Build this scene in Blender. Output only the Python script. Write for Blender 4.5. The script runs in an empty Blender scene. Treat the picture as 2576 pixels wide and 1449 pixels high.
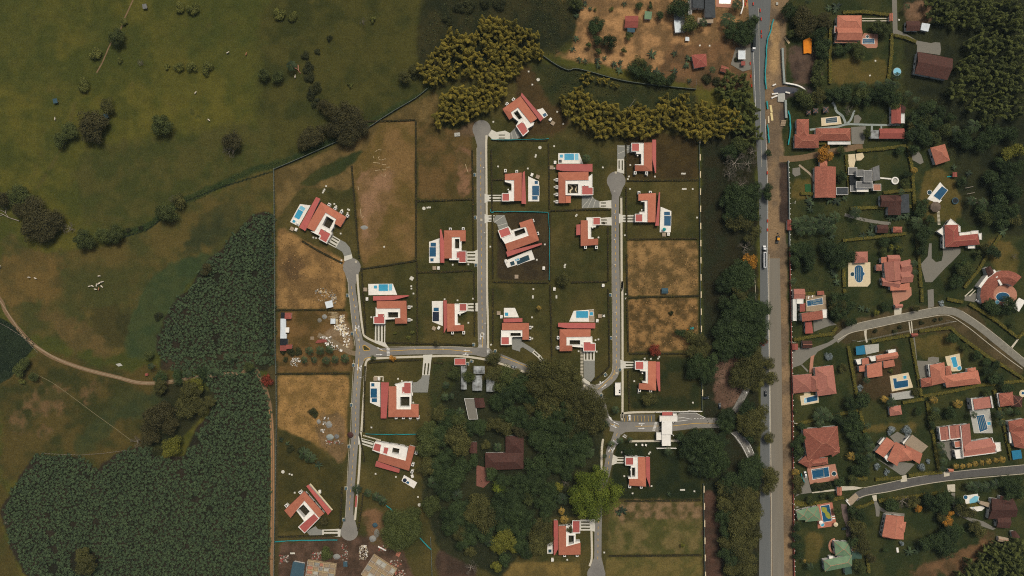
import bpy, bmesh, math, random
import numpy as np
from mathutils import Vector, Matrix
from mathutils.geometry import tessellate_polygon
R = math.radians
scene = bpy.context.scene
col = scene.collection
# ---------------------------------------------------------------- camera
K = 768.0/2576.0          # metres per photo unit at ground level
D = 500.0                 # camera height
cd = bpy.data.cameras.new('camera'); cam = bpy.data.objects.new('camera', cd); col.objects.link(cam)
cam.location = (0, 0, D); cam.rotation_euler = (0, 0, 0)
cd.sensor_width = 36.0; cd.lens = 36.0*D/768.0; cd.clip_start = 1.0; cd.clip_end = 12000
scene.camera = cam
scene.render.engine = 'CYCLES'; scene.cycles.use_denoising = False; scene.cycles.filter_width = 1.1
# ---------------------------------------------------------------- light
SUN_EL, SUN_AZ = 62.0, 25.0      # azimuth from +Y (photo top) towards +X
w = bpy.data.worlds.new('World'); scene.world = w; w.use_nodes = True
nt = w.node_tree
sky = nt.nodes.new('ShaderNodeTexSky'); sky.sky_type = 'NISHITA'; sky.sun_disc = False
sky.sun_elevation = R(SUN_EL); sky.sun_rotation = R(SUN_AZ); sky.air_density = 1.0; sky.dust_density = 8.0; sky.ozone_density = 1.0
bg = nt.nodes['Background']; bg.inputs['Strength'].default_value = 0.068
nt.links.new(sky.outputs[0], bg.inputs[0])
sl = bpy.data.lights.new('sun', 'SUN'); sl.energy = 2.05; sl.angle = R(14); sl.color = (1.0, 0.95, 0.86)
so = bpy.data.objects.new('sun', sl); col.objects.link(so)
dvec = Vector((math.sin(R(SUN_AZ))*math.cos(R(SUN_EL)), math.cos(R(SUN_AZ))*math.cos(R(SUN_EL)), math.sin(R(SUN_EL))))
so.rotation_euler = (-dvec).to_track_quat('-Z', 'Y').to_euler(); so.location = (0, 0, 300)
vs = scene.view_settings
vs.view_transform = 'Standard'; vs.look = 'None'; vs.exposure = -0.02; vs.gamma = 1.0; vs.use_curve_mapping = False
# ---------------------------------------------------------------- helpers
def lin(c):
    return tuple((x/255/12.92 if x/255 <= .04045 else ((x/255+.055)/1.055)**2.4) for x in c)
def W(p, h=0.0):
    "photo unit (2576 wide) of something at height h -> world"
    s = K*(1-h/D)
    return ((p[0]-1288)*s, (724.5-p[1])*s)
OX = OY = 0.0
def cell(rc):
    global OX, OY
    OY = int(rc[0])*362.25; OX = int(rc[1])*644.0
def P(x, y): return (OX+x/4.0, OY+y/4.0)
def pl(s):
    a = [float(t) for t in s.split()] if isinstance(s, str) else list(s)
    return [P(a[i], a[i+1]) for i in range(0, len(a), 2)]
def fl(s):
    a = [float(t) for t in s.split()]
    return [(a[i], a[i+1]) for i in range(0, len(a), 2)]
def rect(x0, y0, x1, y1): return [P(x0, y0), P(x1, y0), P(x1, y1), P(x0, y1)]
def Ws(pts, h=0.0): return [W(p, h) for p in pts]
def cen(pts): return (sum(p[0] for p in pts)/len(pts), sum(p[1] for p in pts)/len(pts))
def area2(p): return sum(p[i][0]*p[(i+1) % len(p)][1]-p[(i+1) % len(p)][0]*p[i][1] for i in range(len(p)))
def inset(poly, d):
    "offset a closed world polygon inwards by d (outwards when negative)"
    n = len(poly); sg = 1 if area2(poly) > 0 else -1; out = []
    for i in range(n):
        a, b, c = Vector(poly[i-1]), Vector(poly[i]), Vector(poly[(i+1) % n])
        e1 = (b-a); e2 = (c-b)
        if e1.length < 1e-6 or e2.length < 1e-6: out.append(tuple(b)); continue
        e1.normalize(); e2.normalize()
        n1 = Vector((-e1.y, e1.x))*sg; n2 = Vector((-e2.y, e2.x))*sg
        m = n1+n2
        if m.length < .2: m = n1
        m.normalize(); k = d/max(.4, m.dot(n1))
        out.append((b.x+m.x*k, b.y+m.y*k))
    return out
class MB:
    def __init__(s): s.v = []; s.f = []; s.mi = []
    def add(s, vs, fs, m=0):
        b = len(s.v); s.v += [tuple(x) for x in vs]; s.f += [tuple(b+i for i in f) for f in fs]; s.mi += [m]*len(fs)
    def flat(s, poly, z, m=0, holes=()):
        loops = [poly]+list(holes)
        t = tessellate_polygon([[Vector((x, y, 0)) for x, y in l] for l in loops])
        s.add([(x, y, z) for l in loops for x, y in l], [tuple(q) for q in t], m)
    def sides(s, poly, z0, z1, m=0):
        n = len(poly)
        s.add([(x, y, z0) for x, y in poly]+[(x, y, z1) for x, y in poly], [(i, (i+1) % n, n+(i+1) % n, n+i) for i in range(n)], m)
    def prism(s, poly, z0, z1, m=0, mt=None, holes=()):
        s.flat(poly, z1, m if mt is None else mt, holes); s.sides(poly, z0, z1, m)
        for h in holes: s.sides(h, z0, z1, m)
    def box(s, c, size, rz=0.0, m=0):
        x, y, z = (q/2 for q in size); ca, sa = math.cos(rz), math.sin(rz)
        v = [(c[0]+ca*a*x-sa*b*y, c[1]+sa*a*x+ca*b*y, c[2]+d*z) for d in (-1, 1) for a, b in ((-1, -1), (1, -1), (1, 1), (-1, 1))]
        s.add(v, [(3, 2, 1, 0), (4, 5, 6, 7), (0, 1, 5, 4), (1, 2, 6, 5), (2, 3, 7, 6), (3, 0, 4, 7)], m)
    def tube(s, pts, rad, n=6, m=0, cap=True):
        pts = [Vector(p) for p in pts]; rings = []
        if not hasattr(rad, '__len__'): rad = [rad]*len(pts)
        for i, p in enumerate(pts):
            t = (pts[min(i+1, len(pts)-1)]-pts[max(i-1, 0)]); t.normalize()
            u = t.orthogonal().normalized() if abs(t.z) < .99 else Vector((1, 0, 0)); u = (u-t*u.dot(t)).normalized(); q = t.cross(u)
            rings.append([p+(u*math.cos(2*math.pi*k/n)+q*math.sin(2*math.pi*k/n))*rad[i] for k in range(n)])
        vs = [x for r in rings for x in r]; fs = []
        for i in range(len(pts)-1):
            for k in range(n): fs.append((i*n+k, i*n+(k+1) % n, (i+1)*n+(k+1) % n, (i+1)*n+k))
        if cap: fs.append(tuple(range(n))[::-1]); fs.append(tuple((len(pts)-1)*n+k for k in range(n)))
        s.add(vs, fs, m)
    def ribbon(s, pts, wid, z0, z1=None, m=0):
        "flat band along world points; z1 makes it a raised bar"
        L, Rr = [], []
        n = len(pts)
        for i in range(n):
            a = Vector(pts[max(i-1, 0)]); b = Vector(pts[min(i+1, n-1)]); t = (b-a).normalized(); q = Vector((-t.y, t.x))
            ww = wid[i] if hasattr(wid, '__len__') else wid
            p = Vector(pts[i]); L.append(tuple(p+q*ww/2)); Rr.append(tuple(p-q*ww/2))
        zt = z0 if z1 is None else z1
        s.add([(x, y, zt) for x, y in L]+[(x, y, zt) for x, y in Rr], [(i, n+i, n+i+1, i+1) for i in range(n-1)], m)
        if z1 is not None:
            s.sides(L+Rr[::-1], z0, z1, m)
    def mesh(s, name, mats, base=(0, 0, 0)):
        me = bpy.data.meshes.new(name)
        me.from_pydata([(x-base[0], y-base[1], z-base[2]) for x, y, z in s.v], [], s.f)
        for m in (mats if isinstance(mats, (list, tuple)) else [mats]): me.materials.append(m)
        if any(s.mi): me.polygons.foreach_set('material_index', s.mi)
        me.update(); return me
def link(name, me, parent=None, loc=(0, 0, 0)):
    o = bpy.data.objects.new(name, me); col.objects.link(o); o.location = loc
    if parent is not None: o.parent = parent
    return o
def empty(name, loc, rz=0.0):
    o = bpy.data.objects.new(name, None); col.objects.link(o); o.location = loc; o.rotation_euler = (0, 0, rz); o.empty_display_size = .5
    return o
def tag(o, label=None, cat=None, group=None, kind=None):
    if label: o['label'] = label
    if cat: o['category'] = cat
    if group: o['group'] = group
    if kind: o['kind'] = kind
    return o
def single(name, mb, mats, label, cat, group=None, loc=None):
    xs = [v[0] for v in mb.v]; ys = [v[1] for v in mb.v]
    b = loc or ((min(xs)+max(xs))/2, (min(ys)+max(ys))/2, 0)
    o = link(name, mb.mesh(name, mats, b), None, b)
    return tag(o, label, cat, group)
def part(name, mb, mats, parent, base):
    return link(name, mb.mesh(name, mats, base), parent)
def struct(name, mb, mats):
    return tag(link(name, mb.mesh(name, mats)), kind='structure')
_z = {'path': .02, 'road': .05, 'drive': .09, 'mark': .16}
def nz(layer, step=.0025):
    _z[layer] += step; return _z[layer]
# ---- labels that tell each repeat apart by its nearest landmark
LM = []; PEND = []
def landmark(name, f): LM.append((name, f[0], f[1]))
def ask(o, desc, f, cat, group=None, short=None):
    PEND.append((o, desc, f)); tag(o, None, cat, group); return o
DIRS = ['right of', 'upper right of', 'above', 'upper left of', 'left of', 'lower left of', 'below', 'lower right of']
ORD = ['closest', 'second closest', 'third closest', 'fourth closest', 'fifth closest', 'sixth closest', 'seventh closest', 'eighth closest', 'ninth closest', 'tenth closest', 'eleventh closest', 'twelfth closest', 'thirteenth closest', 'fourteenth closest', 'fifteenth closest', 'sixteenth closest', 'seventeenth closest', 'eighteenth closest']
def settle_labels():
    buck = {}
    for o, desc, f in PEND:
        c = sorted(LM, key=lambda l: math.hypot(l[1]-f[0], l[2]-f[1]))
        l = c[0] if math.hypot(c[0][1]-f[0], c[0][2]-f[1]) > 3 else c[1]
        dx, dy = f[0]-l[1], l[2]-f[1]
        k = int(round(math.degrees(math.atan2(dy, dx))/45.0)) % 8
        buck.setdefault((desc, DIRS[k], l[0]), []).append((math.hypot(dx, dy), o))
    for (desc, d, l), lst in buck.items():
        lst.sort(key=lambda t: t[0])
        for i, (_, o) in enumerate(lst):
            pre = '' if len(lst) == 1 else ORD[min(i, 17)]+' '
            o['label'] = f'{pre}{desc} {d} the {l}'
# ---------------------------------------------------------------- materials
def new_mat(name):
    m = bpy.data.materials.new(name); m.use_nodes = True
    n = m.node_tree.nodes; b = n['Principled BSDF']
    return m, m.node_tree, b
def mat(name, c, c2=None, scale=.5, rough=.85, spec=.25, detail=5.0, bump=0.0, world=True, bias=.5, c3=None, scale3=.05, vary=0.0, streak=False):
    m, t, b = new_mat(name); n, l = t.nodes, t.links
    b.inputs['Roughness'].default_value = rough; b.inputs['Specular IOR Level'].default_value = spec
    a = lin(c); a2 = lin(c2) if c2 else tuple(x*.8 for x in a)
    if world: g = n.new('ShaderNodeNewGeometry'); out = g.outputs['Position']
    else: g = n.new('ShaderNodeTexCoord'); out = g.outputs['Object']
    if streak:
        mp = n.new('ShaderNodeMapping'); mp.inputs['Scale'].default_value = (1.0, .04, 1.0); l.new(out, mp.inputs['Vector']); out = mp.outputs[0]
    def nz_(sc, dt):
        q = n.new('ShaderNodeTexNoise'); q.inputs['Scale'].default_value = sc; q.inputs['Detail'].default_value = dt; q.inputs['Roughness'].default_value = .65
        l.new(out, q.inputs['Vector'])
        r = n.new('ShaderNodeMapRange'); r.inputs[1].default_value = bias-.2; r.inputs[2].default_value = bias+.2
        l.new(q.outputs['Fac'], r.inputs[0]); return q, r.outputs[0]
    def mix(fac, A, B):
        x = n.new('ShaderNodeMix'); x.data_type = 'RGBA'; l.new(fac, x.inputs[0])
        for i, s in ((6, A), (7, B)):
            if isinstance(s, tuple): x.inputs[i].default_value = (*s, 1)
            else: l.new(s, x.inputs[i])
        return x.outputs[2]
    q, fac = nz_(scale, detail)
    c_ = mix(fac, a, a2)
    if c3:
        q3, f3 = nz_(scale3, 3.0); c_ = mix(f3, c_, lin(c3))
    if vary:
        oi = n.new('ShaderNodeObjectInfo'); r = n.new('ShaderNodeMapRange'); r.inputs[3].default_value = 1-vary; r.inputs[4].default_value = 1+vary; l.new(oi.outputs['Random'], r.inputs[0])
        v = n.new('ShaderNodeVectorMath'); v.operation = 'SCALE'; l.new(c_, v.inputs[0]); l.new(r.outputs[0], v.inputs['Scale']); c_ = v.outputs[0]
    l.new(c_, b.inputs['Base Color'])
    if bump:
        bp = n.new('ShaderNodeBump'); bp.inputs['Strength'].default_value = bump; bp.inputs['Distance'].default_value = .1
        l.new(q.outputs['Fac'], bp.inputs['Height']); l.new(bp.outputs[0], b.inputs['Normal'])
    return m
def tile_mat(name, c, c2, stain=None, ang=0.0, amt=.35):
    "clay pantiles: courses of narrow tiles with weathered patches"
    m = mat(name, c, c2, .9, .8, .2, 6.0, c3=stain, scale3=.12, vary=.14) if stain else mat(name, c, c2, .45, .8, .2, 6.0, vary=.12)
    t = m.node_tree; n, l = t.nodes, t.links; b = n['Principled BSDF']
    g = n.new('ShaderNodeNewGeometry'); br = n.new('ShaderNodeTexBrick')
    mp = n.new('ShaderNodeMapping'); mp.inputs['Rotation'].default_value = (0, 0, ang); l.new(g.outputs['Position'], mp.inputs['Vector']); l.new(mp.outputs[0], br.inputs['Vector'])
    br.inputs['Scale'].default_value = 1.0; br.inputs['Brick Width'].default_value = .8; br.inputs['Row Height'].default_value = .45; br.inputs['Mortar Size'].default_value = .03
    br.inputs['Color1'].default_value = (1, 1, 1, 1); br.inputs['Color2'].default_value = (1-amt, 1-amt, 1-amt, 1); br.inputs['Mortar'].default_value = (.55, .5, .5, 1)
    src = b.inputs['Base Color'].links[0].from_socket
    x = n.new('ShaderNodeMix'); x.data_type = 'RGBA'; x.blend_type = 'MULTIPLY'; x.inputs[0].default_value = .8
    l.new(src, x.inputs[6]); l.new(br.outputs['Color'], x.inputs[7]); l.new(x.outputs[2], b.inputs['Base Color'])
    return m
def leaf_mat(name, dark, light):
    m, t, b = new_mat(name); n, l = t.nodes, t.links
    b.inputs['Roughness'].default_value = .7; b.inputs['Specular IOR Level'].default_value = .2
    a = n.new('ShaderNodeAttribute'); a.attribute_name = 'tint'
    oi = n.new('ShaderNodeObjectInfo')
    ad = n.new('ShaderNodeMath'); ad.operation = 'MULTIPLY_ADD'; ad.inputs[1].default_value = .35; l.new(oi.outputs['Random'], ad.inputs[0]); l.new(a.outputs['Fac'], ad.inputs[2])
    su = n.new('ShaderNodeMath'); su.operation = 'SUBTRACT'; su.inputs[1].default_value = .17; su.use_clamp = True; l.new(ad.outputs[0], su.inputs[0])
    x = n.new('ShaderNodeMix'); x.data_type = 'RGBA'; x.inputs[6].default_value = (*lin(dark), 1); x.inputs[7].default_value = (*lin(light), 1)
    l.new(su.outputs[0], x.inputs[0]); l.new(x.outputs[2], b.inputs['Base Color'])
    return m
M = {}
M['white'] = mat('white_render', (238, 235, 224), (218, 214, 202), .3, vary=.04)
M['deck'] = mat('pale_deck', (236, 232, 220), (214, 209, 196), .4, vary=.04)
M['wall'] = mat('white_wall', (222, 220, 212), (196, 194, 186), .3)
M['tile'] = tile_mat('orange_tile', (188, 119, 92), (174, 104, 79), None, 0, .1)
M['tile2'] = tile_mat('orange_tile_turned', (188, 119, 92), (174, 104, 79), None, R(33), .1)
M['crim'] = mat('crimson_sheet', (176, 91, 82), (162, 82, 75), .3, .6, vary=.12)
M['clay'] = tile_mat('terracotta_tile', (194, 126, 100), (176, 110, 88), None, .1, .25)
M['pink'] = tile_mat('pink_tile', (186, 126, 108), (160, 100, 86), (170, 112, 96), .12, .25)
M['oldred'] = tile_mat('weathered_red_tile', (182, 112, 90), (138, 84, 68), (154, 92, 74), .05, .45)
M['brown'] = tile_mat('dark_brown_tile', (98, 62, 52), (66, 44, 38), (80, 54, 46), .1, .4)
M['redbrown'] = tile_mat('red_brown_tile', (160, 88, 76), (138, 74, 64), None, .1, .2)
M['green'] = mat('green_sheet', (112, 138, 104), (92, 118, 90), .25, .7)
M['dgreen'] = mat('dark_green_sheet', (62, 88, 74), (48, 70, 60), .4, .7)
M['grey'] = mat('grey_sheet', (124, 124, 120), (98, 98, 96), .5)
M['dgrey'] = mat('dark_grey_sheet', (70, 74, 76), (52, 56, 58), .5)
M['black'] = mat('black_sheet', (34, 38, 42), (26, 28, 32), .5)
M['tin'] = mat('worn_tin', (170, 174, 172), (60, 58, 48), .25, .6, bias=.52)
M['tinw'] = mat('white_tin', (214, 222, 222), (190, 198, 200), .5, .5)
M['ridge'] = mat('ridge_mortar', (196, 138, 110), (176, 120, 96), .5)
M['gutter'] = mat('gutter_dark', (74, 44, 38), (56, 36, 32), .5)
M['glass'] = mat('dark_glass', (40, 48, 54), (30, 38, 44), .3, .15, .5)
M['soilbr'] = mat('courtyard_soil', (56, 46, 34), (40, 42, 24), .7)
M['asph'] = mat('asphalt', (120, 117, 110), (104, 101, 95), .5, .9, c3=(134, 130, 120), scale3=.035)
M['asph2'] = mat('old_asphalt', (106, 108, 105), (84, 88, 88), .55, .9, c3=(96, 98, 95), scale3=.03, streak=True)
M['conc'] = mat('new_carriageway', (120, 117, 107), (102, 100, 92), .45, .9, c3=(122, 113, 96), scale3=.05, streak=True)
M['gravel'] = mat('gravel', (128, 124, 112), (108, 106, 98), 1.4, .95, c3=(116, 112, 100), scale3=.06)
M['paver'] = mat('grey_paver', (136, 136, 126), (122, 122, 114), 1.2)
M['walk'] = mat('concrete_walk', (200, 192, 170), (182, 174, 152), .5)
M['apron'] = mat('concrete_apron', (206, 202, 186), (190, 186, 170), .5)
M['dirt'] = mat('dirt_track', (128, 104, 76), (104, 84, 60), .5, .95)
M['palew'] = mat('pale_path', (150, 158, 150), (128, 136, 130), .8)
M['ywl'] = mat('yellow_paint', (206, 164, 66), (190, 150, 60), 1.0)
M['wht'] = mat('white_paint', (226, 224, 214), (204, 202, 194), 1.0)
M['slot'] = mat('grass_slot', (66, 62, 30), (50, 48, 24), 1.5)
M['ten'] = mat('brown_deck', (164, 146, 122), (146, 130, 108), .8)
M['pterr'] = mat('pink_terrace', (178, 126, 102), (160, 112, 90), .8)
M['cream'] = mat('cream_terrace', (214, 198, 162), (196, 180, 146), .6)
M['gterr'] = mat('grey_terrace', (178, 176, 164), (158, 158, 148), .8)
M['teal'] = mat('teal_net', (42, 150, 150), (34, 128, 130), .6)
M['blue'] = mat('blue_tarp', (40, 120, 150), (34, 104, 134), .5)
M['steel'] = mat('blue_grey_sheet', (62, 88, 98), (52, 76, 86), .3)
M['orange'] = mat('orange_tarp', (226, 138, 30), (204, 116, 24), .4)
M['red'] = mat('red_plastic', (206, 66, 46), (190, 58, 42), 1.0)
M['yel'] = mat('yellow_metal', (222, 160, 50), (200, 140, 44), 1.0)
M['wood'] = mat('raw_timber', (196, 176, 136), (160, 140, 106), 1.0)
M['bark'] = mat('bark', (84, 72, 58), (60, 50, 40), 1.2, world=False)
M['palebark'] = mat('pale_bark', (170, 160, 144), (140, 130, 116), 1.2, world=False)
M['tanbox'] = mat('tan_box', (156, 138, 112), (142, 124, 100), 1.0)
M['rub'] = mat('rubble', (190, 182, 166), (128, 112, 96), 1.5)
M['sand'] = mat('grey_sand', (146, 146, 138), (126, 126, 120), .8)
M['fen'] = mat('mesh_fence', (96, 104, 94), (74, 84, 76), .8)
M['curb'] = mat('kerb', (186, 178, 156), (166, 158, 138), .6)
def water(name, c, c2):
    return mat(name, c, c2, .25, .08, .35)
WA = {'T': water('turquoise_water', (64, 156, 184), (52, 142, 174)), 'B': water('blue_water', (32, 88, 118), (24, 70, 100)), 'L': water('pale_water', (128, 190, 206), (112, 178, 198)),
      'D': water('dark_teal_water', (30, 64, 74), (24, 54, 64)), 'G': water('green_water', (62, 112, 84), (54, 100, 76)), 'S': water('black_blue_water', (36, 44, 60), (28, 36, 50))}
# ---------------------------------------------------------------- ground
RNG = np.random.default_rng(7)
def vnoise(X, Y, scale, seed, octv=3):
    out = np.zeros_like(X); amp = 1.0; tot = 0
    for o in range(octv):
        r = np.random.default_rng(seed*31+o); L = r.random((256, 256))
        x = X/scale+1000.5; y = Y/scale+1000.5; xi = np.floor(x).astype(int); yi = np.floor(y).astype(int)
        fx = x-xi; fy = y-yi; fx = fx*fx*(3-2*fx); fy = fy*fy*(3-2*fy)
        a = L[xi % 256, yi % 256]; b_ = L[(xi+1) % 256, yi % 256]; c = L[xi % 256, (yi+1) % 256]; d = L[(xi+1) % 256, (yi+1) % 256]
        out += amp*((a*(1-fx)+b_*fx)*(1-fy)+(c*(1-fx)+d*fx)*fy); tot += amp; amp *= .55; scale *= .5
    return out/tot
GXM, GYM = 540, 360
gx = np.arange(-GXM, GXM+1, 1.0); gy = np.arange(-GYM, GYM+1, 1.0)
GX, GY = np.meshgrid(gx, gy, indexing='ij')
N1 = vnoise(GX, GY, 9, 1, 4); N2 = vnoise(GX, GY, 30, 2, 4); N3 = vnoise(GX, GY, 3.5, 3, 2)
def sm(x, a, b): t = np.clip((x-a)/(b-a), 0, 1); return t*t*(3-2*t)
def inside(poly, X, Y):
    r = np.zeros(X.shape, bool); n = len(poly)
    for i in range(n):
        (x1, y1), (x2, y2) = poly[i], poly[(i+1) % n]
        if y1 == y2: continue
        r ^= ((y1 > Y) != (y2 > Y)) & (X < (x2-x1)*(Y-y1)/(y2-y1)+x1)
    return r
def blur(A, r):
    for ax in (0, 1):
        for _ in range(2):
            p = np.pad(A, [(r+1, r) if i == ax else (0, 0) for i in range(2)], mode='edge'); c = np.cumsum(p, axis=ax)
            A = (np.take(c, range(2*r+1, c.shape[ax]), ax)-np.take(c, range(0, c.shape[ax]-2*r-1), ax))/(2*r+1)
    return A
def L3(c): return np.array(lin(c))*1.03
GC = np.zeros(GX.shape+(3,))
def tone(c1, c2, n, lo=.32, hi=.68):
    f = sm(n, lo, hi)[..., None]; return L3(c1)*(1-f)+L3(c2)*f
GC[:] = tone((62, 66, 26), (84, 80, 31), N2*.5+N1*.5)
# wide drift of green and straw over the pasture
f = sm(vnoise(GX, GY, 80, 5, 3), .4, .65)[..., None]; GC[:] = GC*(1-.45*f)+.45*f*L3((56, 63, 28))
def paint(poly, c1, c2, soft=2, wob=.35, scale=None, strength=1.0):
    poly = [W(p) for p in poly]
    xs = [p[0] for p in poly]; ys = [p[1] for p in poly]; mg = 4*soft+6
    i0 = max(0, int(min(xs)-mg+GXM)); i1 = min(len(gx), int(max(xs)+mg+GXM+1)); j0 = max(0, int(min(ys)-mg+GYM)); j1 = min(len(gy), int(max(ys)+mg+GYM+1))
    if i1 <= i0 or j1 <= j0: return
    S = np.s_[i0:i1, j0:j1]
    m = inside(poly, GX[S], GY[S]).astype(float)
    if soft > 0: m = blur(m, soft)
    a = sm(m+(N1[S]-.5)*wob*2+(N3[S]-.5)*wob, .3, .7)*np.where(m > .002, 1, 0)*strength
    n = N1[S] if scale is None else vnoise(GX[S], GY[S], scale, 11, 4)
    GC[S] = GC[S]*(1-a[..., None])+tone(c1, c2, n)*a[..., None]
def band(pts, wid, c1, c2, soft=1, wob=.3, strength=1.0):
    L, Rr = [], []
    for i in range(len(pts)):
        a = Vector(pts[max(i-1, 0)]); b = Vector(pts[min(i+1, len(pts)-1)]); t = (b-a).normalized(); q = Vector((-t.y, t.x))*wid/2
        p = Vector(pts[i]); L.append(tuple(p+q)); Rr.append(tuple(p-q))
    paint(L+Rr[::-1], c1, c2, soft, wob, None, strength)
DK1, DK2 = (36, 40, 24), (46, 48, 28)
LAWN1, LAWN2 = (60, 58, 28), (78, 71, 35)
TAN1, TAN2 = (142, 110, 66), (106, 83, 50)
def smooth_(pts, n=6):
    p = [Vector(q) for q in pts]; p = [p[0]*2-p[1]]+p+[p[-1]*2-p[-2]]; out = []
    for i in range(1, len(p)-2):
        for k in range(n):
            t = k/n; out.append(tuple(.5*((2*p[i])+(p[i+1]-p[i-1])*t+(2*p[i-1]-5*p[i]+4*p[i+1]-p[i+2])*t*t+(3*p[i]-p[i-1]-3*p[i+1]+p[i+2])*t**3)))
    return out+[tuple(p[-2])]
# pasture
paint(fl('660 -40 1500 -40 1500 120 1060 250 940 320 900 330 800 400 640 440'), (52, 55, 25), (67, 65, 29), 14, .25, 14)
paint(fl('1060 -40 1500 -40 1430 130 1380 130 1050 190'), (34, 38, 22), (50, 48, 26), 6, .3)
paint(fl('180 380 690 300 690 440 480 500 330 600 200 560'), (58, 62, 28), (70, 68, 32), 10, .3)
paint(fl('0 560 90 640 270 620 480 505 690 425 690 535 560 620 470 700 400 830 300 900 60 840 0 760'), (82, 72, 36), (62, 63, 31), 5, .35, 16)
paint(fl('0 620 160 640 160 760 0 770'), (94, 77, 40), (78, 68, 36), 8, .4, 12)
paint(fl('60 760 260 830 300 905 180 880'), (90, 75, 42), (78, 68, 37), 6, .4)
paint(fl('205 790 340 770 330 880 280 870'), (52, 52, 27), (62, 58, 29), 6, .4)
paint(fl('520 530 610 500 600 580 500 640 440 660 470 590'), (50, 54, 30), (64, 62, 32), 5, .4)
paint(fl('330 790 380 690 480 640 560 630 470 720 410 820 395 900 310 905'), (50, 62, 35), (58, 66, 36), 4, .35)
paint(fl('0 960 100 870 300 930 390 920 500 960 430 1100 380 1130 280 1180 150 1140 60 1180 0 1260'), (52, 54, 26), (76, 66, 32), 6, .35, 12)
for q in ('70 1000 150 960 160 1020 90 1060', '20 1060 60 1040 80 1080 30 1100', '190 1010 270 940 230 1040', '250 1040 310 1020 300 1090', '60 1080 140 1060 120 1120'): paint(fl(q), (98, 78, 50), (66, 62, 32), 5, .6, 6)
paint(fl('180 1120 300 990 420 980 440 1040 300 1060 200 1160'), (50, 57, 32), (60, 62, 32), 5, .4)
paint(fl('-20 1200 30 1240 0 1320 60 1460 -30 1460'), (62, 60, 28), (72, 64, 30), 4, .3)
paint(fl('690 1440 1766 1440 1766 1960 690 1960'), (62, 60, 30), (88, 74, 40), 6, .4, 20)
paint(fl('1100 -500 1900 -500 1900 -10 1440 -10 1100 -30'), (52, 54, 26), (84, 72, 38), 8, .4, 20)
for s_, w_ in (('130 60 60 180 110 330 80 460', 3), ('364 20 430 60 560 62 700 55', 2), ('370 25 480 150 640 210 720 200', 2), ('190 250 160 360 90 480', 8), ('215 240 180 350 112 470', 3), ('420 360 560 330 700 380', 2), ('330 200 420 260 440 350', 2), ('700 190 640 260 660 340', 2)):
    band(smooth_(fl(s_)), w_, (88, 80, 42), (72, 66, 34), 1, .5, .5)
rp_ = random.Random(21)
for _ in range(120):
    x_, y_ = rp_.uniform(0, 1000), rp_.uniform(0, 560)
    if y_ > 560-.42*x_+60: continue
    q_ = [(x_+rp_.uniform(4, 16)*math.cos(k*.9), y_+rp_.uniform(3, 12)*math.sin(k*.9)) for k in range(7)]
    c_ = rp_.choice((((52, 60, 26), (60, 64, 28)), ((92, 82, 38), (80, 74, 34)), ((46, 54, 25), (58, 60, 28))))
    paint(q_, c_[0], c_[1], 3, .7, None, rp_.uniform(.3, .75))
# ditch with rank grass under the perimeter mesh
band(fl('300 590 370 570 440 515 480 498 560 462 640 425 690 415 760 390 860 345 925 315 1000 270 1060 240 1090 215'), 16, (36, 50, 26), (50, 58, 28), 2, .35)
band(fl('300 600 370 578 470 505 560 470 690 430'), 4, (26, 34, 24), (32, 38, 24), 0, .3)
# estate
EST = fl('690 426 800 385 925 318 1010 270 1090 220 1300 150 1420 190 1560 225 1755 240 1768 1460 690 1460')
paint(EST, LAWN1, LAWN2, 1, .15)
paint(EST, (46, 50, 24), (80, 70, 37), 1, .15, 22, .55)
paint(fl('692 430 800 390 900 340 1000 280 1100 230 1110 300 1050 350 900 420 885 480 760 470 692 560'), (104, 86, 50), (80, 68, 38), 2, .3)
paint(fl('745 470 800 425 905 375 925 385 860 435 790 465'), (44, 52, 26), (56, 58, 28), 2, .3)
paint(fl('888 420 960 310 1045 300 1046 655 915 675 905 640'), (112, 88, 52), (90, 75, 38), 2, .3, 12)
paint(fl('900 430 1000 420 960 560 920 640 905 560'), (132, 102, 74), (106, 84, 52), 4, .5)
paint(fl('1050 300 1188 340 1188 500 1050 500'), (94, 74, 42), (72, 62, 32), 2, .3, 10)
paint(fl('1150 360 1188 380 1188 500 1150 490'), (120, 90, 64), (84, 70, 40), 3, .6)
paint(fl('696 565 760 600 870 655 868 778 696 778'), TAN1, TAN2, 2, .3, 8)
paint(fl('706 660 760 640 750 720 710 700'), (70, 56, 36), (92, 72, 46), 5, .5)
paint(fl('696 782 872 782 890 935 696 938'), (104, 80, 46), (76, 62, 32), 2, .3, 9)
paint(fl('800 840 870 800 895 885 860 890 830 860'), (128, 108, 82), (112, 92, 64), 3, .4)
paint(fl('697 945 878 944 870 1165 790 1115 697 1075'), (142, 110, 64), (114, 90, 50), 2, .25, 6)
paint(fl('800 1040 872 1040 868 1180 800 1110'), (120, 96, 66), (98, 80, 52), 3, .5)
paint(fl('700 1078 790 1120 866 1200 860 1330 700 1340'), (54, 52, 25), (66, 60, 28), 2, .2)
paint(fl('1579 606 1756 604 1757 742 1579 745'), (136, 107, 66), (88, 72, 42), 1, .3, 5)
paint(fl('1580 752 1757 748 1757 880 1582 886'), (138, 106, 64), (78, 63, 36), 1, .3, 4)
paint(fl('1575 330 1757 345 1757 450 1575 450'), (56, 46, 26), (66, 54, 28), 2, .2)
paint(fl('1250 535 1383 535 1383 705 1250 705'), (52, 44, 30), (64, 54, 34), 2, .3)
paint(fl('1300 170 1400 180 1430 330 1290 350'), (58, 48, 28), (70, 56, 32), 4, .3)
paint(fl('1180 300 1215 310 1195 350 1130 340'), (96, 78, 56), (76, 64, 40), 3, .4)
paint(fl('1585 900 1764 895 1764 1030 1585 1030'), (38, 44, 22), (54, 52, 26), 2, .3)
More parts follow.
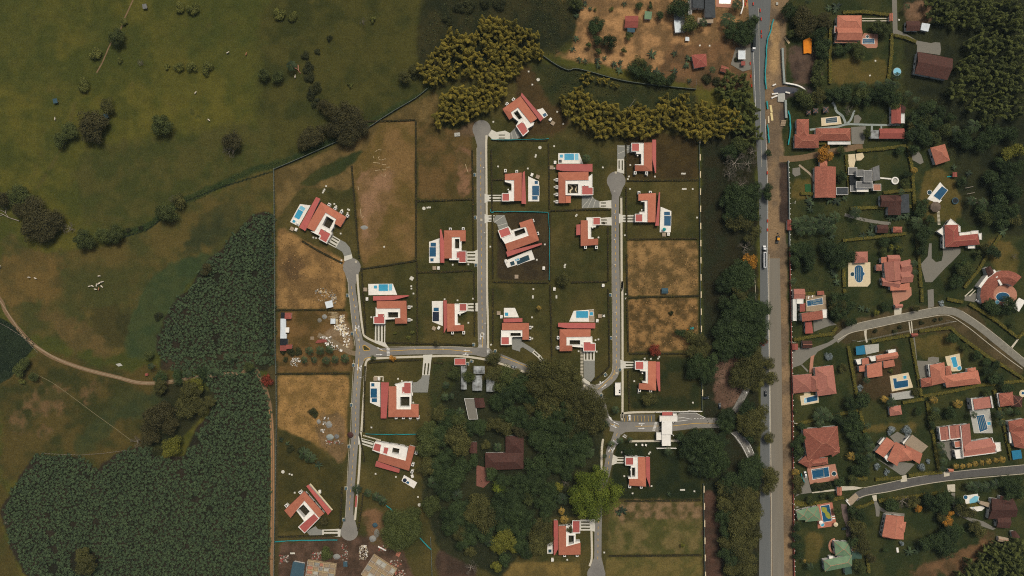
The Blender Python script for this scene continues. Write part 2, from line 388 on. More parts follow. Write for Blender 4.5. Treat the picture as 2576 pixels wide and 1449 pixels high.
paint(fl('1550 1110 1765 1110 1765 1255 1530 1255'), (30, 38, 20), (42, 46, 22), 2, .2)
paint(fl('1532 1262 1766 1262 1768 1392 1530 1392'), (70, 70, 34), (100, 88, 52), 2, .3, 7)
paint(fl('1532 1262 1766 1262 1766 1300 1560 1310'), (118, 96, 68), (68, 64, 33), 3, .6, 4)
paint(fl('1526 1400 1768 1400 1768 1460 1526 1460'), (80, 76, 38), (98, 86, 46), 2, .2, 6)
paint(fl('1260 1415 1460 1415 1460 1460 1260 1460'), (110, 92, 48), (88, 76, 40), 2, .3)
paint(fl('700 1365 880 1345 1000 1350 1050 1460 700 1460'), (88, 68, 54), (66, 52, 40), 3, .4, 6)
paint(fl('905 1270 960 1280 1000 1380 930 1360'), (112, 84, 58), (82, 68, 42), 3, .4)
paint(fl('1100 1380 1200 1380 1200 1460 1100 1460'), (72, 56, 44), (60, 48, 38), 3, .3)
# north-east waste ground
paint(fl('1395 130 1440 125 1450 60 1475 -30 1900 -30 1905 130 1890 180 1760 200 1660 190 1560 170 1400 145'), (156, 119, 78), (106, 83, 54), 3, .3, 7)
paint(fl('1700 110 1900 110 1900 230 1740 215 1640 190'), (84, 66, 44), (110, 82, 54), 4, .5, 7)
paint(fl('1330 150 1440 170 1600 210 1750 225 1750 290 1560 280 1380 260'), (40, 46, 24), (54, 54, 27), 4, .3)
paint(fl('1860 90 1905 90 1910 180 1860 170'), (104, 94, 82), (86, 76, 64), 3, .3)
# wooded belt between estate wall and main road
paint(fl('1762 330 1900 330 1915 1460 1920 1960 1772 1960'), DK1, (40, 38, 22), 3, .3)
paint(fl('1795 900 1880 870 1870 1010 1800 1030'), (112, 88, 72), (88, 68, 54), 4, .5)
paint(fl('1768 1230 1800 1230 1820 1460 1772 1460'), (80, 58, 46), (62, 48, 38), 2, .4)
# central wood floor
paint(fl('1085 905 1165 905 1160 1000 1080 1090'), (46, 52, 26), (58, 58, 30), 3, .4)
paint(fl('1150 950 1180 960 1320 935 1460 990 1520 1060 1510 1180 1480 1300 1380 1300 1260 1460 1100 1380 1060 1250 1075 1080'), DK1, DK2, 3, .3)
# residential side
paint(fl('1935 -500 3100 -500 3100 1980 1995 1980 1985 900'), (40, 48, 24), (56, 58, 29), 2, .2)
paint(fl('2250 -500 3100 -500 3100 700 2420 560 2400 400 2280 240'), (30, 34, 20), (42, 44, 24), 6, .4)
for q in ('2088 150 2232 150 2232 208 2090 208', '2330 420 2400 440 2420 560 2300 560', '2000 960 2050 970 2040 1020 2000 1000', '2025 1350 2070 1330 2060 1420 2020 1420', '2300 850 2400 840 2420 900 2310 910', '1990 450 2045 450 2040 500 1990 500', '2180 1070 2300 1060 2310 1090 2180 1090', '2480 600 2560 620 2570 680 2500 700'):
    paint(fl(q), (74, 68, 32), (88, 76, 38), 3, .35)
paint(fl('2150 910 2260 870 2280 1000 2160 1000'), (70, 56, 36), (60, 50, 30), 3, .4)
paint(fl('2110 810 2300 770 2440 770 2576 920 2576 960 2400 830 2100 860'), (82, 70, 46), (64, 56, 34), 3, .4)
paint(fl('2270 10 2340 0 2350 50 2290 60'), (124, 96, 72), (92, 72, 52), 3, .4)
paint(fl('1985 110 2060 120 2070 210 1990 215'), (64, 52, 44), (84, 68, 56), 3, .5, 5)
paint(fl('2420 1380 2500 1340 2500 1380 2420 1450 2250 1450'), (104, 78, 52), (78, 62, 40), 4, .5)
# roadside earthworks
paint(fl('1942 -480 1985 -480 1985 -20 1975 100 1980 240 1968 330 1980 640 1985 900 1994 1200 2010 1960 1946 1960 1936 1460 1930 700 1922 330 1926 100'), (128, 106, 78), (102, 87, 68), 1, .25, 10)
paint(fl('1938 50 1962 50 1962 200 1938 190'), (160, 131, 90), (138, 112, 78), 3, .3)
paint(fl('1965 220 2050 215 2050 235 1975 250 1975 330 1960 330'), (60, 54, 50), (76, 66, 58), 2, .3)
paint(fl('1962 410 1985 410 1985 560 1962 560'), (70, 56, 46), (54, 44, 38), 1, .4)
# plantation soil
BAN1 = fl('690 536 644 537 582 587 562 627 520 657 487 707 475 729 435 762 412 812 395 844 395 887 410 914 470 905 550 897 644 897 691 884')
BAN2 = fl('512 932 644 928 668 960 676 1012 681 1087 677 1455 66 1455 50 1422 30 1387 15 1337 2 1287 25 1237 50 1200 87 1144 150 1144 200 1152 245 1184 270 1162 300 1139 375 1119 400 1152 462 1149 480 1100 525 1040 540 994 510 969 500 945')
paint(BAN1, (32, 32, 22), (46, 40, 30), 2, .4); paint(BAN2, (32, 32, 22), (46, 40, 30), 2, .4)
paint(fl('400 900 691 880 691 935 500 935 400 930'), (40, 40, 26), (60, 50, 36), 2, .2)
paint(fl('430 960 510 960 545 1000 470 1090 440 1130 350 1130 380 1040'), (38, 42, 24), (46, 46, 26), 3, .3)
DARKF = fl('-10 795 25 812 60 838 90 866 62 905 27 950 -10 970')
paint(DARKF, (28, 38, 26), (36, 46, 30), 1, .1)
paint(fl('672 930 700 900 700 1455 676 1455 682 1087'), (72, 64, 38), (60, 56, 32), 1, .3)
# one sheet, fine inside the view and widening to the horizon
ext = [60, 200, 600, 1800, 5000]
XS = np.concatenate([[-GXM-e for e in ext[::-1]], gx, [GXM+e for e in ext]]); YS = np.concatenate([[-GYM-e for e in ext[::-1]], gy, [GYM+e for e in ext]])
VX, VY = np.meshgrid(XS, YS, indexing='ij'); nX, nY = VX.shape
COLS = np.empty((nX, nY, 3)); COLS[:] = L3((70, 68, 30)); COLS[5:-5, 5:-5] = GC
idx = np.arange(nX*nY).reshape(nX, nY)
Q = np.stack([idx[:-1, :-1], idx[1:, :-1], idx[1:, 1:], idx[:-1, 1:]], -1).reshape(-1, 4)
def mesh_np(name, V, Fq, mats, tint=None, cols=None):
    me = bpy.data.meshes.new(name); V = np.asarray(V, np.float32); Fq = np.asarray(Fq, np.int32); k = Fq.shape[1]
    me.vertices.add(len(V)); me.vertices.foreach_set('co', V.ravel())
    me.loops.add(Fq.size); me.loops.foreach_set('vertex_index', Fq.ravel())
    me.polygons.add(len(Fq)); me.polygons.foreach_set('loop_start', np.arange(0, Fq.size, k, dtype=np.int32)); me.polygons.foreach_set('loop_total', np.full(len(Fq), k, np.int32))
    for m in (mats if isinstance(mats, (list, tuple)) else [mats]): me.materials.append(m)
    if tint is not None:
        a = me.attributes.new('tint', 'FLOAT', 'FACE'); a.data.foreach_set('value', np.asarray(tint, np.float32))
    if cols is not None:
        a = me.color_attributes.new('ground_tone', 'FLOAT_COLOR', 'POINT'); a.data.foreach_set('color', np.concatenate([cols, np.ones((len(cols), 1))], 1).astype(np.float32).ravel())
    me.update(calc_edges=True); return me
def ground_mat():
    m, t, b = new_mat('grassland'); n, l = t.nodes, t.links
    b.inputs['Roughness'].default_value = .95; b.inputs['Specular IOR Level'].default_value = .1
    a = n.new('ShaderNodeAttribute'); a.attribute_name = 'ground_tone'
    g = n.new('ShaderNodeNewGeometry'); src = a.outputs['Color']
    for sc, lo, hi, dt in ((.9, .62, 1.38, 6.0), (.16, .84, 1.16, 4.0)):
        q = n.new('ShaderNodeTexNoise'); q.inputs['Scale'].default_value = sc; q.inputs['Detail'].default_value = dt; q.inputs['Roughness'].default_value = .75; l.new(g.outputs['Position'], q.inputs['Vector'])
        r = n.new('ShaderNodeMapRange'); r.inputs[1].default_value = .32; r.inputs[2].default_value = .68; r.inputs[3].default_value = lo; r.inputs[4].default_value = hi; l.new(q.outputs['Fac'], r.inputs[0])
        v = n.new('ShaderNodeVectorMath'); v.operation = 'SCALE'; l.new(src, v.inputs[0]); l.new(r.outputs[0], v.inputs['Scale']); src = v.outputs[0]
    l.new(src, b.inputs['Base Color'])
    bp = n.new('ShaderNodeBump'); bp.inputs['Strength'].default_value = .5; bp.inputs['Distance'].default_value = .25
    l.new(q.outputs['Fac'], bp.inputs['Height']); l.new(bp.outputs[0], b.inputs['Normal'])
    return m
M['ground'] = ground_mat()
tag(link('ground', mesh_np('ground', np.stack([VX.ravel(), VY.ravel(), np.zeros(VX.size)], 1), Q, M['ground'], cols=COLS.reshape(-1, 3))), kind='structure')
# ---------------------------------------------------------------- roads, paths, markings
def smooth(pts, n=5):
    "Catmull-Rom through world points"
    if len(pts) < 3: return pts
    p = [Vector(q) for q in pts]; p = [p[0]*2-p[1]]+p+[p[-1]*2-p[-2]]; out = []
    for i in range(1, len(p)-2):
        for k in range(n):
            t = k/n; out.append(.5*((2*p[i])+(p[i+1]-p[i-1])*t+(2*p[i-1]-5*p[i]+4*p[i+1]-p[i+2])*t*t+(3*p[i]-p[i-1]-3*p[i+1]+p[i+2])*t**3))
    out.append(p[-2]); return [tuple(v) for v in out]
def road(name, s, wid, m, layer='road', sm_=True, up=None):
    pts = Ws(fl(s)); pts = smooth(pts) if sm_ else pts
    mb = MB(); z = nz(layer); mb.ribbon(pts, wid*K if not hasattr(wid, '__len__') else [q*K for q in wid], z if up is None else 0.0, up); struct(name, mb, m); return pts
def sheet(name, poly, m, layer='drive'):
    mb = MB(); mb.flat(Ws(poly), nz(layer)); struct(name, mb, m)
def disc(f, rx, ry=None, n=28, a0=0.0): return [(f[0]+rx*math.cos(2*math.pi*k/n+a0), f[1]+(ry or rx)*math.sin(2*math.pi*k/n+a0)) for k in range(n)]
# dirt tracks and footpaths
road('dirt_path', '338 -8 320 32 313 47 301 78 280 107 267 135 257 158 243 183', 3.2, M['dirt'], 'path')
road('dirt_track', '-300 420 -100 640 -6 745 12 780 25 800 50 832 82 865 125 895 170 914 225 932 295 949 338 961 375 964 420 962 475 952 540 944 600 938 640 930 652 945 662 966 672 992 680 1030 685 1100 686 1200 685 1300 684 1400 684 1460 682 1960', 10, M['dirt'], 'path')
for dx in (-2.4, 2.4):
    road('wheel_rut', ' '.join(f'{x+dx*.4} {y+dx*.7}' for x, y in fl('-6 747 50 832 82 865 170 914 295 949 375 964 475 952 600 938')), 1.6, mat('worn_rut', (158, 140, 112), (136, 116, 90), .6), 'path')
    road('wheel_rut', f'{680+dx} 1030 {685+dx} 1100 {686+dx} 1200 {685+dx} 1300 {682+dx} 1960', 1.6, mat('rut', (172, 128, 84), (150, 110, 72), .6), 'path')
road('footpath', '85 938 100 946 140 968 200 1012 240 1042 290 1078 330 1108', 1.0, mat('trodden_path', (134, 124, 92), (112, 102, 72), .6), 'path')
road('dirt_track', '1895 848 1920 862', 6, M['dirt'], 'path')
road('site_track', '800 842 836 858 858 872 880 886 905 890', 12, mat('site_dust', (132, 116, 90), (112, 96, 72), .6), 'path')
road('lane', '1960 400 2010 398 2060 388 2120 376 2170 368', 15, M['dirt'], 'path')
road('gravel_path', '2010 415 2040 440 2048 460', 5, M['ten'], 'path')
road('stone_path', '2125 540 2170 552 2215 560 2240 562', 8, M['gravel'], 'path')
# main road and the second carriageway being built
OLDR = fl('1876 -480 1881 -10 1885 60 1890 150 1899 300 1903 362 1909 500 1912 640 1912 800 1914 960 1913 1080 1912 1200 1911 1300 1909 1460 1912 1960')+fl('1944 1960 1939 1460 1938 1250 1937 1087 1935 960 1932 725 1931 500 1926 362 1924 250 1925 150 1936 60 1940 -10 1938 -480')
sheet('main_road', OLDR, M['asph2'], 'road')
sheet('new_carriageway', fl('1934 650 1937 1087 1942 1300 1948 1960 1980 1960 1973 1460 1968 1087 1966 900 1962 650'), M['conc'], 'road')
road('kerb', '1934.5 640 1934 725 1936 900 1938.5 1087 1940.5 1300 1941 1460', 1.6, M['curb'], 'road', True, .15)
road('kerb', '1898 690 1900 720 1911 950', 1.0, M['curb'], 'road', False, .13)
for s in ('1925 300 1931 480 1931 640 1933 800 1935 960 1936.5 1100 1937 1250', '1893 40 1896 150 1902 300'): road('edge_line', s, .8, M['wht'], 'mark')
road('centre_line', '1908 20 1910 150 1913 300 1916 420', .6, M['walk'], 'mark')
# estate streets
R1 = road('street', '1211 335 1209.5 420 1210 540 1212 720 1213 800 1213.5 886', 20, M['asph'])
R2 = road('street', '1549 460 1548 520 1548.5 640 1550 724 1551 800 1551 900 1548 937 1536 955 1519 969 1497 978', 18.5, M['asph'])
R3 = road('street', '885 680 885 724 891 767 897 824 904 862 903 900 901 937 896 999 894 1087 890 1132 885 1199 880 1262 879 1310', 19, M['asph'])
R4 = road('street', '900 872 925 881 970 885 1044 882 1144 882 1206 885 1244 895 1288 912 1330 929 1400 950 1458 968 1497 980 1512 1008 1524 1050 1545 1072', 19, M['asph'])
R5 = road('street', '1556 1080 1545 1112 1535 1132 1528 1180 1510 1250 1505 1310 1504 1397 1503 1420', 18, M['asph'])
sheet('street_corner', fl('898 835 912 855 945 872 975 884 975 896 940 898 918 905 911 920 896 920'), M['asph'], 'road')
sheet('street_corner', fl('1190 879 1203 872 1206 850 1221 850 1224 868 1240 884 1240 902 1200 895'), M['asph'], 'road')
sheet('street_corner', fl('1455 955 1490 975 1520 962 1545 930 1556 938 1540 965 1512 985 1515 1012 1490 1000 1460 985'), M['asph'], 'road')
for f, r, t in (((1211.5, 325), 23, '1189 325 1234 325 1219 372 1202 372'), ((1550, 455), 23.5, '1527 455 1573 455 1559 494 1540 494'), ((885, 672), 22.5, '863 672 907 672 895 714 876 714'), ((879, 1338), 22, '857 1338 901 1338 890 1296 869 1296'), ((1500, 1444), 23, '1477 1444 1523 1444 1513 1402 1495 1402')):
    sheet('turning_circle', disc(f, r), M['asph'], 'road'); sheet('turning_circle', fl(t), M['asph'], 'road')
cell('22')
sheet('gate_road', pl('1000 1330 1110 1345 1480 1345 1480 1445 1210 1445 1140 1449 1100 1475 1050 1449 980 1440'), M['asph'], 'road')
sheet('gate_road', pl('1600 1345 1680 1258 1850 1256 1950 1306 2118 1306 2090 1408 1850 1412 1640 1437 1600 1440'), M['asph'], 'road')
sheet('car_park', pl('1092 1272 1440 1272 1440 1350 1092 1350'), mat('car_park_asphalt', (104, 102, 92), (88, 86, 78), .3), 'road')
sheet('traffic_island', pl('1665 1310 1720 1305 1810 1320 1730 1335 1668 1345'), M['slot'], 'drive')
sheet('slip_road', pl('2215 1222 2335 1005 2390 985 2400 1010 2265 1272'), M['asph'], 'road')
cell('32')
sheet('slip_road', pl('2195 5 2260 -10 2340 60 2400 130 2445 230 2370 262 2310 150 2240 50'), M['asph'], 'road')
for s in ('2205 8 2260 60 2320 150 2375 262', '2330 50 2390 120 2440 232'): mb = MB(); mb.ribbon(smooth(Ws(pl(s))), .35, nz('mark')); struct('edge_line', mb, M['wht'])
# kerbs and pavements
for s in ('1224 340 1223 372 1224 500 1225 724 1227 800 1228 876', '1562 495 1563 520 1564 724 1565.5 724 1566 1030 1563 1042', '899 690 901 724 908 795 914 837 921 848 944 860 976 874', '909 1087 915 1000 918 949 920 915 926 905 939 902 1000 899 1066 897 1124 895 1170 897 1219 904 1260 915 1320 936', '908 1085 904 1175 900 1227 896 1275 893 1308', '1517 1104 1514 1130 1513 1182', '1487 1308 1489 1397 1483 1424', '1583 1110 1660 1109 1728 1108', '1564 1040 1600 1037 1690 1036', '1464 965 1490 990'):
    road('pavement', s, 5.2, M['walk'], 'drive', True, .12)
road('kerb', '1199.5 372 1200 540 1201.5 724 1203 860', 1.0, M['curb'], 'drive', True, .14)
road('kerb', '874.5 700 881 767 887 824 893 870', 1.0, M['curb'], 'drive', True, .14)
road('kerb', '1539 520 1539.5 724 1541.5 900 1537 940 1515 962 1500 968', 1.0, M['curb'], 'drive', True, .14)
road('kerb', '890 905 885 999 882 1087 878 1132 874 1199 869 1300', 1.0, M['curb'], 'drive', True, .14)
road('kerb', '975 873 1044 872 1144 872 1190 875', 1.0, M['curb'], 'drive', True, .14)
def dashes(pts, period=4.5, on=2.1, skip0=8, skip1=6):
    mb = MB(); z = nz('mark'); pv = [Vector(p) for p in pts]; L = [0]
    for i in range(1, len(pv)): L.append(L[-1]+(pv[i]-pv[i-1]).length)
    def at_(d):
        for i in range(1, len(L)):
            if d <= L[i]: t = (d-L[i-1])/max(1e-6, L[i]-L[i-1]); return tuple(pv[i-1]*(1-t)+pv[i]*t)
        return tuple(pv[-1])
    d = skip0
    while d < L[-1]-skip1: mb.ribbon([at_(d), at_(d+on)], .34, z); d += period
    struct('centre_line', mb, M['ywl'])
dashes(R1, skip0=14); dashes(R2, skip0=16, skip1=12); dashes(R3, skip0=12); dashes(R5, skip0=3)
for s in ('953 880 975 883 1044 879.5 1120 879 1188 886', '1240 889 1290 908 1330 924', '902 905 901 925 900 940', '895 820 897 840', '1213.5 845 1213 875', '1518 966 1540 946 1547 930', '1503 980 1520 966'):
    mb = MB(); mb.ribbon(smooth(Ws(fl(s))), .34, nz('mark')); struct('centre_line', mb, M['ywl'])
cell('22')
for s in ('1240 1390 1475 1388', '1615 1388 1850 1362 2090 1360', '990 1365 1075 1392'):
    mb = MB(); mb.ribbon(smooth(Ws(pl(s))), .34, nz('mark')); struct('centre_line', mb, M['ywl'])
mb = MB(); z = nz('mark')
for x in (1130, 1163, 1197, 1231, 1266, 1300, 1335, 1370, 1404): mb.ribbon(Ws(pl([x-2, 1284, x+2, 1342])), .3, z)
struct('parking_lines', mb, M['ywl'])
mb = MB(); z = nz('mark')
for s in ('1672 1340 1740 1332 1810 1320 1725 1304 1668 1308', '1688 1258 1850 1258 1945 1306'): mb.ribbon(Ws(pl(s)), .35, z)
for x in (1830, 1860, 1890, 1918): mb.ribbon(Ws(pl([x, 1312, x+16, 1311])), .35, z)
struct('edge_line', mb, M['wht'])
# zebra crossings
def zebra(cx, cy, dx, dy, n, ln, a):
    mb = MB(); z = nz('mark')
    for i in range(n):
        x, y = W(P(cx+dx*i, cy+dy*i)); mb.box((x, y, z), (ln, .55, .004), a)
    struct('zebra_crossing', mb, M['wht'])
cell('21'); zebra(1330, 607, .5, 14, 6, 2.3, 0); zebra(2335, 625, 2, 13, 4, 2.0, 0)
cell('22'); zebra(1450, 1352, -4, 13, 7, 2.0, 0); zebra(985, 1300, 5, 12, 3, 2.6, R(-35))
cell('32'); zebra(1018, 90, 12, 5, 5, 2.2, R(60)); 
# arrows
def arrow(x, y, a, turn=False, s=1.0):
    "a: direction in the picture, degrees anticlockwise from right"
    mb = MB(); z = nz('mark'); c = W(P(x, y)); ca, sa = math.cos(R(a)), math.sin(R(a))
    def T(q): return [(c[0]+(u*ca-v*sa)*s, c[1]+(u*sa+v*ca)*s, z) for u, v in q]
    mb.add(T([(-2.4, -.2), (.9, -.2), (.9, .2), (-2.4, .2)]), [(0, 1, 2, 3)]); mb.add(T([(.9, -.62), (2.5, 0), (.9, .62)]), [(0, 1, 2)])
    if turn: mb.add(T([(-.9, .2), (-.4, .2), (.1, 1.0), (-.4, 1.0)]), [(0, 1, 2, 3)]); mb.add(T([(-.9, 1.0), (.6, 1.0), (.1, 1.9)]), [(0, 1, 2)])
    struct('road_arrow', mb, M['wht'])
cell('21')
for q in ((1000, 405, 268, True), (1036, 405, 95), (1245, 612, 155), (1240, 670, 0), (2122, 627, 180), (2112, 671, 355, True), (2257, 490, 270, True), (2293, 480, 90), (1021, 800, 268), (1056, 805, 82, True), (2415, 685, 340)): arrow(*q)
cell('22')
for q in ((897, 957, 35, True), (925, 988, 38), (1302, 1364, 180, True), (1302, 1412, 0), (1045, 1358, 155), (1025, 1393, 335, True), (2080, 1335, 180), (2366, 1035, 245), (672, 1000, 320)): arrow(*q)
cell('32')
for q in ((983, 172, 245), (1019, 182, 62, True), (2376, 178, 295)): arrow(*q)
# PARE painted on the road
def pare(x, y, rot, size):
    cu = bpy.data.curves.new('pare', 'FONT'); cu.body = 'PARE'; cu.size = size; cu.align_x = 'CENTER'; cu.align_y = 'CENTER'
    t = bpy.data.objects.new('pare', cu); col.objects.link(t)
    bpy.context.view_layer.update()
    me = bpy.data.meshes.new_from_object(t.evaluated_get(bpy.context.evaluated_depsgraph_get())); bpy.data.objects.remove(t)
    me.materials.clear(); me.materials.append(M['wht'])
    for v in me.vertices: v.co.y *= 1.5; v.co.x *= 1.05
    o = link('road_lettering', me); c = W(P(x, y)); o.location = (c[0], c[1], nz('mark')); o.rotation_euler = (0, 0, R(rot)); tag(o, kind='structure')
    mb = MB(); mb.box((0, size*1.15, 0), (size*2.7, .5, .004)); l = struct('stop_line', mb, M['wht']); l.location = o.location; l.rotation_euler = o.rotation_euler
cell('21'); pare(2258, 575, 180, 1.15)
cell('22'); pare(838, 1008, 118, 1.2); pare(1483, 1408, 270, 1.3)
cell('32'); pare(1140, 34, 150, 1.2)
# street furniture of the carriageway that lies flat
mb = MB(); z = nz('mark')
for rc, x, y in (('21', 1034, 520), ('11', 2268, 765), ('21', 2278, 453), ('22', 1053, 857), ('11', 1007, 1185), ('12', 1043, 288)):
    cell(rc); c = W(P(x, y)); mb.box((c[0], c[1], z), (1.6, 1.6, .01))
struct('manhole_slab', mb, M['curb'])
cell('21')
mb = MB(); p = Ws(pl('1075 580 1095 575 1148 612 1145 625 1085 628 1078 605')); mb.ribbon(p+[p[0]], .45, 0, .22); struct('island_kerb', mb, M['ywl'])
sheet('traffic_island', pl('1080 583 1094 580 1142 615 1140 622 1088 624 1082 605'), M['slot'], 'mark')
mb = MB(); mb.ribbon(smooth(Ws(pl('1085 735 1095 715 1120 703 1160 697'))), .4, 0, .2); struct('island_kerb', mb, M['ywl'])
# residential streets
cell('23')
road('residential_street', ' '.join('%f %f' % p for p in pl('680 525 740 475 800 430 900 395 1000 372 1150 338 1300 308 1450 280 1600 250 1720 228 1800 228 1900 248 2050 335 2180 430 2300 530 2450 650 2600 770 2900 980 3200 1180')), 19, mat('worn_street', (140, 136, 120), (104, 100, 88), .3, c3=(120, 116, 104), scale3=.05), 'road')
road('kerb', ' '.join('%f %f' % p for p in pl('705 520 830 452 1000 415 1300 350 1600 295 1750 272 1850 290 2020 400 2200 545 2400 700 2560 815')), 1.6, M['curb'], 'drive', True, .14)
road('kerb', ' '.join('%f %f' % p for p in pl('790 395 900 355 1150 300 1600 210 1750 188 1850 200')), 1.2, M['curb'], 'drive', True, .14)
road('kerb', ' '.join('%f %f' % p for p in pl('1950 230 2100 330 2300 480 2576 710')), 1.2, M['curb'], 'drive', True, .14)
sheet('gravel_yard', pl('235 640 300 600 450 600 600 550 680 500 700 530 640 570 500 640 470 680 420 700 330 775 240 805'), M['gravel'])
sheet('garden_path', pl('430 690 468 670 455 740 450 850 415 850 420 760'), M['pterr'])
sheet('garden_path', pl('330 775 345 770 405 830 398 850'), M['gravel'])
sheet('driveway', pl('440 310 590 300 690 370 620 380 460 440 455 330'), M['gravel'])
sheet('driveway', pl('970 575 1115 560 1115 640 985 670'), M['gterr'])
sheet('driveway', pl('1605 20 1665 10 1670 185 1610 205'), M['gravel'])
sheet('driveway', pl('1455 500 1475 490 1500 730 1605 735 1610 700 1660 690 1720 700 1720 745 1615 775 1615 890 1530 905 1490 740'), M['gravel'])
sheet('driveway', pl('1980 85 2085 50 2185 70 2160 130 2070 140 1975 125'), M['gravel'])
for q in ('1975 80 2060 5 2066 10 1985 88', '2020 80 2085 15 2092 20 2030 85'): sheet('driveway', pl(q), M['walk'])
for q in ('965 430 992 420 990 480 1003 545 985 550 970 480', '1412 340 1422 338 1440 455 1428 458', '1436 336 1447 334 1458 452 1448 455', '1268 205 1345 195 1340 262 1270 272', '2445 590 2570 430 2576 440 2460 605'): sheet('driveway', pl(q), M['walk'])
sheet('patio', pl('1240 -10 1440 -10 1445 70 1400 115 1330 140 1310 175 1265 175 1250 80'), M['pterr'])
cell('33')
road('residential_street', ' '.join('%f %f' % p for p in pl('870 665 920 630 1000 600 1200 558 1400 515 1650 470 1900 432 2150 405 2600 372 3000 320 3400 290')), 20, mat('dark_street', (98, 96, 90), (74, 72, 70), .3, c3=(86, 84, 80), scale3=.06), 'road')
road('kerb', ' '.join('%f %f' % p for p in pl('915 662 1010 632 1200 602 1450 548 1700 505 1950 475 2576 420')), 1.8, M['curb'], 'drive', True, .14)
road('kerb', ' '.join('%f %f' % p for p in pl('960 562 1200 512 1400 470 1700 420 2000 385 2300 355 2576 330')), 1.4, M['curb'], 'drive', True, .14)
sheet('gravel_yard', pl('360 430 395 440 415 520 440 610 330 625 270 650 330 570'), M['gravel'])
sheet('driveway', pl('1090 265 1210 330 1330 300 1480 320 1375 430 1330 430'), M['gravel'])
sheet('driveway', pl('1225 45 1300 -5 1390 50 1345 125 1270 100'), M['gravel'])
sheet('driveway', pl('1690 100 1850 90 1870 200 1830 290 1720 120'), M['gravel'])
for q in ('1330 445 1390 430 1400 495 1335 505', '1770 400 1825 395 1825 440 1768 450', '1800 530 1880 525 1882 600 1810 600', '1045 640 1090 630 1095 690 1062 695', '730 545 860 545 960 560 880 580 740 590', '440 605 690 570 692 590 445 615'): sheet('driveway', pl(q), M['walk'])
sheet('garden_path', pl('1062 700 1095 695 1120 745 1200 800 1372 820 1370 855 1180 815 1125 790 1118 850 1085 848 1080 770'), M['gravel'])
sheet('garden_path', pl('1840 610 1880 610 1880 780 2000 850 2170 900 2290 970 2260 985 2100 930 1900 830 1860 760'), M['gravel'])
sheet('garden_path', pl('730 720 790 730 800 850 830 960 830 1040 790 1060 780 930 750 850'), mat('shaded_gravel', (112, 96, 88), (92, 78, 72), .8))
cell('03')
sheet('driveway', pl('1245 -10 1295 -10 1302 300 1400 350 1500 410 1640 435 1680 425 1730 430 1740 500 1730 555 1495 520 1500 460 1480 425 1360 370 1255 345 1250 140'), M['gravel'])
sheet('driveway', pl('945 182 1210 182 1210 190 945 190'), M['walk']); sheet('driveway', pl('945 206 1210 206 1210 215 945 215'), M['walk'])
for s, w_ in (('420 1305 550 1290 700 1275 800 1250 1000 1255 1200 1258 1330 1255', 5), ('645 1030 670 1060 690 1120 750 1170 780 1240', 6), ('870 1110 835 1200 800 1240', 5), ('1045 1260 1045 1310', 5), ('1140 1260 1140 1300', 4)):
    road('garden_path', ' '.join('%f %f' % p for p in pl(s)), w_, M['palew'], 'path')
sheet('gravel_yard', pl('835 1280 980 1270 985 1340 960 1449 840 1449'), M['gravel'])
sheet('gravel_yard', pl('865 1165 905 1155 940 1190 915 1240 860 1240'), M['gravel'])
sheet('stream_water', pl('50 905 90 880 170 870 300 890 360 915 300 935 190 945 60 935'), WA['S'], 'path')
cell('13')
sheet('driveway', pl('1758 1040 1935 1050 1935 1095 1850 1185 1780 1250 1650 1390 1580 1390 1535 1210 1605 1130 1620 1000 1645 1000 1645 1150 1690 1190 1745 1175 1758 1120'), M['gravel'])
sheet('driveway', pl('1445 110 1500 60 1540 110 1565 185 1530 205 1450 160'), M['gravel'])
sheet('driveway', pl('780 108 872 100 880 165 865 232 815 242 800 170'), M['cream'])
sheet('patio', pl('880 100 950 88 968 130 935 165 890 168'), M['cream'])
sheet('patio', pl('245 245 320 235 325 310 270 330 245 300'), M['gravel'])
sheet('putting_green', pl('368 405 428 403 432 490 375 493'), mat('green_carpet', (36, 84, 44), (30, 72, 38), 1.0))
cell('02')
sheet('gravel_yard', pl('2250 480 2400 480 2400 700 2320 720 2200 650'), M['gravel'])
# ---------------------------------------------------------------- estate villas
def slots(s):
    "grass slots in the drive: x0 y0 x1 y1 half-width, round ended"
    for q in s.split(','):
        a = [float(t) for t in q.split()]; p0 = Vector(W(P(a[0], a[1]))); p1 = Vector(W(P(a[2], a[3]))); w_ = a[4]*K/4
        t = (p1-p0).normalized(); ang = math.atan2(t.y, t.x); poly = []
        for k in range(7): b = ang-math.pi/2+math.pi*k/6; poly.append((p1.x+w_*math.cos(b), p1.y+w_*math.sin(b)))
        for k in range(7): b = ang+math.pi/2+math.pi*k/6; poly.append((p0.x+w_*math.cos(b), p0.y+w_*math.sin(b)))
        mb = MB(); mb.flat(poly, nz('drive')); struct('grass_slot', mb, M['slot'])
def joints(s):
    mb = MB(); z = nz('mark')
    for q in s.split(','):
        mb.ribbon(Ws(pl(q)), .25, z)
    struct('paving_joint', mb, M['apron'])
def ring(mb, poly, wdt, z0, z1, out=False):
    a = poly; b = inset(poly, -wdt if out else wdt)
    n = len(a)
    mb.add([(x, y, z1) for x, y in a]+[(x, y, z1) for x, y in b], [(i, (i+1) % n, n+(i+1) % n, n+i) for i in range(n)]); mb.sides(a, z0, z1); mb.sides(b, z0, z1)
def strip_roof(outer, inner, ho, hi, th=.25):
    "one plane between each pair of outer and inner points"
    mb = MB(); A = [W(p, ho) for p in outer]; B = [W(p, hi) for p in inner]
    for i in range(len(A)-1):
        top = [(*A[i], ho), (*A[i+1], ho), (*B[i+1], hi), (*B[i], hi)]; bot = [(x, y, z-th) for x, y, z in top]
        mb.add(top+bot, [(0, 1, 2, 3), (7, 6, 5, 4)]+[(k, (k+1) % 4, 4+(k+1) % 4, 4+k) for k in range(4)])
    return mb
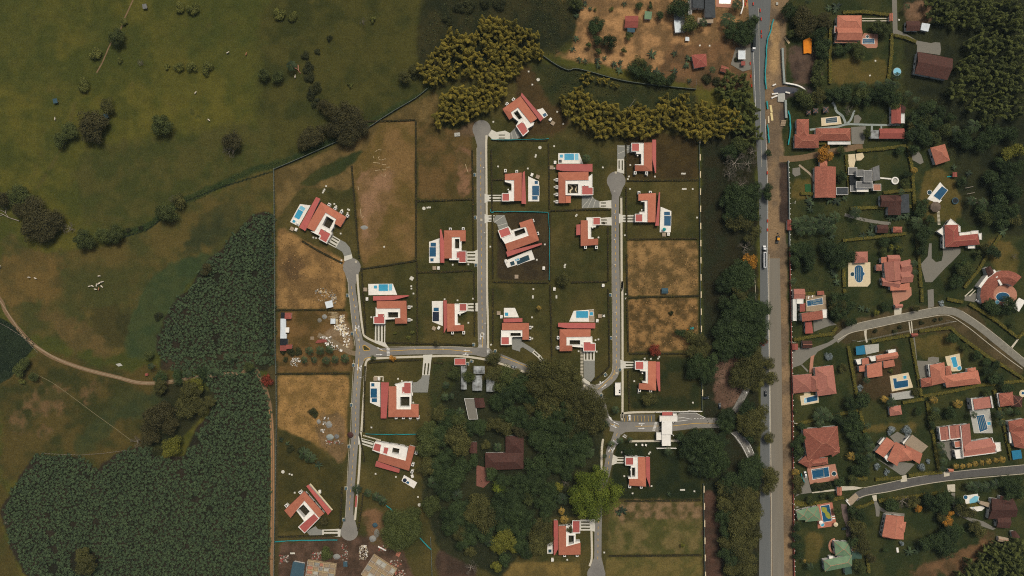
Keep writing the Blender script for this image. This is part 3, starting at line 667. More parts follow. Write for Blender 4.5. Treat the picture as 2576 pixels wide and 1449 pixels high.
def villa(label, short, out, inn, flat, hole=None, garage=(), strip=None, bays=(), brot=0, extra=None, turned=False, dirt=True):
    out, inn, flat = pl(out), pl(inn), pl(flat); f0 = cen(flat+out); b = (*W(f0), 0)
    root = empty('villa', b); tag(root, label, 'house', 'red and white villas of the estate'); landmark(short, f0)
    ho, hi, hf = 3.3, 4.7, 4.0
    wl = MB(); F4 = Ws(flat, hf); H = [Ws(pl(h), hf) for h in (hole or [])]
    wl.sides(F4, 0, hf)
    for h in H: wl.sides(h, 0, hf)
    for i in range(len(out)-1):
        q = inset([W(out[i], ho), W(out[i+1], ho), W(inn[i+1], hi), W(inn[i], hi)], .45); n = 4
        wl.add([(x, y, 0) for x, y in q]+[(q[0][0], q[0][1], ho-.2), (q[1][0], q[1][1], ho-.2), (q[2][0], q[2][1], hi-.2), (q[3][0], q[3][1], hi-.2)], [(k, (k+1) % 4, 4+(k+1) % 4, 4+k) for k in range(4)])
    part('wall', wl, M['wall'], root, b)
    part('tile_roof', strip_roof(out, inn, ho, hi), M['tile2' if turned else 'tile'], root, b)
    if extra: part('tile_roof', strip_roof(pl(extra)[:2], pl(extra)[2:][::-1], 3.2, 3.9), M['tile'], root, b)
    fr = MB(); fr.flat(F4, hf, 0, H); part('flat_roof', fr, M['white'], root, b)
    pp = MB(); ring(pp, F4, .3, hf-.05, hf+.35)
    for h in H: ring(pp, h, .35, hf-.05, hf+.3, True)
    for g in garage: ring(pp, Ws(pl(g), 4.3), .4, 3.9, 4.6, True)
    part('parapet', pp, M['white'], root, b)
    for h in H:
        c = MB(); c.flat(inset(h, -.05), .1); part('courtyard', c, M['soilbr'], root, b)
    for g in garage:
        m_ = MB(); m_.flat(Ws(pl(g), 4.3), 4.3); part('garage_roof', m_, M['crim'], root, b)
    if strip:
        s = pl(strip); S = Ws(s, 3.6); m_ = MB(); m_.prism(S, 3.3, 3.6); part('side_roof', m_, M['crim'], root, b)
        m_ = MB(); m_.sides(inset(S, .5), 0, 3.35); part('porch_wall', m_, M['wall'], root, b)
    gt = MB(); o_ = [W(p, ho) for p in out]; gt.ribbon(o_, .3, ho-.1, ho+.12); gi = inset(o_+[W(p, hi) for p in inn[::-1]], 1.1)[:len(o_)]
    part('gutter', gt, M['gutter'], root, b)
    for x, y in bays:
        c = W(P(x, y), 3); bx = MB(); bx.box((c[0], c[1], 1.6), (1.9, 2.3, 3.2), R(brot)); o = part('window_bay', bx, M['white'], root, b)
        gx_ = MB(); gx_.box((c[0], c[1], 3.2), (1.0, 1.3, .08), R(brot)); part('pane', gx_, M['glass'], o, b)
    # windows along the longer outside walls
    ctr = Vector(b[:2])
    for a_, c_ in list(zip(F4, F4[1:]+F4[:1]))+[(inset(o_, 0)[i], o_[i+1]) for i in range(len(o_)-1)]:
        a_, c_ = Vector(a_), Vector(c_); e_ = c_-a_
        if e_.length < 3.2: continue
        t_ = e_.normalized(); ang = math.atan2(t_.y, t_.x); q_ = (a_+c_)/2; nrm = Vector((-t_.y, t_.x))
        edge_tile = any((a_-Vector(p)).length < .01 for p in o_)
        off = -.42 if edge_tile else .03
        if (q_-ctr).dot(nrm) < 0: nrm = -nrm
        for k in range(min(3, int(e_.length//3.2))):
            p_ = a_+e_*((k+.5)/min(3, int(e_.length//3.2)))+nrm*off; m_ = MB(); m_.box((p_.x, p_.y, 1.45), (1.5, .12, 1.6), ang); part('window', m_, M['glass'], root, b)
    # a vent and a service box on the flat roof
    c = Vector(W(cen(inn), hf)); c2 = Vector(W(cen(flat), hf)); p = c*.45+c2*.55
    vt = MB(); vt.box((c2.x, c2.y, hf+.3), (.9, .9, .6), R(brot)); part('roof_vent', vt, M['deck'], root, b)
    return root
def pool(label, deck, waters, dm='deck', grp='swimming pools with decks', h=.25, furn=None):
    dk = pl(deck) if isinstance(deck, str) else deck; f0 = cen(dk); b = (*W(f0), 0); root = empty('swimming_pool', b); tag(root, label, 'swimming pool', grp)
    m_ = MB(); m_.prism(Ws(dk), 0, h); part('deck', m_, M[dm], root, b)
    cp = MB()
    for i, (s, k) in enumerate(waters):
        p = Ws(pl(s) if isinstance(s, str) else s)
        z = h+.03+.006*i
        m_ = MB(); m_.flat(p, z); part({'L': 'pool_shelf'}.get(k, 'water') if i else 'water', m_, WA[k], root, b)
        ring(cp, p, .28, h-.02, z+.06, True)
    part('coping', cp, M['deck'], root, b)
    return root, b, h
def lanes(root, b, h, s, m='palew', wd=.3):
    mb = MB()
    for q in s.split(','): mb.ribbon(Ws(pl(q)), wd, h+.07)
    part('lane_line', mb, M[m], root, b)
def drive(s, m='apron', name='driveway'): sheet(name, pl(s), M[m])
cell('02')
villa('tilted villa with zigzag crimson side roof beside the topmost turning circle', 'topmost tilted villa', '-28 1205 -98 1095 85 965 255 1192', '10 1180 -12 1130 60 1078 190 1237', '-12 1130 60 1078 190 1237 225 1232 215 1260 150 1300 165 1320 110 1370 40 1265 65 1225 10 1180', ['15 1135 55 1110 105 1185 70 1205'], ['45 1268 110 1222 165 1320 112 1365'], '98 932 318 1190 285 1222 88 960', [(15, 1000), (-50, 1045)], -35, turned=True)
pool('tiny blue plunge pool on white angled deck at the tip of the topmost villa', '250 1105 310 1088 362 1160 320 1192', [('305 1155 335 1135 352 1160 325 1180', 'B')])
drive('-70 1315 -20 1340 -20 1410 -190 1412 -240 1360 -205 1305 -155 1330'); drive('-18 1338 45 1275 110 1365 50 1400 -18 1408', 'paver'); slots('-130 1360 -75 1360 5,-130 1390 -75 1390 5'); joints('-5 1335 5 1405,20 1300 60 1395')
cell('12')
villa('C-shaped villa with its garage at lower left, beside a narrow dark pool deck', 'villa with a dark rectangular pool', '-72 300 100 285 100 572', '-72 362 22 362 22 572', '-72 362 22 362 22 575 -100 575 -100 495 -35 495 -35 470 -5 470 -5 400 -72 380', None, ['-96 500 -30 500 -30 572 -96 572'], '128 270 143 605 96 600 108 290', [(48, 278), (-66, 268)], 0)
r_ = pool('dark blue pool with small square spa on narrow white deck, below the topmost villa', '163 325 272 378 274 577 163 577', [('203 420 272 420 272 520 203 520', 'B'), ('203 522 258 522 258 562 203 562', 'B'), ('228 372 260 372 260 404 228 404', 'B')])
cell('11'); drive('2300 500 2335 512 2475 512 2475 577 2335 577 2300 595'); slots('2352 528 2465 528 6,2352 558 2465 558 6')
cell('12')
villa('villa with long crimson side roof along its top and a curving courtyard garden', 'villa with a curving courtyard garden', '770 278 465 282 468 595', '770 362 538 366 538 595', '538 366 770 362 770 330 808 300 808 433 815 436 815 515 705 518 538 515', ['560 402 666 402 666 495 560 495'], ['705 422 770 422 770 440 812 440 812 508 705 508'], '448 203 810 200 810 278 700 276 515 273 445 256', [(452, 360), (452, 433), (452, 507), (452, 580)], 0, '540 512 592 512 592 592 540 594')
mb = MB(); mb.ribbon(smooth(Ws(pl('572 412 600 430 606 450 585 470 590 490'))), .9, .12, .2); mb.ribbon(smooth(Ws(pl('625 408 650 430 640 460 655 488'))), .8, .12, .2); part('garden_path', mb, M['cream'], bpy.data.objects['villa.002'], tuple(bpy.data.objects['villa.002'].location))
r_ = pool('turquoise pool with loungers on white deck above the curving courtyard villa', '465 93 675 92 715 198 465 198', [('527 97 627 97 627 162 527 162', 'T'), ('627 97 668 97 668 162 627 162', 'L'), ('480 107 512 107 512 138 480 138', 'T')])
drive('702 515 805 520 830 555 880 578 880 640 702 648', 'paver'); drive('880 578 1000 566 1000 648 880 640'); slots('897 594 940 594 6,897 625 940 625 6'); joints('805 520 705 640,812 535 760 645,840 562 815 642')
villa('L-shaped villa at the upper right corner lot with its crimson roof on the right', 'upper right corner villa', '1412 -15 1412 275 1237 272', '1328 -15 1328 215 1237 212', '1200 -10 1328 -10 1328 215 1237 212 1237 205 1300 205 1300 100 1250 100 1250 78 1200 78', None, ['1207 -5 1277 -5 1277 70 1207 70'], '1412 -44 1450 -44 1450 292 1440 290 1412 150', [(1240, 290), (1355, 292)], 0)
drive('1058 12 1200 12 1200 75 1160 95 1130 130 1128 152 1058 152', 'paver'); drive('1060 152 1128 152 1128 300 1058 280'); slots('1077 170 1077 245 6,1109 170 1109 260 6'); joints('1060 20 1200 40,1065 100 1190 45')
villa('villa with narrow crimson roof next to a deck carrying a teal parasol', 'villa with a teal poolside parasol', '1272 500 1450 492 1445 787', '1272 570 1365 566 1365 787', '1300 568 1365 566 1365 787 1238 785 1238 703 1282 703 1282 682 1335 682 1335 582 1300 582', None, ['1243 708 1310 708 1310 780 1243 780'], '1478 485 1490 485 1480 822 1440 822 1450 770', [(1278, 490), (1392, 488)], 0)
pool('dark blue pool on white deck with a round teal parasol', '1495 632 1603 675 1597 888 1485 888', [('1530 722 1598 722 1596 824 1530 822', 'B'), ('1530 682 1588 682 1588 720 1530 720', 'B')])
drive('1075 700 1110 715 1238 715 1238 788 1110 785 1075 800'); slots('1124 736 1218 736 6,1124 764 1218 764 6')
villa('poolless L-shaped villa left of the right-hand straight street', 'poolless L-shaped villa', '690 768 690 1028 867 1015', '762 768 764 955 867 952', '750 738 888 735 888 815 845 818 845 838 795 840 797 940 820 940 820 955 764 955 762 768 750 768', None, ['818 742 884 742 884 810 818 810'], '648 812 688 808 688 915 646 918', [(740, 1038), (850, 1040)], 0)
drive('888 745 1000 735 1002 820 888 815'); slots('900 765 950 765 6,900 795 950 795 6')
villa('steeply tilted villa ringed by bare brown soil with its pool to the south', 'tilted villa on bare brown soil', '72 791 203 748 274 970 -45 1085', '88 843 140 830 170 922 -70 1005', '-140 870 -34 832 -5 868 88 843 140 830 170 922 -70 1005 -110 945', ['20 880 122 845 138 890 35 930'], ['-136 872 -38 836 -12 908 -110 943'], '-60 1085 298 995 302 1012 -45 1135', [(210, 772), (258, 900)], 17, turned=True)
pool('dark teal pool on tilted white deck over bare brown soil', '-80 1180 195 1063 230 1160 -45 1245', [('40 1165 165 1115 180 1165 55 1217', 'D'), ('-22 1190 18 1176 30 1212 -10 1228', 'D'), ('28 1160 70 1145 76 1165 34 1180', 'T')])
cell('11'); drive('2400 745 2415 715 2500 715 2540 830 2445 868 2425 805 2390 785', 'paver'); drive('2300 705 2335 717 2402 717 2390 783 2335 785 2300 800'); slots('2345 735 2395 735 6,2345 766 2382 766 6'); joints('2395 790 2500 718,2430 825 2530 795')
villa('villa left of the long straight street with a three-slot drive', 'villa with a three-slot drive', '1892 1152 1890 868 2112 866 2112 978', '1970 1150 1970 936 2055 936 2055 978', '1970 936 2055 936 2055 978 2068 978 2068 1075 2115 1078 2115 1195 2040 1195 2040 1168 1945 1168 1945 1152 1970 1150', ['2002 955 2046 955 2046 1050 2002 1050'], ['2020 1080 2110 1080 2110 1190 2045 1190 2045 1145 2020 1145'], '1850 860 1865 860 1892 980 1895 1195 1856 1195', [(1955, 858), (2085, 854)], 0)
pool('two-tone navy pool on white deck left of the three-slot drive villa', '1742 985 1847 948 1850 1197 1742 1197', [('1746 1037 1811 1037 1811 1133 1746 1133', 'B'), ('1757 993 1811 993 1811 1035 1757 1035', 'B'), ('1755 1150 1787 1150 1787 1182 1755 1182', 'B')])
drive('2120 1082 2190 1082 2232 1062 2232 1205 2120 1192'); slots('2133 1103 2200 1103 7,2133 1137 2200 1137 7,2133 1171 2200 1171 7')
villa('largest tilted villa above the left turning circle', 'largest tilted villa', '505 840 655 580 912 735 852 838', '587 880 700 688 808 755 793 800', '587 880 700 688 808 752 780 840 755 880 765 905 712 1003 635 960 650 930 550 880', ['712 725 785 770 740 855 668 815'], ['655 852 750 905 705 990 637 950 655 918 630 905'], '605 533 648 550 495 875 433 838', [(735, 610), (795, 648), (858, 683), (918, 722)], -31, turned=True)
pool('turquoise pool with pale shelf on white wedge deck, leftmost in the estate', '443 605 550 618 430 830 345 785', [('427 655 478 682 435 762 385 735', 'T'), ('455 620 500 648 480 678 430 650', 'L'), ('378 760 403 775 388 797 365 783', 'T')])
drive('760 910 850 965 805 1045 715 1000'); slots('775 940 830 972 6,760 966 815 998 6,742 994 800 1027 6'); drive('850 965 900 990 945 1040 965 1110 888 1130 870 1085 805 1045', 'paver'); drive('888 1130 965 1110 972 1150 890 1180'); joints('845 1065 905 995,870 1090 945 1050')
cell('21')
villa('villa with the longest slotted drive beside the road junction', 'villa with the longest slotted drive', '1215 130 1515 126 1522 358 1398 360', '1215 207 1452 205 1452 302 1398 305', '1205 195 1215 207 1452 205 1452 302 1400 312 1300 318 1300 360 1182 358 1182 288 1205 285', ['1327 243 1430 243 1430 297 1327 297'], ['1190 290 1228 290 1228 262 1290 262 1292 355 1190 355'], '1178 82 1530 72 1545 80 1380 122 1178 126', [(1540, 193), (1540, 320)], 0)
pool('bright turquoise pool on white wedge deck above the longest slotted drive villa', '1130 -41 1378 -43 1420 68 1133 72', [('1235 -38 1332 -38 1332 30 1235 30', 'T'), ('1332 -38 1370 -38 1370 25 1332 28', 'L'), ('1188 -25 1218 -25 1218 5 1188 5', 'T')])
drive('1200 362 1303 362 1300 545 1338 605 1195 552'); slots('1219 380 1219 525 7,1251 380 1251 530 7,1283 380 1283 540 7')
villa('villa beside a half black pool and a purple-leaved bush', 'villa with a half black pool', '1920 158 1922 440 2093 432', '1998 158 2000 375 2093 370', '1998 158 2050 158 2120 155 2120 235 2075 255 2028 262 2030 355 2055 360 2055 372 2000 375', None, ['2050 160 2118 160 2118 228 2050 228'], '1885 125 1920 125 1920 400 1890 458', [(1977, 450), (2090, 450)], 0)
pool('half black, half navy pool on narrow white deck', '1770 132 1882 130 1880 382 1775 340', [('1778 238 1842 238 1842 335 1778 335', 'S'), ('1787 197 1840 197 1840 236 1787 236', 'B')])
drive('2122 155 2235 150 2235 235 2122 232'); slots('2140 175 2204 175 6,2140 209 2204 209 6')
cell('22')
villa('villa with a fan of grey paving and a curved drive to the street below', 'villa with a curving lower drive', '-101 350 172 350 172 520', '-101 425 105 425 105 520', '-110 425 105 425 105 490 0 492 0 570 -110 570', ['-15 452 88 452 88 484 -15 484'], ['-107 495 -32 495 -32 568 -107 568'], '-85 308 105 303 105 343 -85 346', [(182, 398), (180, 508)], 0)
pool('single small square spa on a large white wedge deck', '-81 200 30 200 70 295 -81 295', [('-71 247 -38 247 -38 280 -71 280', 'T')])
drive('0 492 98 492 100 540 230 620 195 650 110 595 85 605 80 640 0 615', 'paver'); drive('200 650 225 625 290 680 340 745 335 790 300 760 260 700'); slots('225 645 260 678 6,280 700 318 740 6'); joints('2 560 98 560,130 610 155 575')
villa('villa at the end of a stepping-stone walk with a timber-decked pool', 'villa with a brown timber pool deck', '792 413 478 413 478 637 607 635', '790 490 548 492 548 578 607 578', '548 492 808 490 808 550 840 555 840 635 720 635 718 600 607 590 607 578 548 578', ['580 525 686 525 686 570 580 570'], ['722 545 790 545 790 560 836 560 836 632 722 632'], '465 350 838 350 838 406 560 406 462 390', [(465, 500), (463, 600)], 0)
r_ = pool('turquoise pool with brown timber deck on its right side', '620 230 825 215 828 340 575 338', [('645 232 765 232 765 300 645 300', 'T'), ('782 242 815 242 815 275 782 275', 'T')])
m_ = MB(); m_.flat(Ws(pl('772 222 826 219 826 338 774 338')), .265); part('timber_deck', m_, M['ten'], r_[0], r_[1])
drive('720 638 832 638 832 730 720 730'); slots('742 652 742 715 7,775 652 775 715 7,808 652 808 715 7'); drive('720 730 832 730 832 890 795 945 722 905', 'paver'); drive('722 905 780 945 795 985 690 935'); joints('722 782 830 782,722 845 830 870')
mb = MB()
for k in range(20): mb.box((*W(P(703, 606+k*14.5)), .06), (2.1, .6, .12))
struct('stepping_stones', mb, M['walk'])
villa('villa with open lawn to its right, below the red flame tree', 'villa below the red flame tree', '1450 738 1452 1033 1275 1020', '1370 738 1370 960 1278 960', '1240 735 1370 735 1370 960 1312 950 1312 940 1345 938 1345 840 1290 835 1285 820 1240 818', None, ['1243 742 1320 742 1320 815 1243 815'], '1452 742 1488 742 1492 1040 1475 1038 1452 900', [(1283, 1030), (1395, 1035)], 0)
drive('1090 720 1135 738 1240 742 1240 803 1125 808 1090 830'); slots('1148 759 1220 759 6,1148 790 1220 790 6')
cell('32')
villa('villa with a crimson porch at its foot, just below the gatehouse', 'villa below the gatehouse', '1345 252 1350 550 1178 540', '1268 252 1270 472 1178 472', '1140 248 1268 248 1270 472 1170 470 1170 455 1195 455 1195 340 1140 335', ['1206 357 1240 357 1240 450 1206 450'], ['1145 257 1218 257 1218 328 1145 328'], '1348 250 1388 250 1390 560 1350 450', [(1185, 548), (1300, 552)], 0)
drive('1015 225 1060 250 1140 250 1140 315 1050 315 1000 335'); slots('1066 264 1120 264 6,1060 296 1120 296 6')
villa('bottom villa overhung by an orange-leaved palm', 'bottom villa under an orange palm', '465 945 468 1240 690 1235', '543 945 545 1155 690 1115', '543 945 612 940 612 1010 685 1010 685 1018 640 1020 642 1100 685 1100 685 1115 545 1155', ['570 1040 622 1040 622 1120 570 1134'], ['612 895 680 895 680 1010 605 1010'], '420 890 462 890 462 1180 430 1240 420 1240', [(530, 1240), (655, 1240)], 0)
pool('small dark square spa on a white clipped deck by the bottom villa', '355 1125 412 1102 412 1222 355 1222', [('365 1180 397 1180 397 1212 365 1212', 'D')])
drive('685 880 790 880 835 870 835 1000 790 990 685 990'); slots('700 905 778 905 7,700 935 778 935 7,700 967 778 967 7')
cell('21')
villa('largest upright villa, wide crimson roof on its left, below the main estate street', 'largest upright villa', '1333 990 1330 1300 1638 1302 1638 1170', '1413 990 1413 1222 1560 1222 1560 1168', '1395 968 1490 945 1570 942 1565 1060 1562 1222 1413 1222 1413 990', ['1452 1095 1545 1095 1545 1192 1452 1192'], ['1492 952 1557 952 1557 1060 1472 1060 1472 995 1492 995'], '1257 950 1337 950 1312 1312 1255 1312', [(1410, 1303), (1482, 1303), (1552, 1303), (1630, 1303)], 0)
pool('long blue pool with separate square spa left of the largest upright villa', '1148 945 1250 945 1252 1200 1148 1152', [('1154 1010 1218 1010 1218 1105 1154 1105', 'B'), ('1165 1107 1218 1107 1218 1147 1165 1147', 'B'), ('1160 957 1193 957 1193 990 1160 990', 'B')])
drive('1570 950 1620 945 1665 905 1672 880 1748 880 1730 1050 1570 1050', 'paver'); drive('1672 878 1685 710 1680 672 1775 668 1765 720 1748 878'); slots('1705 762 1695 865 7,1738 762 1728 865 7'); joints('1600 950 1600 1048,1622 945 1650 1048,1660 915 1725 1040,1672 885 1745 960')
mb = MB(); mb.ribbon(Ws(pl('1190 892 1280 892 1278 938')), 1.0, 0, .1); struct('stepping_stones', mb, M['walk'])
cell('31')
villa('tilted villa with three roof lights, overlooking a detached white deck with an octagonal spa', 'tilted villa with an octagonal spa', '1225 295 1540 392 1605 150', '1245 220 1505 290 1540 135', '1200 95 1480 140 1530 160 1505 290 1250 215 1172 185', ['1378 155 1445 170 1435 225 1365 210'], ['1195 112 1260 128 1245 200 1178 180', '1292 152 1333 160 1318 222 1280 210'], '1210 292 1447 375 1440 412 1198 345', [(1612, 210), (1578, 328), (1570, 400)], -17, turned=True)
pool('black octagonal spa on a tilted white rectangular deck', '1490 432 1622 508 1590 567 1465 490', [([P(1498+22*math.cos(R(45*k)), 485+22*math.sin(R(45*k))) for k in range(8)], 'S'), ('1520 492 1545 500 1536 525 1508 510', 'B')])
drive('1030 40 1065 60 1190 95 1172 160 1065 122 1030 125'); slots('1075 76 1180 103 6,1072 105 1172 135 6')
mb = MB()
for k in range(12): c = W(P(1085+k*15, 36+k*4.2)); mb.box((*c, .05), (1.0, .9, .1), R(-15))
struct('stepping_stones', mb, M['walk'])
villa('tilted villa with a cream gutter strip, at the bottom turning circle', 'tilted villa at the bottom turning circle', '283 788 488 592 690 820', '348 865 487 690 632 860', '395 775 487 688 640 868 490 1018 428 952 485 895', ['478 727 542 797 485 860 415 785'], ['585 823 630 870 490 1012 432 955'], '528 530 760 795 725 835 505 545', [(445, 608), (305, 742)], 40, turned=True)
mb = MB(); mb.ribbon([W(P(545, 522), 3.5), W(P(768, 786), 3.5)], 1.0, 3.2, 3.5); o_ = single('eaves_canopy', mb, M['cream'], 'long cream canopy along the crimson roof of the bottom turning circle villa', 'canopy')
drive('510 1000 600 945 625 975 668 982 668 1045 548 1045', 'paver'); drive('668 980 855 972 850 1052 668 1045'); slots('690 997 818 997 7,690 1028 818 1028 7'); joints('535 1030 605 955,580 1045 620 975,625 1045 645 980')
# ---------------------------------------------------------------- other houses
def hip_faces(q, h0, h1, k=1.0):
    "q: 4 world corners; ridge along the long side; k=0 makes a gable"
    a, b, c, d = [Vector(p) for p in q]
    if (b-a).length+(c-d).length < (c-b).length+(d-a).length: a, b, c, d = b, c, d, a
    m0, m1 = (a+d)/2, (b+c)/2; L = (m1-m0).length; wv = ((d-a).length+(c-b).length)/4; t = (m1-m0)/max(L, 1e-6)
    s = min(wv*k, L*.499); r0, r1 = m0+t*s, m1-t*s
    V = [(*a, h0), (*b, h0), (*c, h0), (*d, h0), (*r0, h1), (*r1, h1)]
    return V, [(0, 1, 5, 4), (1, 2, 5), (2, 3, 4, 5), (3, 0, 4)]
def roof_part(root, b, kind, q, h0, h1, m, rid='ridge', wallm='wall', th=.22):
    mb = MB(); Q = [W(p, h0) for p in q]
    if kind in 'hg':
        V, Fs = hip_faces(Q, h0, h1, 1.0 if kind == 'h' else 0.0); mb.add(V, Fs); mb.sides(Q, h0-th, h0)
        rb = MB(); rp = [V[4], V[5]]
        rb.tube(rp, .15, 5)
        if kind == 'h':
            for i, j in ((0, 4), (3, 4), (1, 5), (2, 5)): rb.tube([V[i], V[j]], .11, 5)
    elif kind == 's':
        V = [(*Q[0], h1), (*Q[1], h1), (*Q[2], h0), (*Q[3], h0)]; bt = [(x, y, z-th) for x, y, z in V]; mb.add(V+bt, [(0, 1, 2, 3)]+[(i, (i+1) % 4, 4+(i+1) % 4, 4+i) for i in range(4)]); rb = None
    else: mb.prism(Q, h0-th, h0); rb = None
    rf = part('roof', mb, M[m], root, b)
    if rb is not None and rid: part('ridge_cap', rb, M[rid], rf, b)
    if wallm:
        wl = MB(); wl.sides(inset(Q, .5), 0, h0-.05); part('wall', wl, M[wallm], root, b)
    if kind == 'f' and wallm:
        pp = MB(); ring(pp, Q, .25, h0-.05, h0+.3); part('parapet', pp, M[wallm], rf, b)
    return rf
def house(label, short, wings, name='house', cat='house', group=None, lm=True):
    allp = []
    W_ = []
    for wg in wings:
        kind, s, h0, h1, m = wg[:5]; a = [float(t) for t in s.split()]
        q = rect(*a) if len(a) == 4 else pl(a); W_.append((kind, q, h0, h1, m, wg[5] if len(wg) > 5 else 'wall', wg[6] if len(wg) > 6 else 'ridge')); allp += q
    f0 = cen(allp); b = (*W(f0), 0); root = empty(name, b); tag(root, label, cat, group)
    if lm and short: landmark(short, f0)
    for kind, q, h0, h1, m, wm, rg in W_:
        roof_part(root, b, kind, q, h0, h1, m, rg, wm)
        if wm and cat in ('house', 'gatehouse'):
            Q = inset([W(p, h0) for p in q], .44)
            for a_, c_ in zip(Q, Q[1:]+Q[:1]):
                a_, c_ = Vector(a_), Vector(c_); e_ = c_-a_
                if e_.length > 5:
                    p_ = (a_+c_)/2; m_ = MB(); m_.box((p_.x, p_.y, 1.6), (1.8, .14, 1.3), math.atan2(e_.y, e_.x)); part('window', m_, M['glass'], root, b)
    return root, b
def windows(root, b, s, n, h=1.6, out=.05, wd=1.1, ht=1.2):
    "dark windows along a wall line given in the picture"
    p = pl(s); a, c = Vector(W(p[0], h)), Vector(W(p[1], h)); t = (c-a); ang = math.atan2(t.y, t.x)
    for k in range(n):
        q = a+t*((k+.5)/n); m_ = MB(); m_.box((q.x, q.y, h), (wd, .25, ht), ang); part('window', m_, M['glass'], root, b)
def tank(label, x, y, r=1.6, h=2.0, m='deck', name='water_tank', cat='tank'):
    c = W(P(x, y)); root = empty(name, (*c, 0)); tag(root, label, cat); b = (*c, 0)
    mb = MB(); mb.tube([(*c, 0), (*c, h)], r, 16); part('body', mb, M[m], root, b); mb = MB(); mb.tube([(*c, h), (c[0], c[1], h+.15)], [r*.35, r*.3], 10); part('lid', mb, M['tanbox'], root, b)
H = 'houses right of the main road'
cell('03')
house('orange-roofed house with a pale slot across its roof at the top right', 'top orange-roofed house', [('h', '697 155 942 290', 5, 7, 'clay'), ('g', '690 275 940 405', 5, 7, 'clay'), ('s', '670 405 670 432 895 435 895 405', 3, 3.4, 'pterr'), ('f', '668 262 692 330', 4, 4, 'clay')], group=H)
r_, b_ = pool('blue pool with a round spa on a pink terrace by the top orange-roofed house', '930 400 965 335 1035 340 1105 345 1100 470 1085 485 1000 485 930 440', [('955 390 1065 392 1068 440 950 440', 'B'), (disc(P(998, 370), 3.6), 'D')], 'pterr')[:2]
lanes(r_, b_, .25, '968 405 1052 405 1052 430 968 430 968 405')
cell('03')
house('long dark brown tiled house below the grey gravel yard', 'long dark brown house', [('g', '1505 520 1862 590 1805 805 1475 740', 4, 6.5, 'brown', 'wall', None)], group=H)
mb = MB(); mb.ribbon(Ws(pl('1500 525 1470 680 1450 750')), 1.2, 0, 1.2); single('garden_wall', mb, M['grey'], 'low pale wall along the left side of the long dark brown house', 'wall')
house('half ruined brown house with a bright white tin roof on its right', 'ruined house with a white tin roof', [('g', '1388 212 1525 312', 3.2, 4.4, 'brown', 'wall', None), ('s', '1545 232 1628 245 1612 318 1535 300', 3, 3.6, 'tinw')], group=H)
house('long terracotta house with two wings around a left-hand hip', 'long terracotta house', [('h', '288 1198 412 1390', 4.2, 6, 'oldred'), ('h', '268 1352 510 1490', 4, 6, 'oldred'), ('h', '480 1290 830 1415', 4, 6.2, 'oldred'), ('f', '600 1425 830 1455', 3, 3, 'wall')], group=H)
r_ = pool('dark teal pool on a cream raised deck above the long terracotta house', '530 1188 720 1170 738 1250 535 1270', [('578 1195 688 1180 690 1232 580 1240', 'D')], 'cream', h=.6)
lanes(r_[0], r_[1], .6, '590 1208 680 1198,590 1225 680 1215')
house('tall pink-roofed shed with a white annexe on its right', 'tall pink-roofed shed', [('g', '1242 1052 1338 1243', 4, 5.4, 'redbrown', 'wall', None), ('f', '1328 1145 1375 1240', 3.2, 3, 'wall'), ('s', '1340 1055 1385 1080 1372 1140 1338 1135', 3, 3.6, 'brown')], group=H)
house('low pink-roofed building with a whitish left end', 'low pink-roofed building', [('g', '1118 1293 1370 1395', 3.4, 4.6, 'redbrown', 'wall', None), ('s', '1030 1310 1030 1395 1118 1395 1118 1310', 3, 3.4, 'tin')], group=H)
for x0, y0, x1, y1, t in ((388, 1112, 430, 1152, 'left'), (455, 1090, 505, 1138, 'middle'), (555, 1075, 608, 1132, 'right')):
    house(f'small dark glass-topped garden canopy, the {t} of three in a row', '', [('h', f'{x0} {y0} {x1} {y1}', 2.4, 3.2, 'dgrey', None, 'ridge')], 'garden_canopy', 'canopy', 'dark garden canopies', False)
c = W(P(1293, 725)); mb = MB(); mb.tube([(*c, .0), (*c, .9)], 3.1, 24); o = single('above_ground_pool', mb, M['palew'], 'round pale turquoise above-ground pool on the lawn under a palm', 'pool'); mb = MB(); mb.tube([(*c, .9), (*c, .93)], 2.8, 24); part('water', mb, WA['L'], o, (*c, 0))
cell('13')
house('long house of weathered red tile with an orange porch above it', 'weathered red tiled house', [('g', '470 228 682 542', 4.2, 6.4, 'oldred', 'wall', None), ('h', '522 150 597 228', 3.4, 4.6, 'clay'), ('f', '685 436 805 512', 3.2, 3, 'dgrey')], group=H)
house('grey flat-roofed modern house with white walls and a terracotta terrace', 'grey flat-roofed house', [('f', '890 260 960 330', 6, 6, 'grey'), ('f', '962 265 1046 385', 6.6, 6, 'grey'), ('s', '1045 240 1110 215 1128 360 1058 372', 5, 6.2, 'grey'), ('f', '885 375 1050 445', 5.2, 5, 'grey'), ('f', '1056 402 1136 470', 4, 4, 'pterr'), ('f', '890 446 1010 482', 3.4, 3, 'deck'), ('f', '805 235 895 310', 2.6, 2, 'grey'), ('f', '825 402 888 480', 2.6, 2, 'grey')], group=H)
mb = MB(); p = Ws(pl('818 318 890 310 893 395 860 412 825 415'), 3); mb.prism(p, 2.9, 3.0); single('shade_net', mb, M['black'], 'black shade net stretched left of the grey flat-roofed house', 'net')
c = W(P(1273, 370)); mb = MB()
p = [(c[0]+2.8*math.cos(R(15*k)), c[1]+2.8*math.sin(R(15*k))) for k in range(24)]; ring(mb, p, .9, 0, .9); f_ = single('round_fountain', mb, M['white'], 'round white walled basin joined to the grey house by a white walk', 'fountain'); mb = MB(); mb.flat(inset(p, .9), .3); part('basin', mb, M['gterr'], f_, (*c, 0))
sheet('garden_path', pl('1125 335 1238 345 1238 360 1128 350'), M['deck'])
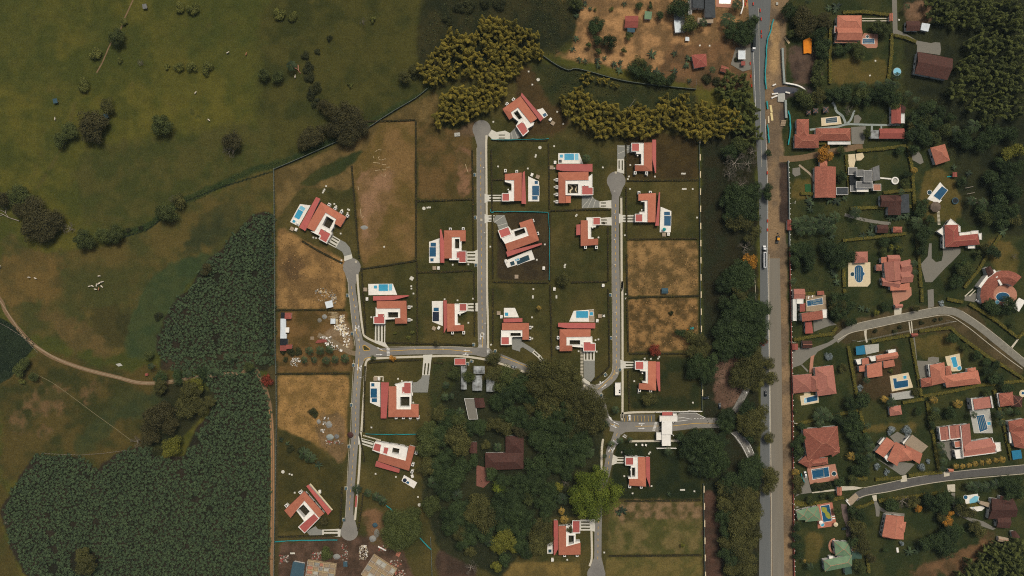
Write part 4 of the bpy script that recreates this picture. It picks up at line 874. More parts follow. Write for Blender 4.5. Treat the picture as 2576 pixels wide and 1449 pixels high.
house('brown L-roofed house with a dark grey sheet roof on its right', 'brown house with a grey sheet roof', [('g', '1130 515 1330 632', 4, 6, 'brown', 'wall', None), ('g', '1206 520 1336 716', 4.1, 6.1, 'brown', 'wall', None), ('s', '1330 508 1412 505 1424 690 1338 695', 3, 3.8, 'dgrey')], group=H)
r_ = pool('tilted blue pool with a white deck, next to an octagonal pavilion', '1600 555 1730 385 1757 415 1805 465 1720 555 1750 565 1715 600', [('1748 425 1805 465 1725 566 1662 522', 'B'), (disc(P(1623, 488), 5.5), 'D')])
c = W(P(1665, 637)); root = empty('garden_pavilion', (*c, 0)); tag(root, 'brown octagonal pavilion at the foot of the tilted blue pool', 'pavilion'); landmark('brown octagonal pavilion', P(1665, 637)); b = (*c, 0)
mb = MB(); p = [(c[0]+4.1*math.cos(R(45*k+20)), c[1]+4.1*math.sin(R(45*k+20))) for k in range(8)]; mb.add([(x, y, 2.6) for x, y in p]+[(*c, 4.6)], [(i, (i+1) % 8, 8) for i in range(8)]); part('roof', mb, mat('thatch', (112, 98, 84), (92, 80, 68), .8), root, b)
for x, y in p[::2]: mb = MB(); mb.tube([(c[0]+(x-c[0])*.85, c[1]+(y-c[1])*.85, 0), (c[0]+(x-c[0])*.85, c[1]+(y-c[1])*.85, 2.6)], .15, 6); part('post', mb, M['bark'], root, b)
c = W(P(1877, 573)); root = empty('trampoline', (*c, 0)); tag(root, 'round dark trampoline with a teal rim on the lawn', 'trampoline'); b = (*c, 0)
mb = MB(); mb.tube([(*c, .85), (*c, .9)], 2.0, 20); part('mat', mb, M['black'], root, b); mb = MB(); p = [(c[0]+2.5*math.cos(R(18*k)), c[1]+2.5*math.sin(R(18*k))) for k in range(20)]; ring(mb, p, .55, .8, .95); part('rim', mb, M['steel'], root, b)
for k in range(4): mb = MB(); x, y = p[k*5]; mb.tube([(x, y, 0), (x, y, .85)], .05, 5); part('leg', mb, M['grey'], root, b)
house('square house with an orange hipped roof standing alone on the lawn', 'lone orange hipped house', [('h', '1632 38 1780 0 1832 165 1688 212', 4, 6.5, 'clay')], group=H)
rp, bp_ = house('small red-roofed play hut with a teal slide', 'red-roofed play hut', [('g', '1858 285 1903 332', 2.4, 3.2, 'redbrown', None)], 'play_hut', 'playhouse')
for x, y in ((1862, 290), (1899, 290), (1862, 328), (1899, 328)): mb = MB(); c = W(P(x, y)); mb.tube([(*c, 0), (*c, 2.4)], .08, 5); part('post', mb, M['wood'], rp, bp_)
mb = MB(); a, c = W(P(1858, 326)), W(P(1800, 330)); mb.add([(a[0], a[1]+.4, 1.4), (a[0], a[1]-.4, 1.4), (c[0], c[1]-.4, .1), (c[0], c[1]+.4, .1)], [(0, 1, 2, 3)]); part('slide', mb, M['teal'], rp, bp_)
rg, bg_ = house('crimson hipped L-shaped house with stained white terraces', 'crimson L-shaped house', [('h', '1778 815 1915 812 1920 1035 1782 1038', 5, 7.2, 'redbrown'), ('h', '1800 935 2112 902 2130 1010 1805 1038', 5.1, 7.0, 'redbrown'), ('f', '1835 750 1935 830 1935 890 1780 830', 4, 4, 'deck'), ('f', '1920 893 2040 880 2045 915 1925 925', 3.6, 3, 'deck'), ('f', '2040 875 2115 868 2118 905 2042 912', 3.6, 3, 'deck'), ('f', '2112 898 2150 895 2150 962 2125 962', 3.5, 3, 'deck'), ('f', '1757 930 1782 925 1784 1048 1757 1050', 3.6, 3, 'deck'), ('f', '1698 880 1755 838 1778 905 1762 925', 3.4, 3, 'deck'), ('f', '2008 1020 2080 1015 2082 1050 2010 1052', 3.2, 3, 'deck')], group=H)
windows(rg, bg_, '1757 940 1757 1045', 3, 1.9)
mb = MB()
for k in range(11): mb.box((*W(P(1712+k*.9, 680+k*13)), .05), (2.0, .55, .1))
struct('stepping_stones', mb, M['walk'])
house('house of stepped pink tile roofs with a round pink forecourt', 'stepped pink-roofed house', [('g', '1200 1118 1322 1115 1330 1190 1205 1192', 4, 5.2, 'pink'), ('s', '1135 1140 1135 1200 1200 1195 1200 1135', 3.4, 4, 'clay'), ('g', '1165 1190 1330 1175 1345 1370 1185 1385', 4.6, 6.8, 'pink'), ('g', '1322 1185 1430 1160 1452 1275 1340 1290', 4.4, 6.2, 'pink'), ('g', '1330 1285 1450 1270 1455 1390 1335 1400', 4.2, 5.9, 'pink'), ('g', '1140 1345 1330 1370 1320 1450 1150 1425', 3.8, 5.4, 'pink'), ('s', '1225 1430 1225 1475 1425 1470 1425 1395', 3.3, 4.2, 'clay'), ('h', '1090 1212 1145 1275', 3.3, 4.4, 'pink')], group=H)
house('pink hipped poolside pavilion under the edge of a big tree', 'pink poolside pavilion', [('h', '868 1085 1003 1082 1005 1192 872 1200', 3.2, 5, 'pink')], 'pavilion', 'pavilion')
st = pl('870 1250 878 1232 895 1222 918 1220 938 1228 952 1250 955 1290 970 1295 968 1318 955 1325 950 1365 938 1385 918 1394 895 1388 878 1368 870 1340')
r_ = pool('rounded dark blue lap pool with a white whirlpool on a cream grid terrace', '805 1195 1028 1190 1030 1400 1000 1435 805 1435', [(st, 'B'), (disc(P(848, 1310), 5.2), 'D')], 'cream')
lanes(r_[0], r_[1], .25, '888 1245 888 1370,906 1240 906 1380,926 1240 926 1380')
house('small dark brown hut roof among banana plants', 'small dark brown hut', [('g', '1095 812 1205 895', 3, 4.4, 'brown', 'wall', None)], 'hut', 'hut')
house('small orange-red hut right of the dark brown hut', '', [('h', '1258 832 1350 890', 3, 4.2, 'oldred')], 'hut', 'hut', None, False)
house('narrow red gate roof on the long roadside wall', 'red gate roof on the roadside wall', [('g', '195 762 238 868', 3.4, 4.4, 'redbrown')], 'gate_house', 'gate')
# curved house with the round pool at the right edge
f0 = (2528, 742); b = (*W(f0), 0); root = empty('curved_house', b); tag(root, 'ring-shaped terracotta house curling round an oval pool at the right edge', 'house', H); landmark('ring-shaped house', f0)
A = [R(200-k*17) for k in range(10)]
mb = MB(); wl = MB()
for k in range(9):
    o0, o1 = [W((f0[0]+62*math.cos(a), f0[1]-62*math.sin(a)), 4) for a in A[k:k+2]]; m0, m1 = [W((f0[0]+45*math.cos(a), f0[1]-45*math.sin(a)), 6) for a in A[k:k+2]]; i0, i1 = [W((f0[0]+29*math.cos(a), f0[1]-29*math.sin(a)), 4) for a in A[k:k+2]]
    mb.add([(*o0, 4), (*o1, 4), (*m1, 6), (*m0, 6), (*i0, 4), (*i1, 4)], [(0, 1, 2, 3), (3, 2, 5, 4)])
    wl.add([(*o0, 0), (*o1, 0), (*o1, 4), (*o0, 4), (*i0, 0), (*i1, 0), (*i1, 4), (*i0, 4)], [(0, 1, 2, 3), (4, 5, 6, 7)])
part('roof', mb, M['oldred'], root, b); part('wall', wl, M['wall'], root, b)
mb = MB(); mb.ribbon([W(P(2130, 1440), 4.5), W(P(2205, 1340), 4.5), W(P(2290, 1275), 4.5)], 2.2, 0, 4.5); part('white_terrace', mb, M['deck'], root, b)
roof_part(root, b, 'g', pl('2185 1250 2235 1225 2275 1290 2215 1340'), 4.6, 6, 'brown', None)
mb = MB(); mb.ribbon([W(P(2300, 1335), 5.6), W(P(2350, 1420), 5.6)], 1.6, 3.5, 5.6); part('parapet', mb, M['deck'], root, b)
pool('oval blue pool on a round pink terrace inside the ring-shaped house', disc(f0, 30, 27), [(disc((2522, 747), 17, 11.5), 'B'), (disc((2508, 760), 5), 'L')], 'pterr')
cell('23'); mb = MB(); mb.prism(Ws(pl('2455 195 2525 98 2590 130 2525 238'), 3), 2.9, 3.05); o = single('awning', mb, M['white'], 'large tilted white awning by the oval pool', 'awning')
c = W(P(2525, 165)); mb = MB(); mb.tube([(*c, 0), (*c, 2.9)], .1, 6); part('post', mb, M['grey'], o, (o.location.x, o.location.y, 0))
rj, bj = house('white roadside house with red roofs around a walled pool terrace', 'white roadside house', [('g', '258 8 370 110', 6, 7.2, 'pink'), ('f', '285 108 355 158', 6, 5.5, 'deck'), ('s', '315 158 315 240 375 235 375 150', 5, 6, 'redbrown'), ('s', '338 338 330 255 548 225 555 310', 6, 7.2, 'oldred'), ('f', '545 215 592 300', 5.4, 5, 'deck'), ('f', '248 110 288 330', 5.5, 5.4, 'wall'), ('s', '372 338 372 458 455 455 440 335', 3, 3.6, 'redbrown'), ('s', '492 30 492 72 568 68 562 28', 2.8, 3.4, 'oldred')], group=H)
windows(rj, bj, '252 130 300 330', 6, 2.6)
r_ = pool('navy pool with concentric tile lines on a raised beige terrace', '372 60 575 70 585 235 378 235', [('385 130 540 100 545 160 390 182', 'B')], 'tanbox', h=1.0)
lanes(r_[0], r_[1], 1.0, '425 130 530 112 534 148 430 165 425 130,445 136 518 124 521 140 448 154 445 136', 'palew', .35)
house('house of clustered dark pink hips beside the new carriageway', 'clustered pink hipped house', [('h', '248 880 440 862 440 1040 255 1062', 4, 6.6, 'pink'), ('h', '470 800 655 776 690 1062 500 1090', 4.4, 7.4, 'pink'), ('h', '430 888 500 880 525 1040 440 1046', 4.2, 6.2, 'pink'), ('h', '470 820 560 790 580 860 480 880', 4, 6, 'pink')], group=H)
house('small red gate roof under the power pole', '', [('g', '245 560 302 622', 3, 4, 'redbrown')], 'gate_house', 'gate', None, False); house('shaded brown shed roof left of the gravel slope', '', [('g', '345 530 440 605', 2.8, 4, 'brown')], 'shed', 'shed', None, False)
r_ = pool('small blue pool on a cream deck below the clustered pink hips', '320 1085 360 1080 358 1042 422 1042 428 1078 505 1073 510 1152 335 1182', [('368 1108 492 1078 498 1130 380 1155', 'B'), ('362 1108 378 1104 388 1153 366 1158', 'L')], 'cream')
house('house of stepped orange roofs with white gables behind a gravel court', 'stepped orange-roofed house', [('g', '1082 682 1300 642 1306 705 1090 742', 4.4, 5.8, 'clay'), ('s', '985 775 990 905 1152 885 1145 738', 4, 5.4, 'clay'), ('s', '940 712 942 772 1018 765 1015 698', 4, 4.8, 'clay'), ('s', '1152 738 1158 806 1280 786 1266 720', 3.6, 4.6, 'clay'), ('s', '910 785 915 842 980 838 978 772', 3, 3.6, 'clay'), ('f', '1205 625 1285 612 1288 645 1210 658', 4, 4, 'deck'), ('f', '1015 690 1080 680 1085 732 1040 738', 5, 5, 'deck'), ('f', '880 720 938 708 938 765 900 770', 3.6, 3, 'deck')], group=H)
pool('dark L-shaped pool with a square spa on a cream deck', '1222 885 1410 850 1458 1000 1245 1042', [('1255 910 1290 908 1293 940 1405 925 1408 990 1272 1012', 'B'), ('1358 885 1390 880 1392 910 1362 915', 'T')], 'cream')
house('grey tiled poolside shelter below the dark L-shaped pool', '', [('s', '1240 1065 1465 1028 1470 1105 1250 1130', 3, 3.8, 'gterr')], 'shelter', 'shelter', None, False)
mb = MB(); mb.prism(Ws(pl('882 590 970 575 982 665 890 675'), 2.8), 2.7, 2.8); o = single('carport_canopy', mb, M['blue'], 'square teal-blue carport canopy beside the gravel court', 'canopy')
for x, y in ((890, 596), (966, 582), (976, 660), (896, 668)): mb = MB(); c = W(P(x, y)); mb.tube([(*c, 0), (*c, 2.7)], .08, 5); part('post', mb, M['grey'], o, (o.location.x, o.location.y, 0))
house('long pinkish hipped L-shaped house above the small orange hut', 'long hipped L-shaped house', [('h', '1628 775 1775 748 1790 950 1650 982', 4.4, 7, 'clay'), ('h', '1768 885 2112 828 2142 962 1795 1002', 4.2, 6.6, 'clay'), ('h', '1785 790 1838 782 1850 872 1792 882', 3.8, 5, 'clay'), ('h', '1535 912 1642 897 1652 985 1545 1000', 3.8, 5.6, 'oldred'), ('h', '2005 812 2090 797 2098 850 2012 860', 3.6, 4.8, 'clay'), ('f', '1607 770 1630 768 1645 890 1625 892', 3.5, 3, 'deck')], group=H)
r_ = pool('bright blue pool with a white whirlpool on a cream deck inside the long hipped L', '1780 690 1925 658 1942 770 1925 835 1850 840 1800 770', [('1835 700 1885 690 1910 790 1865 800', 'T'), (disc(P(1922, 805), 5.4), 'T')], 'cream')
house('square salmon pavilion alone on the lawn under palms', 'square salmon pavilion', [('h', '1218 1195 1335 1180 1350 1272 1228 1290', 3, 5, 'pink')], 'pavilion', 'pavilion')
house('pink-tiled block with a white parapet above the checkered terrace', 'pink-tiled block with a white parapet', [('s', '2052 1118 2068 1222 2262 1202 2238 1090', 5, 6.2, 'pink'), ('f', '2038 1108 2052 1106 2072 1232 2056 1234', 5.5, 5, 'deck'), ('f', '2232 1085 2246 1084 2268 1205 2254 1208', 5.5, 5, 'deck')], group=H)
r_ = pool('long blue lap pool on a white checkered terrace', '2025 1225 2230 1215 2262 1460 2070 1460', [('2095 1285 2170 1275 2208 1420 2128 1449', 'B'), ('2200 1350 2235 1345 2240 1375 2208 1380', 'T')], 'gterr')
lanes(r_[0], r_[1], .25, '2112 1296 2142 1430,2128 1293 2160 1425,2145 1290 2178 1420,2160 1288 2192 1414')
house('brown-red house with a white stair at the right edge, above the teal tarp house', 'right-edge house with a white stair', [('h', '2320 1062 2462 1040 2475 1178 2340 1195', 4.4, 6.4, 'oldred'), ('h', '2458 1072 2562 1100 2555 1200 2450 1190', 4, 5.8, 'brown'), ('f', '2300 1060 2325 1055 2345 1190 2325 1195', 3.4, 3, 'deck')], group=H)
pool('tiny round blue pool on a cream disc at the right edge', disc(P(2562, 1060), 9), [(disc(P(2562, 1057), 3.6), 'B')], 'cream')
house('reddish house cut by the right edge next to a teal tarp', 'reddish house at the right edge', [('h', '2418 1342 2590 1310 2590 1440 2432 1449', 4.4, 6.4, 'oldred'), ('h', '2440 1440 2590 1435 2590 1620 2480 1600', 4.2, 6.2, 'oldred'), ('f', '2412 1340 2432 1338 2450 1560 2430 1560', 3.4, 3, 'deck')], group=H)
cell('33'); mb = MB(); mb.prism(Ws(pl('2450 190 2545 178 2558 265 2465 280'), 2.6), 2.5, 2.6); o = single('carport_canopy', mb, M['blue'], 'bright blue tarp canopy below the reddish right-edge house', 'canopy')
house('big weathered hipped house with a pink tiled pool terrace below', 'big weathered hipped house', [('h', '350 -30 700 -60 722 205 400 290', 5, 9, 'oldred'), ('h', '305 305 420 200 520 255 420 370', 3.8, 5.4, 'oldred'), ('h', '410 280 600 255 606 325 415 350', 3.8, 5.4, 'oldred'), ('h', '600 165 722 150 722 205 650 250', 4.2, 6, 'oldred')], group=H)
r_ = pool('large blue pool with a key-shaped spa on a pink tiled terrace', '390 365 675 320 712 480 420 525', [('437 380 605 352 615 445 450 475', 'B'), (disc(P(662, 418), 5.4), 'D')], 'pterr')
lanes(r_[0], r_[1], .25, '445 388 555 370 560 445 455 465,555 365 565 450', 'palew', .35)
house('V-shaped house of orange and tan roofs in a grey yard', 'V-shaped orange house', [('g', '1195 52 1278 112 1165 258 1078 200', 4.4, 6, 'clay'), ('g', '1285 98 1378 145 1300 345 1200 280', 4.4, 6.4, 'clay'), ('h', '1325 135 1450 190 1445 285 1318 300', 4.6, 6.6, 'clay'), ('s', '1440 22 1600 140 1545 215 1370 120', 4.2, 5.6, 'ten'), ('s', '1368 122 1545 215 1525 322 1425 262', 4.0, 5.2, 'clay'), ('f', '1110 115 1160 55 1190 70 1140 140', 3.4, 3, 'deck'), ('f', '1165 250 1195 225 1225 280 1200 300', 3.6, 3, 'deck'), ('f', '1350 105 1420 35 1440 45 1365 125', 3.8, 3, 'deck')], group=H)
house('long pink L-shaped house with white gables and parapets', 'pink L-shaped house with white gables', [('g', '1720 -45 1820 -60 1832 75 1738 88', 4.6, 6, 'pink'), ('g', '1818 -60 1930 -75 1942 62 1832 78', 4.4, 5.8, 'pink'), ('s', '1935 -70 1960 240 2045 100 2030 -85', 4.8, 6, 'pink'), ('g', '1968 110 2255 60 2298 205 1972 250', 5, 6.6, 'pink'), ('f', '1872 180 1955 170 1968 262 1890 268', 3.8, 3, 'deck'), ('f', '2278 108 2335 102 2345 190 2300 200', 3.6, 3, 'deck'), ('f', '1870 95 1940 85 1945 150 1880 160', 4, 3, 'clay')], group=H)
mb = MB()
for s in ('1722 -45 1740 90 1940 62', '1820 -60 1834 80', '1938 -60 1968 252 2298 208 2256 58'): mb.ribbon([W(p, 6) for p in pl(s)], .5, 4.4, 6.0)
single('gable_parapet', mb, M['white'], 'white parapet lines edging the pink L-shaped house', 'parapet')
house('green-roofed poolside house near the roadside wall', 'green-roofed poolside house', [('h', '285 795 400 765 405 885 300 888', 3.8, 5.4, 'green'), ('h', '385 770 505 745 535 890 375 905', 3.9, 5.6, 'green')], group=H)
r_ = pool('mosaic pool with a green and yellow wave on an orange terrace', '490 725 645 705 690 940 500 970', [('528 745 615 730 640 890 555 905', 'B'), (disc(P(545, 930), 4.3), 'T')], 'clay')
m_ = MB(); m_.flat(Ws(pl('532 760 560 752 588 762 592 795 622 822 632 870 605 872 580 852 572 818 545 800')), .32); part('mosaic', m_, mat('yellow_mosaic', (150, 150, 58), (130, 134, 52), .8), r_[0], r_[1])
house('large green-roofed house with a round end and a terracotta edge', 'large green-roofed house', [('h', '665 1100 820 1105 838 1250 680 1242', 4.4, 6.2, 'green'), ('h', '558 1292 845 1235 850 1350 572 1405', 4.5, 6.3, 'green'), ('s', '835 1200 840 1285 945 1275 938 1195', 3, 3.6, 'dgreen'), ('s', '765 1365 772 1435 845 1425 842 1352', 3, 3.6, 'dgreen'), ('f', '612 1250 655 1245 658 1285 618 1290', 3.4, 3, 'deck'), ('f', '835 1160 900 1155 905 1195 838 1200', 3, 3, 'redbrown')], group=H)
mb = MB()
A2 = [R(90+k*18) for k in range(11)]
q = [W((P(672, 1145)[0]+14*math.cos(a), P(672, 1145)[1]-17*math.sin(a))) for a in A2]; mb.ribbon(q, 1.6, 0, .4); single('curved_terrace', mb, M['pterr'], 'curved brick terrace round the end of the large green-roofed house', 'terrace')
rh, bh = house('orange-roofed house with a white windowed wall on its left', 'orange house with a white windowed wall', [('g', '1190 832 1368 848 1365 1082 1148 1048', 5, 7.4, 'clay'), ('h', '1270 900 1392 905 1375 1010 1262 1000', 5, 6.6, 'clay'), ('s', '1148 1020 1145 1052 1260 1080 1275 1015', 4, 4.8, 'oldred')], group=H)
mb = MB(); mb.add([(*W(P(1160, 830), 0), 0), (*W(P(1125, 1045), 0), 0), (*W(P(1150, 1048), 4.8), 4.8), (*W(P(1190, 832), 4.8), 4.8)], [(0, 1, 2, 3)]); part('wall', mb, M['wall'], rh, bh)
windows(rh, bh, '1165 850 1132 1030', 4, 2.4, wd=1.4)
house('dark brown house under palms beside the free-form pool', 'dark brown house under palms', [('g', '2250 665 2480 690 2500 855 2215 880', 4, 6.4, 'brown', 'wall', None), ('h', '2340 640 2470 660 2465 760 2330 740', 4.2, 6, 'brown', 'wall', None), ('g', '2300 840 2440 840 2430 970 2300 960', 3.6, 5.2, 'brown', 'wall', None), ('s', '2130 690 2120 720 2225 760 2240 715', 3, 3.6, 'ten')], group=H)
pool('pale free-form pool on a white curvy deck with a round dip', '1975 640 2110 620 2120 700 2180 760 2150 790 2080 800 1990 740', [('2025 680 2080 640 2120 650 2090 740 2060 760 2025 740', 'L'), (disc(P(1985, 655), 5), 'B')])
house('small tan-roofed shed with a white front on the lawn', '', [('g', '2318 1048 2420 1068 2410 1115 2310 1098', 2.6, 3.4, 'ten')], 'shed', 'shed', None, False)
house('small weathered brown shed at the right, above the bamboo', '', [('g', '2445 1000 2490 995 2540 1060 2462 1078', 2.6, 3.6, 'brown', 'wall', None)], 'shed', 'shed', None, False)
house('narrow orange gate roof at the top of the lower residential street', 'orange gate roof', [('g', '692 555 742 553 745 635 697 637', 3, 4, 'clay')], 'gate_house', 'gate')
house('tiny orange gate roof over the white gate on the lower residential street', '', [('g', '1812 370 1868 372 1860 405 1818 403', 3, 3.8, 'clay')], 'gate_house', 'gate', None, False)
cell('23'); house('small salmon gate roof above the upper residential street', '', [('g', '1275 165 1355 160 1352 200 1280 205', 3, 4, 'pink')], 'gate_house', 'gate', None, False)
house('small red gate roof on the hedge below the upper residential street', '', [('g', '1438 458 1505 455 1508 485 1445 490', 3, 3.8, 'redbrown')], 'gate_house', 'gate', None, False)
cell('03'); house('small orange gate roof at the corner of the yellow hedge', '', [('g', '1222 135 1258 213', 3, 4, 'clay')], 'gate_house', 'gate', None, False)
# buildings left of the main road
cell('02')
S_ = 'sheds on the waste ground'
house('red-brown gabled shed alone on the orange earth', 'red-brown gabled shed', [('g', '1140 160 1272 158 1265 280 1132 278', 3.2, 4.6, 'redbrown', 'wall', None), ('s', '1160 280 1160 325 1235 325 1240 280', 2.6, 3.2, 'steel')], 'shed', 'shed', S_)
house('small pale green shed right of the red-brown gabled shed', '', [('s', '1335 115 1330 192 1402 195 1410 118', 2.8, 3.6, 'green')], 'shed', 'shed', S_, False)
house('long shed, bright white sheet below and weathered grey sheet above', 'white and grey sheet shed', [('s', '1628 205 1640 330 1700 325 1695 205', 3, 3.6, 'tinw'), ('s', '1697 205 1702 322 1750 318 1740 200', 3, 3.5, 'grey'), ('s', '1630 122 1635 205 1740 200 1735 120', 3, 3.6, 'tin')], 'shed', 'shed', S_)
house('grey corrugated house cut by the top edge', 'grey corrugated house', [('s', '1812 -70 1812 82 1935 88 1935 -70', 4, 5.4, 'dgrey'), ('s', '1937 -70 1937 182 2048 178 2040 -70', 4, 5.6, 'dgrey'), ('s', '1865 180 1865 232 2025 232 2025 184', 3, 3.6, 'ten'), ('f', '1772 -20 1810 145', 3, 3, 'grey')])
r_ = pool('green-tinted pool on a tan terrace cut by the top edge', '2050 -30 2225 -30 2205 80 2050 70', [('2085 -20 2203 -20 2195 38 2085 35', 'G')], 'pterr')
house('hipped red-brown house at the edge of the waste ground', 'hipped red-brown house', [('h', '1805 552 1955 540 1962 665 1835 688', 3.6, 5.2, 'redbrown')], 'house', 'house')
house('small tilted orange shed above the bamboo', 'small tilted orange shed', [('g', '2108 655 2182 680 2165 735 2090 715', 2.8, 4, 'oldred')], 'shed', 'shed')
house('white square roadside kiosk roof', 'white roadside kiosk', [('f', '2275 505 2350 598', 3, 3, 'tinw')], 'kiosk', 'kiosk')
house('tiny red roadside stall with a white front', '', [('s', '2305 618 2305 660 2348 658 2348 616', 2.4, 2.8, 'redbrown')], 'stall', 'stall', None, False)
house('tiny white animal hutch below the white and grey shed', '', [('s', '1745 372 1742 412 1785 412 1783 372', 1.6, 2, 'tinw')], 'hutch', 'hutch', None, False)
mb = MB(); mb.ribbon(smooth(Ws(pl('2318 0 2318 70 2295 148'))), .8, 0, 2.0); single('garden_wall', mb, M['white'], 'curved white garden wall beside the top of the main road', 'wall')
cell('22')
rgh, bgh = house('white flat-roofed gatehouse with two overlapping canopies over the road', 'gatehouse', [('f', '1485 1285 1665 1345', 4.2, 4, 'deck'), ('s', '1510 1248 1510 1282 1615 1282 1615 1248', 3.2, 3.6, 'crim'), ('f', '1618 1262 1658 1284', 3.6, 3, 'deck'), ('f', '1507 1333 1612 1475', 5.4, 5, 'white', None), ('f', '1452 1452 1512 1528', 4.1, 4, 'deck'), ('f', '1508 1464 1598 1588', 4.6, 4, 'white')], 'gatehouse', 'gatehouse')
for x, y in ((1512, 1340), (1608, 1340), (1608, 1470)): mb = MB(); c = W(P(x, y)); mb.box((*c, 2.7), (.5, .5, 5.4)); part('column', mb, M['wall'], rgh, bgh)
rs, bs = house('small white flat-roofed plant room with two dark hatches beside the street', 'white plant room', [('f', '1037 952 1095 1078', 3, 3, 'deck')], 'plant_room', 'utility building')
for y in (1030, 1050): mb = MB(); mb.box((*W(P(1083, y), 3), 3.05), (1.1, 1.1, .1)); part('hatch', mb, M['black'], rs, bs)
house('grey tarpaulin shed between the two straw lots', 'grey tarpaulin shed', [('g', '1505 0 1570 55', 2.4, 3.2, 'steel', None, None)], 'shed', 'shed')
cell('21')
house('patchwork builders camp of white sheet, black and red roofs in a row', 'builders camp', [('s', '292 248 290 312 356 312 358 248', 2.8, 3.2, 'redbrown'), ('s', '248 308 248 400 300 400 300 308', 3, 3.4, 'tinw'), ('s', '248 400 246 462 298 462 298 400', 2.9, 3.2, 'tinw'), ('s', '298 396 298 448 332 448 334 396', 2.6, 3, 'white'), ('s', '246 462 246 508 308 508 308 462', 2.8, 3.2, 'tinw'), ('s', '245 510 243 575 318 575 320 512', 2.6, 3, 'black'), ('s', '243 577 242 632 304 634 306 578', 2.7, 3.1, 'redbrown'), ('s', '306 570 306 615 362 610 364 568', 2.5, 2.9, 'redbrown'), ('s', '250 245 250 305 288 305 288 245', 2.3, 2.6, 'black')], 'builders_camp', 'shed')
house('tilted white sheet shed above the hedge, beside the rubble', 'tilted white sheet shed', [('s', '693 140 712 205 778 190 765 122', 2.6, 3.2, 'tinw')], 'shed', 'shed')
house('small red flat-roofed bin store on the main estate street', 'red flat-roofed bin store', [('f', '1997 708 2112 775', 2.6, 2, 'crim')], 'bin_store', 'bin store')
T_ = 'old tin-roofed farm buildings under the trees'
for s, l in (('2062 785 2120 1020', 'left, tall'), ('2190 785 2302 865', 'top, square'), ('2178 880 2275 1032', 'middle'), ('2318 895 2400 1042', 'right, narrow'), ('2355 828 2490 895', 'upper right, half hidden')):
    house(f'weathered white tin roof among trees, {l} one of the group', '', [('g', s, 3.4, 4.6, 'tin', 'wall', None)], 'farm_building', 'farm building', T_, False)
landmark('weathered tin roofs', P(2240, 900))
house('roofless grey yard building with one brown corner roof in the wood', 'grey yard building', [('f', '2095 1110 2200 1110 2235 1320 2140 1322', 2.4, 2, 'gravel'), ('g', '2195 1105 2290 1108 2310 1200 2210 1205', 3.2, 4.6, 'brown', 'wall', None)], 'yard_building', 'farm building')
cell('31')
house('old L-shaped brown tiled farmhouse in the wood', 'old brown farmhouse', [('h', '2305 210 2692 205 2692 372 2308 385', 4, 6.8, 'brown', 'wall', None), ('h', '2510 40 2692 38 2695 215 2512 212', 4.1, 6.6, 'brown', 'wall', None), ('g', '2150 105 2225 100 2225 215 2150 212', 3.4, 4.6, 'brown', 'wall', None)])
sheet('patio', pl('2218 330 2360 370 2352 500 2290 560 2218 540'), mat('clay_yard', (128, 84, 70), (110, 72, 60), .6))
# ---------------------------------------------------------------- vegetation
def quads_at(c, nrm, up, L, Wd):
    "leaf quads: centres c, normals nrm, long axis up"
    u = up-nrm*np.sum(up*nrm, 1, keepdims=True); u /= np.linalg.norm(u, axis=1, keepdims=True)+1e-9; v = np.cross(nrm, u)
    a = u*L[:, None]/2; b = v*Wd[:, None]/2
    return np.stack([c-a-b*.4, c-a*.1+b*-1, c+a, c-a*.1+b], 1).reshape(-1, 3), np.arange(len(c)*4).reshape(-1, 4)
def unit(v): return v/(np.linalg.norm(v, axis=1, keepdims=True)+1e-9)
def crown_mesh(name, seed, nl, nleaf, leaf, mat_, flat=.75, spread=.62, lr=(.26, .44), holes=.0):
    r = np.random.default_rng(seed)
    d = unit(r.normal(size=(nl, 3))); d[:, 2] = np.abs(d[:, 2])*.9-.12; d = unit(d)
    c = d*(spread*r.uniform(.45, 1.08, (nl, 1))); rad = r.uniform(*lr, nl)
    k = r.integers(0, nl, nleaf); dd = unit(r.normal(size=(nleaf, 3))); dd[:, 2] += .35; dd = unit(dd)
    p = c[k]+dd*rad[k][:, None]*r.uniform(.6, 1.08, (nleaf, 1)); p[:, 2] *= flat
    n = unit(dd+r.normal(size=(nleaf, 3))*.55)
    V, Fq = quads_at(p, n, r.normal(size=(nleaf, 3)), leaf*r.uniform(.7, 1.5, nleaf), leaf*r.uniform(.5, 1.0, nleaf))
    lob = r.uniform(0, 1, nl)
    t = np.clip(lob[k]*(.55 if leaf > .08 else .42)+.1*(leaf < .08)+r.uniform(0, .45 if leaf > .08 else .3, nleaf), 0, 1)
    return mesh_np(name, V, Fq, mat_, tint=t)
def limb_mesh(name, seed, mat_, n=5):
    rr = random.Random(seed); mb = MB(); mb.tube([(0, 0, 0), (.02, .01, .3), (0, .03, .62)], [.055, .042, .03], 7)
    for i in range(n):
        a = 2*math.pi*i/n+rr.uniform(-.4, .4); z = rr.uniform(.35, .6); l = rr.uniform(.35, .6)
        mb.tube([(0, .02, z), (math.cos(a)*l*.5, math.sin(a)*l*.5, z+.16), (math.cos(a)*l, math.sin(a)*l, z+.24)], [.03, .02, .008], 5)
    return mb.mesh(name, mat_)
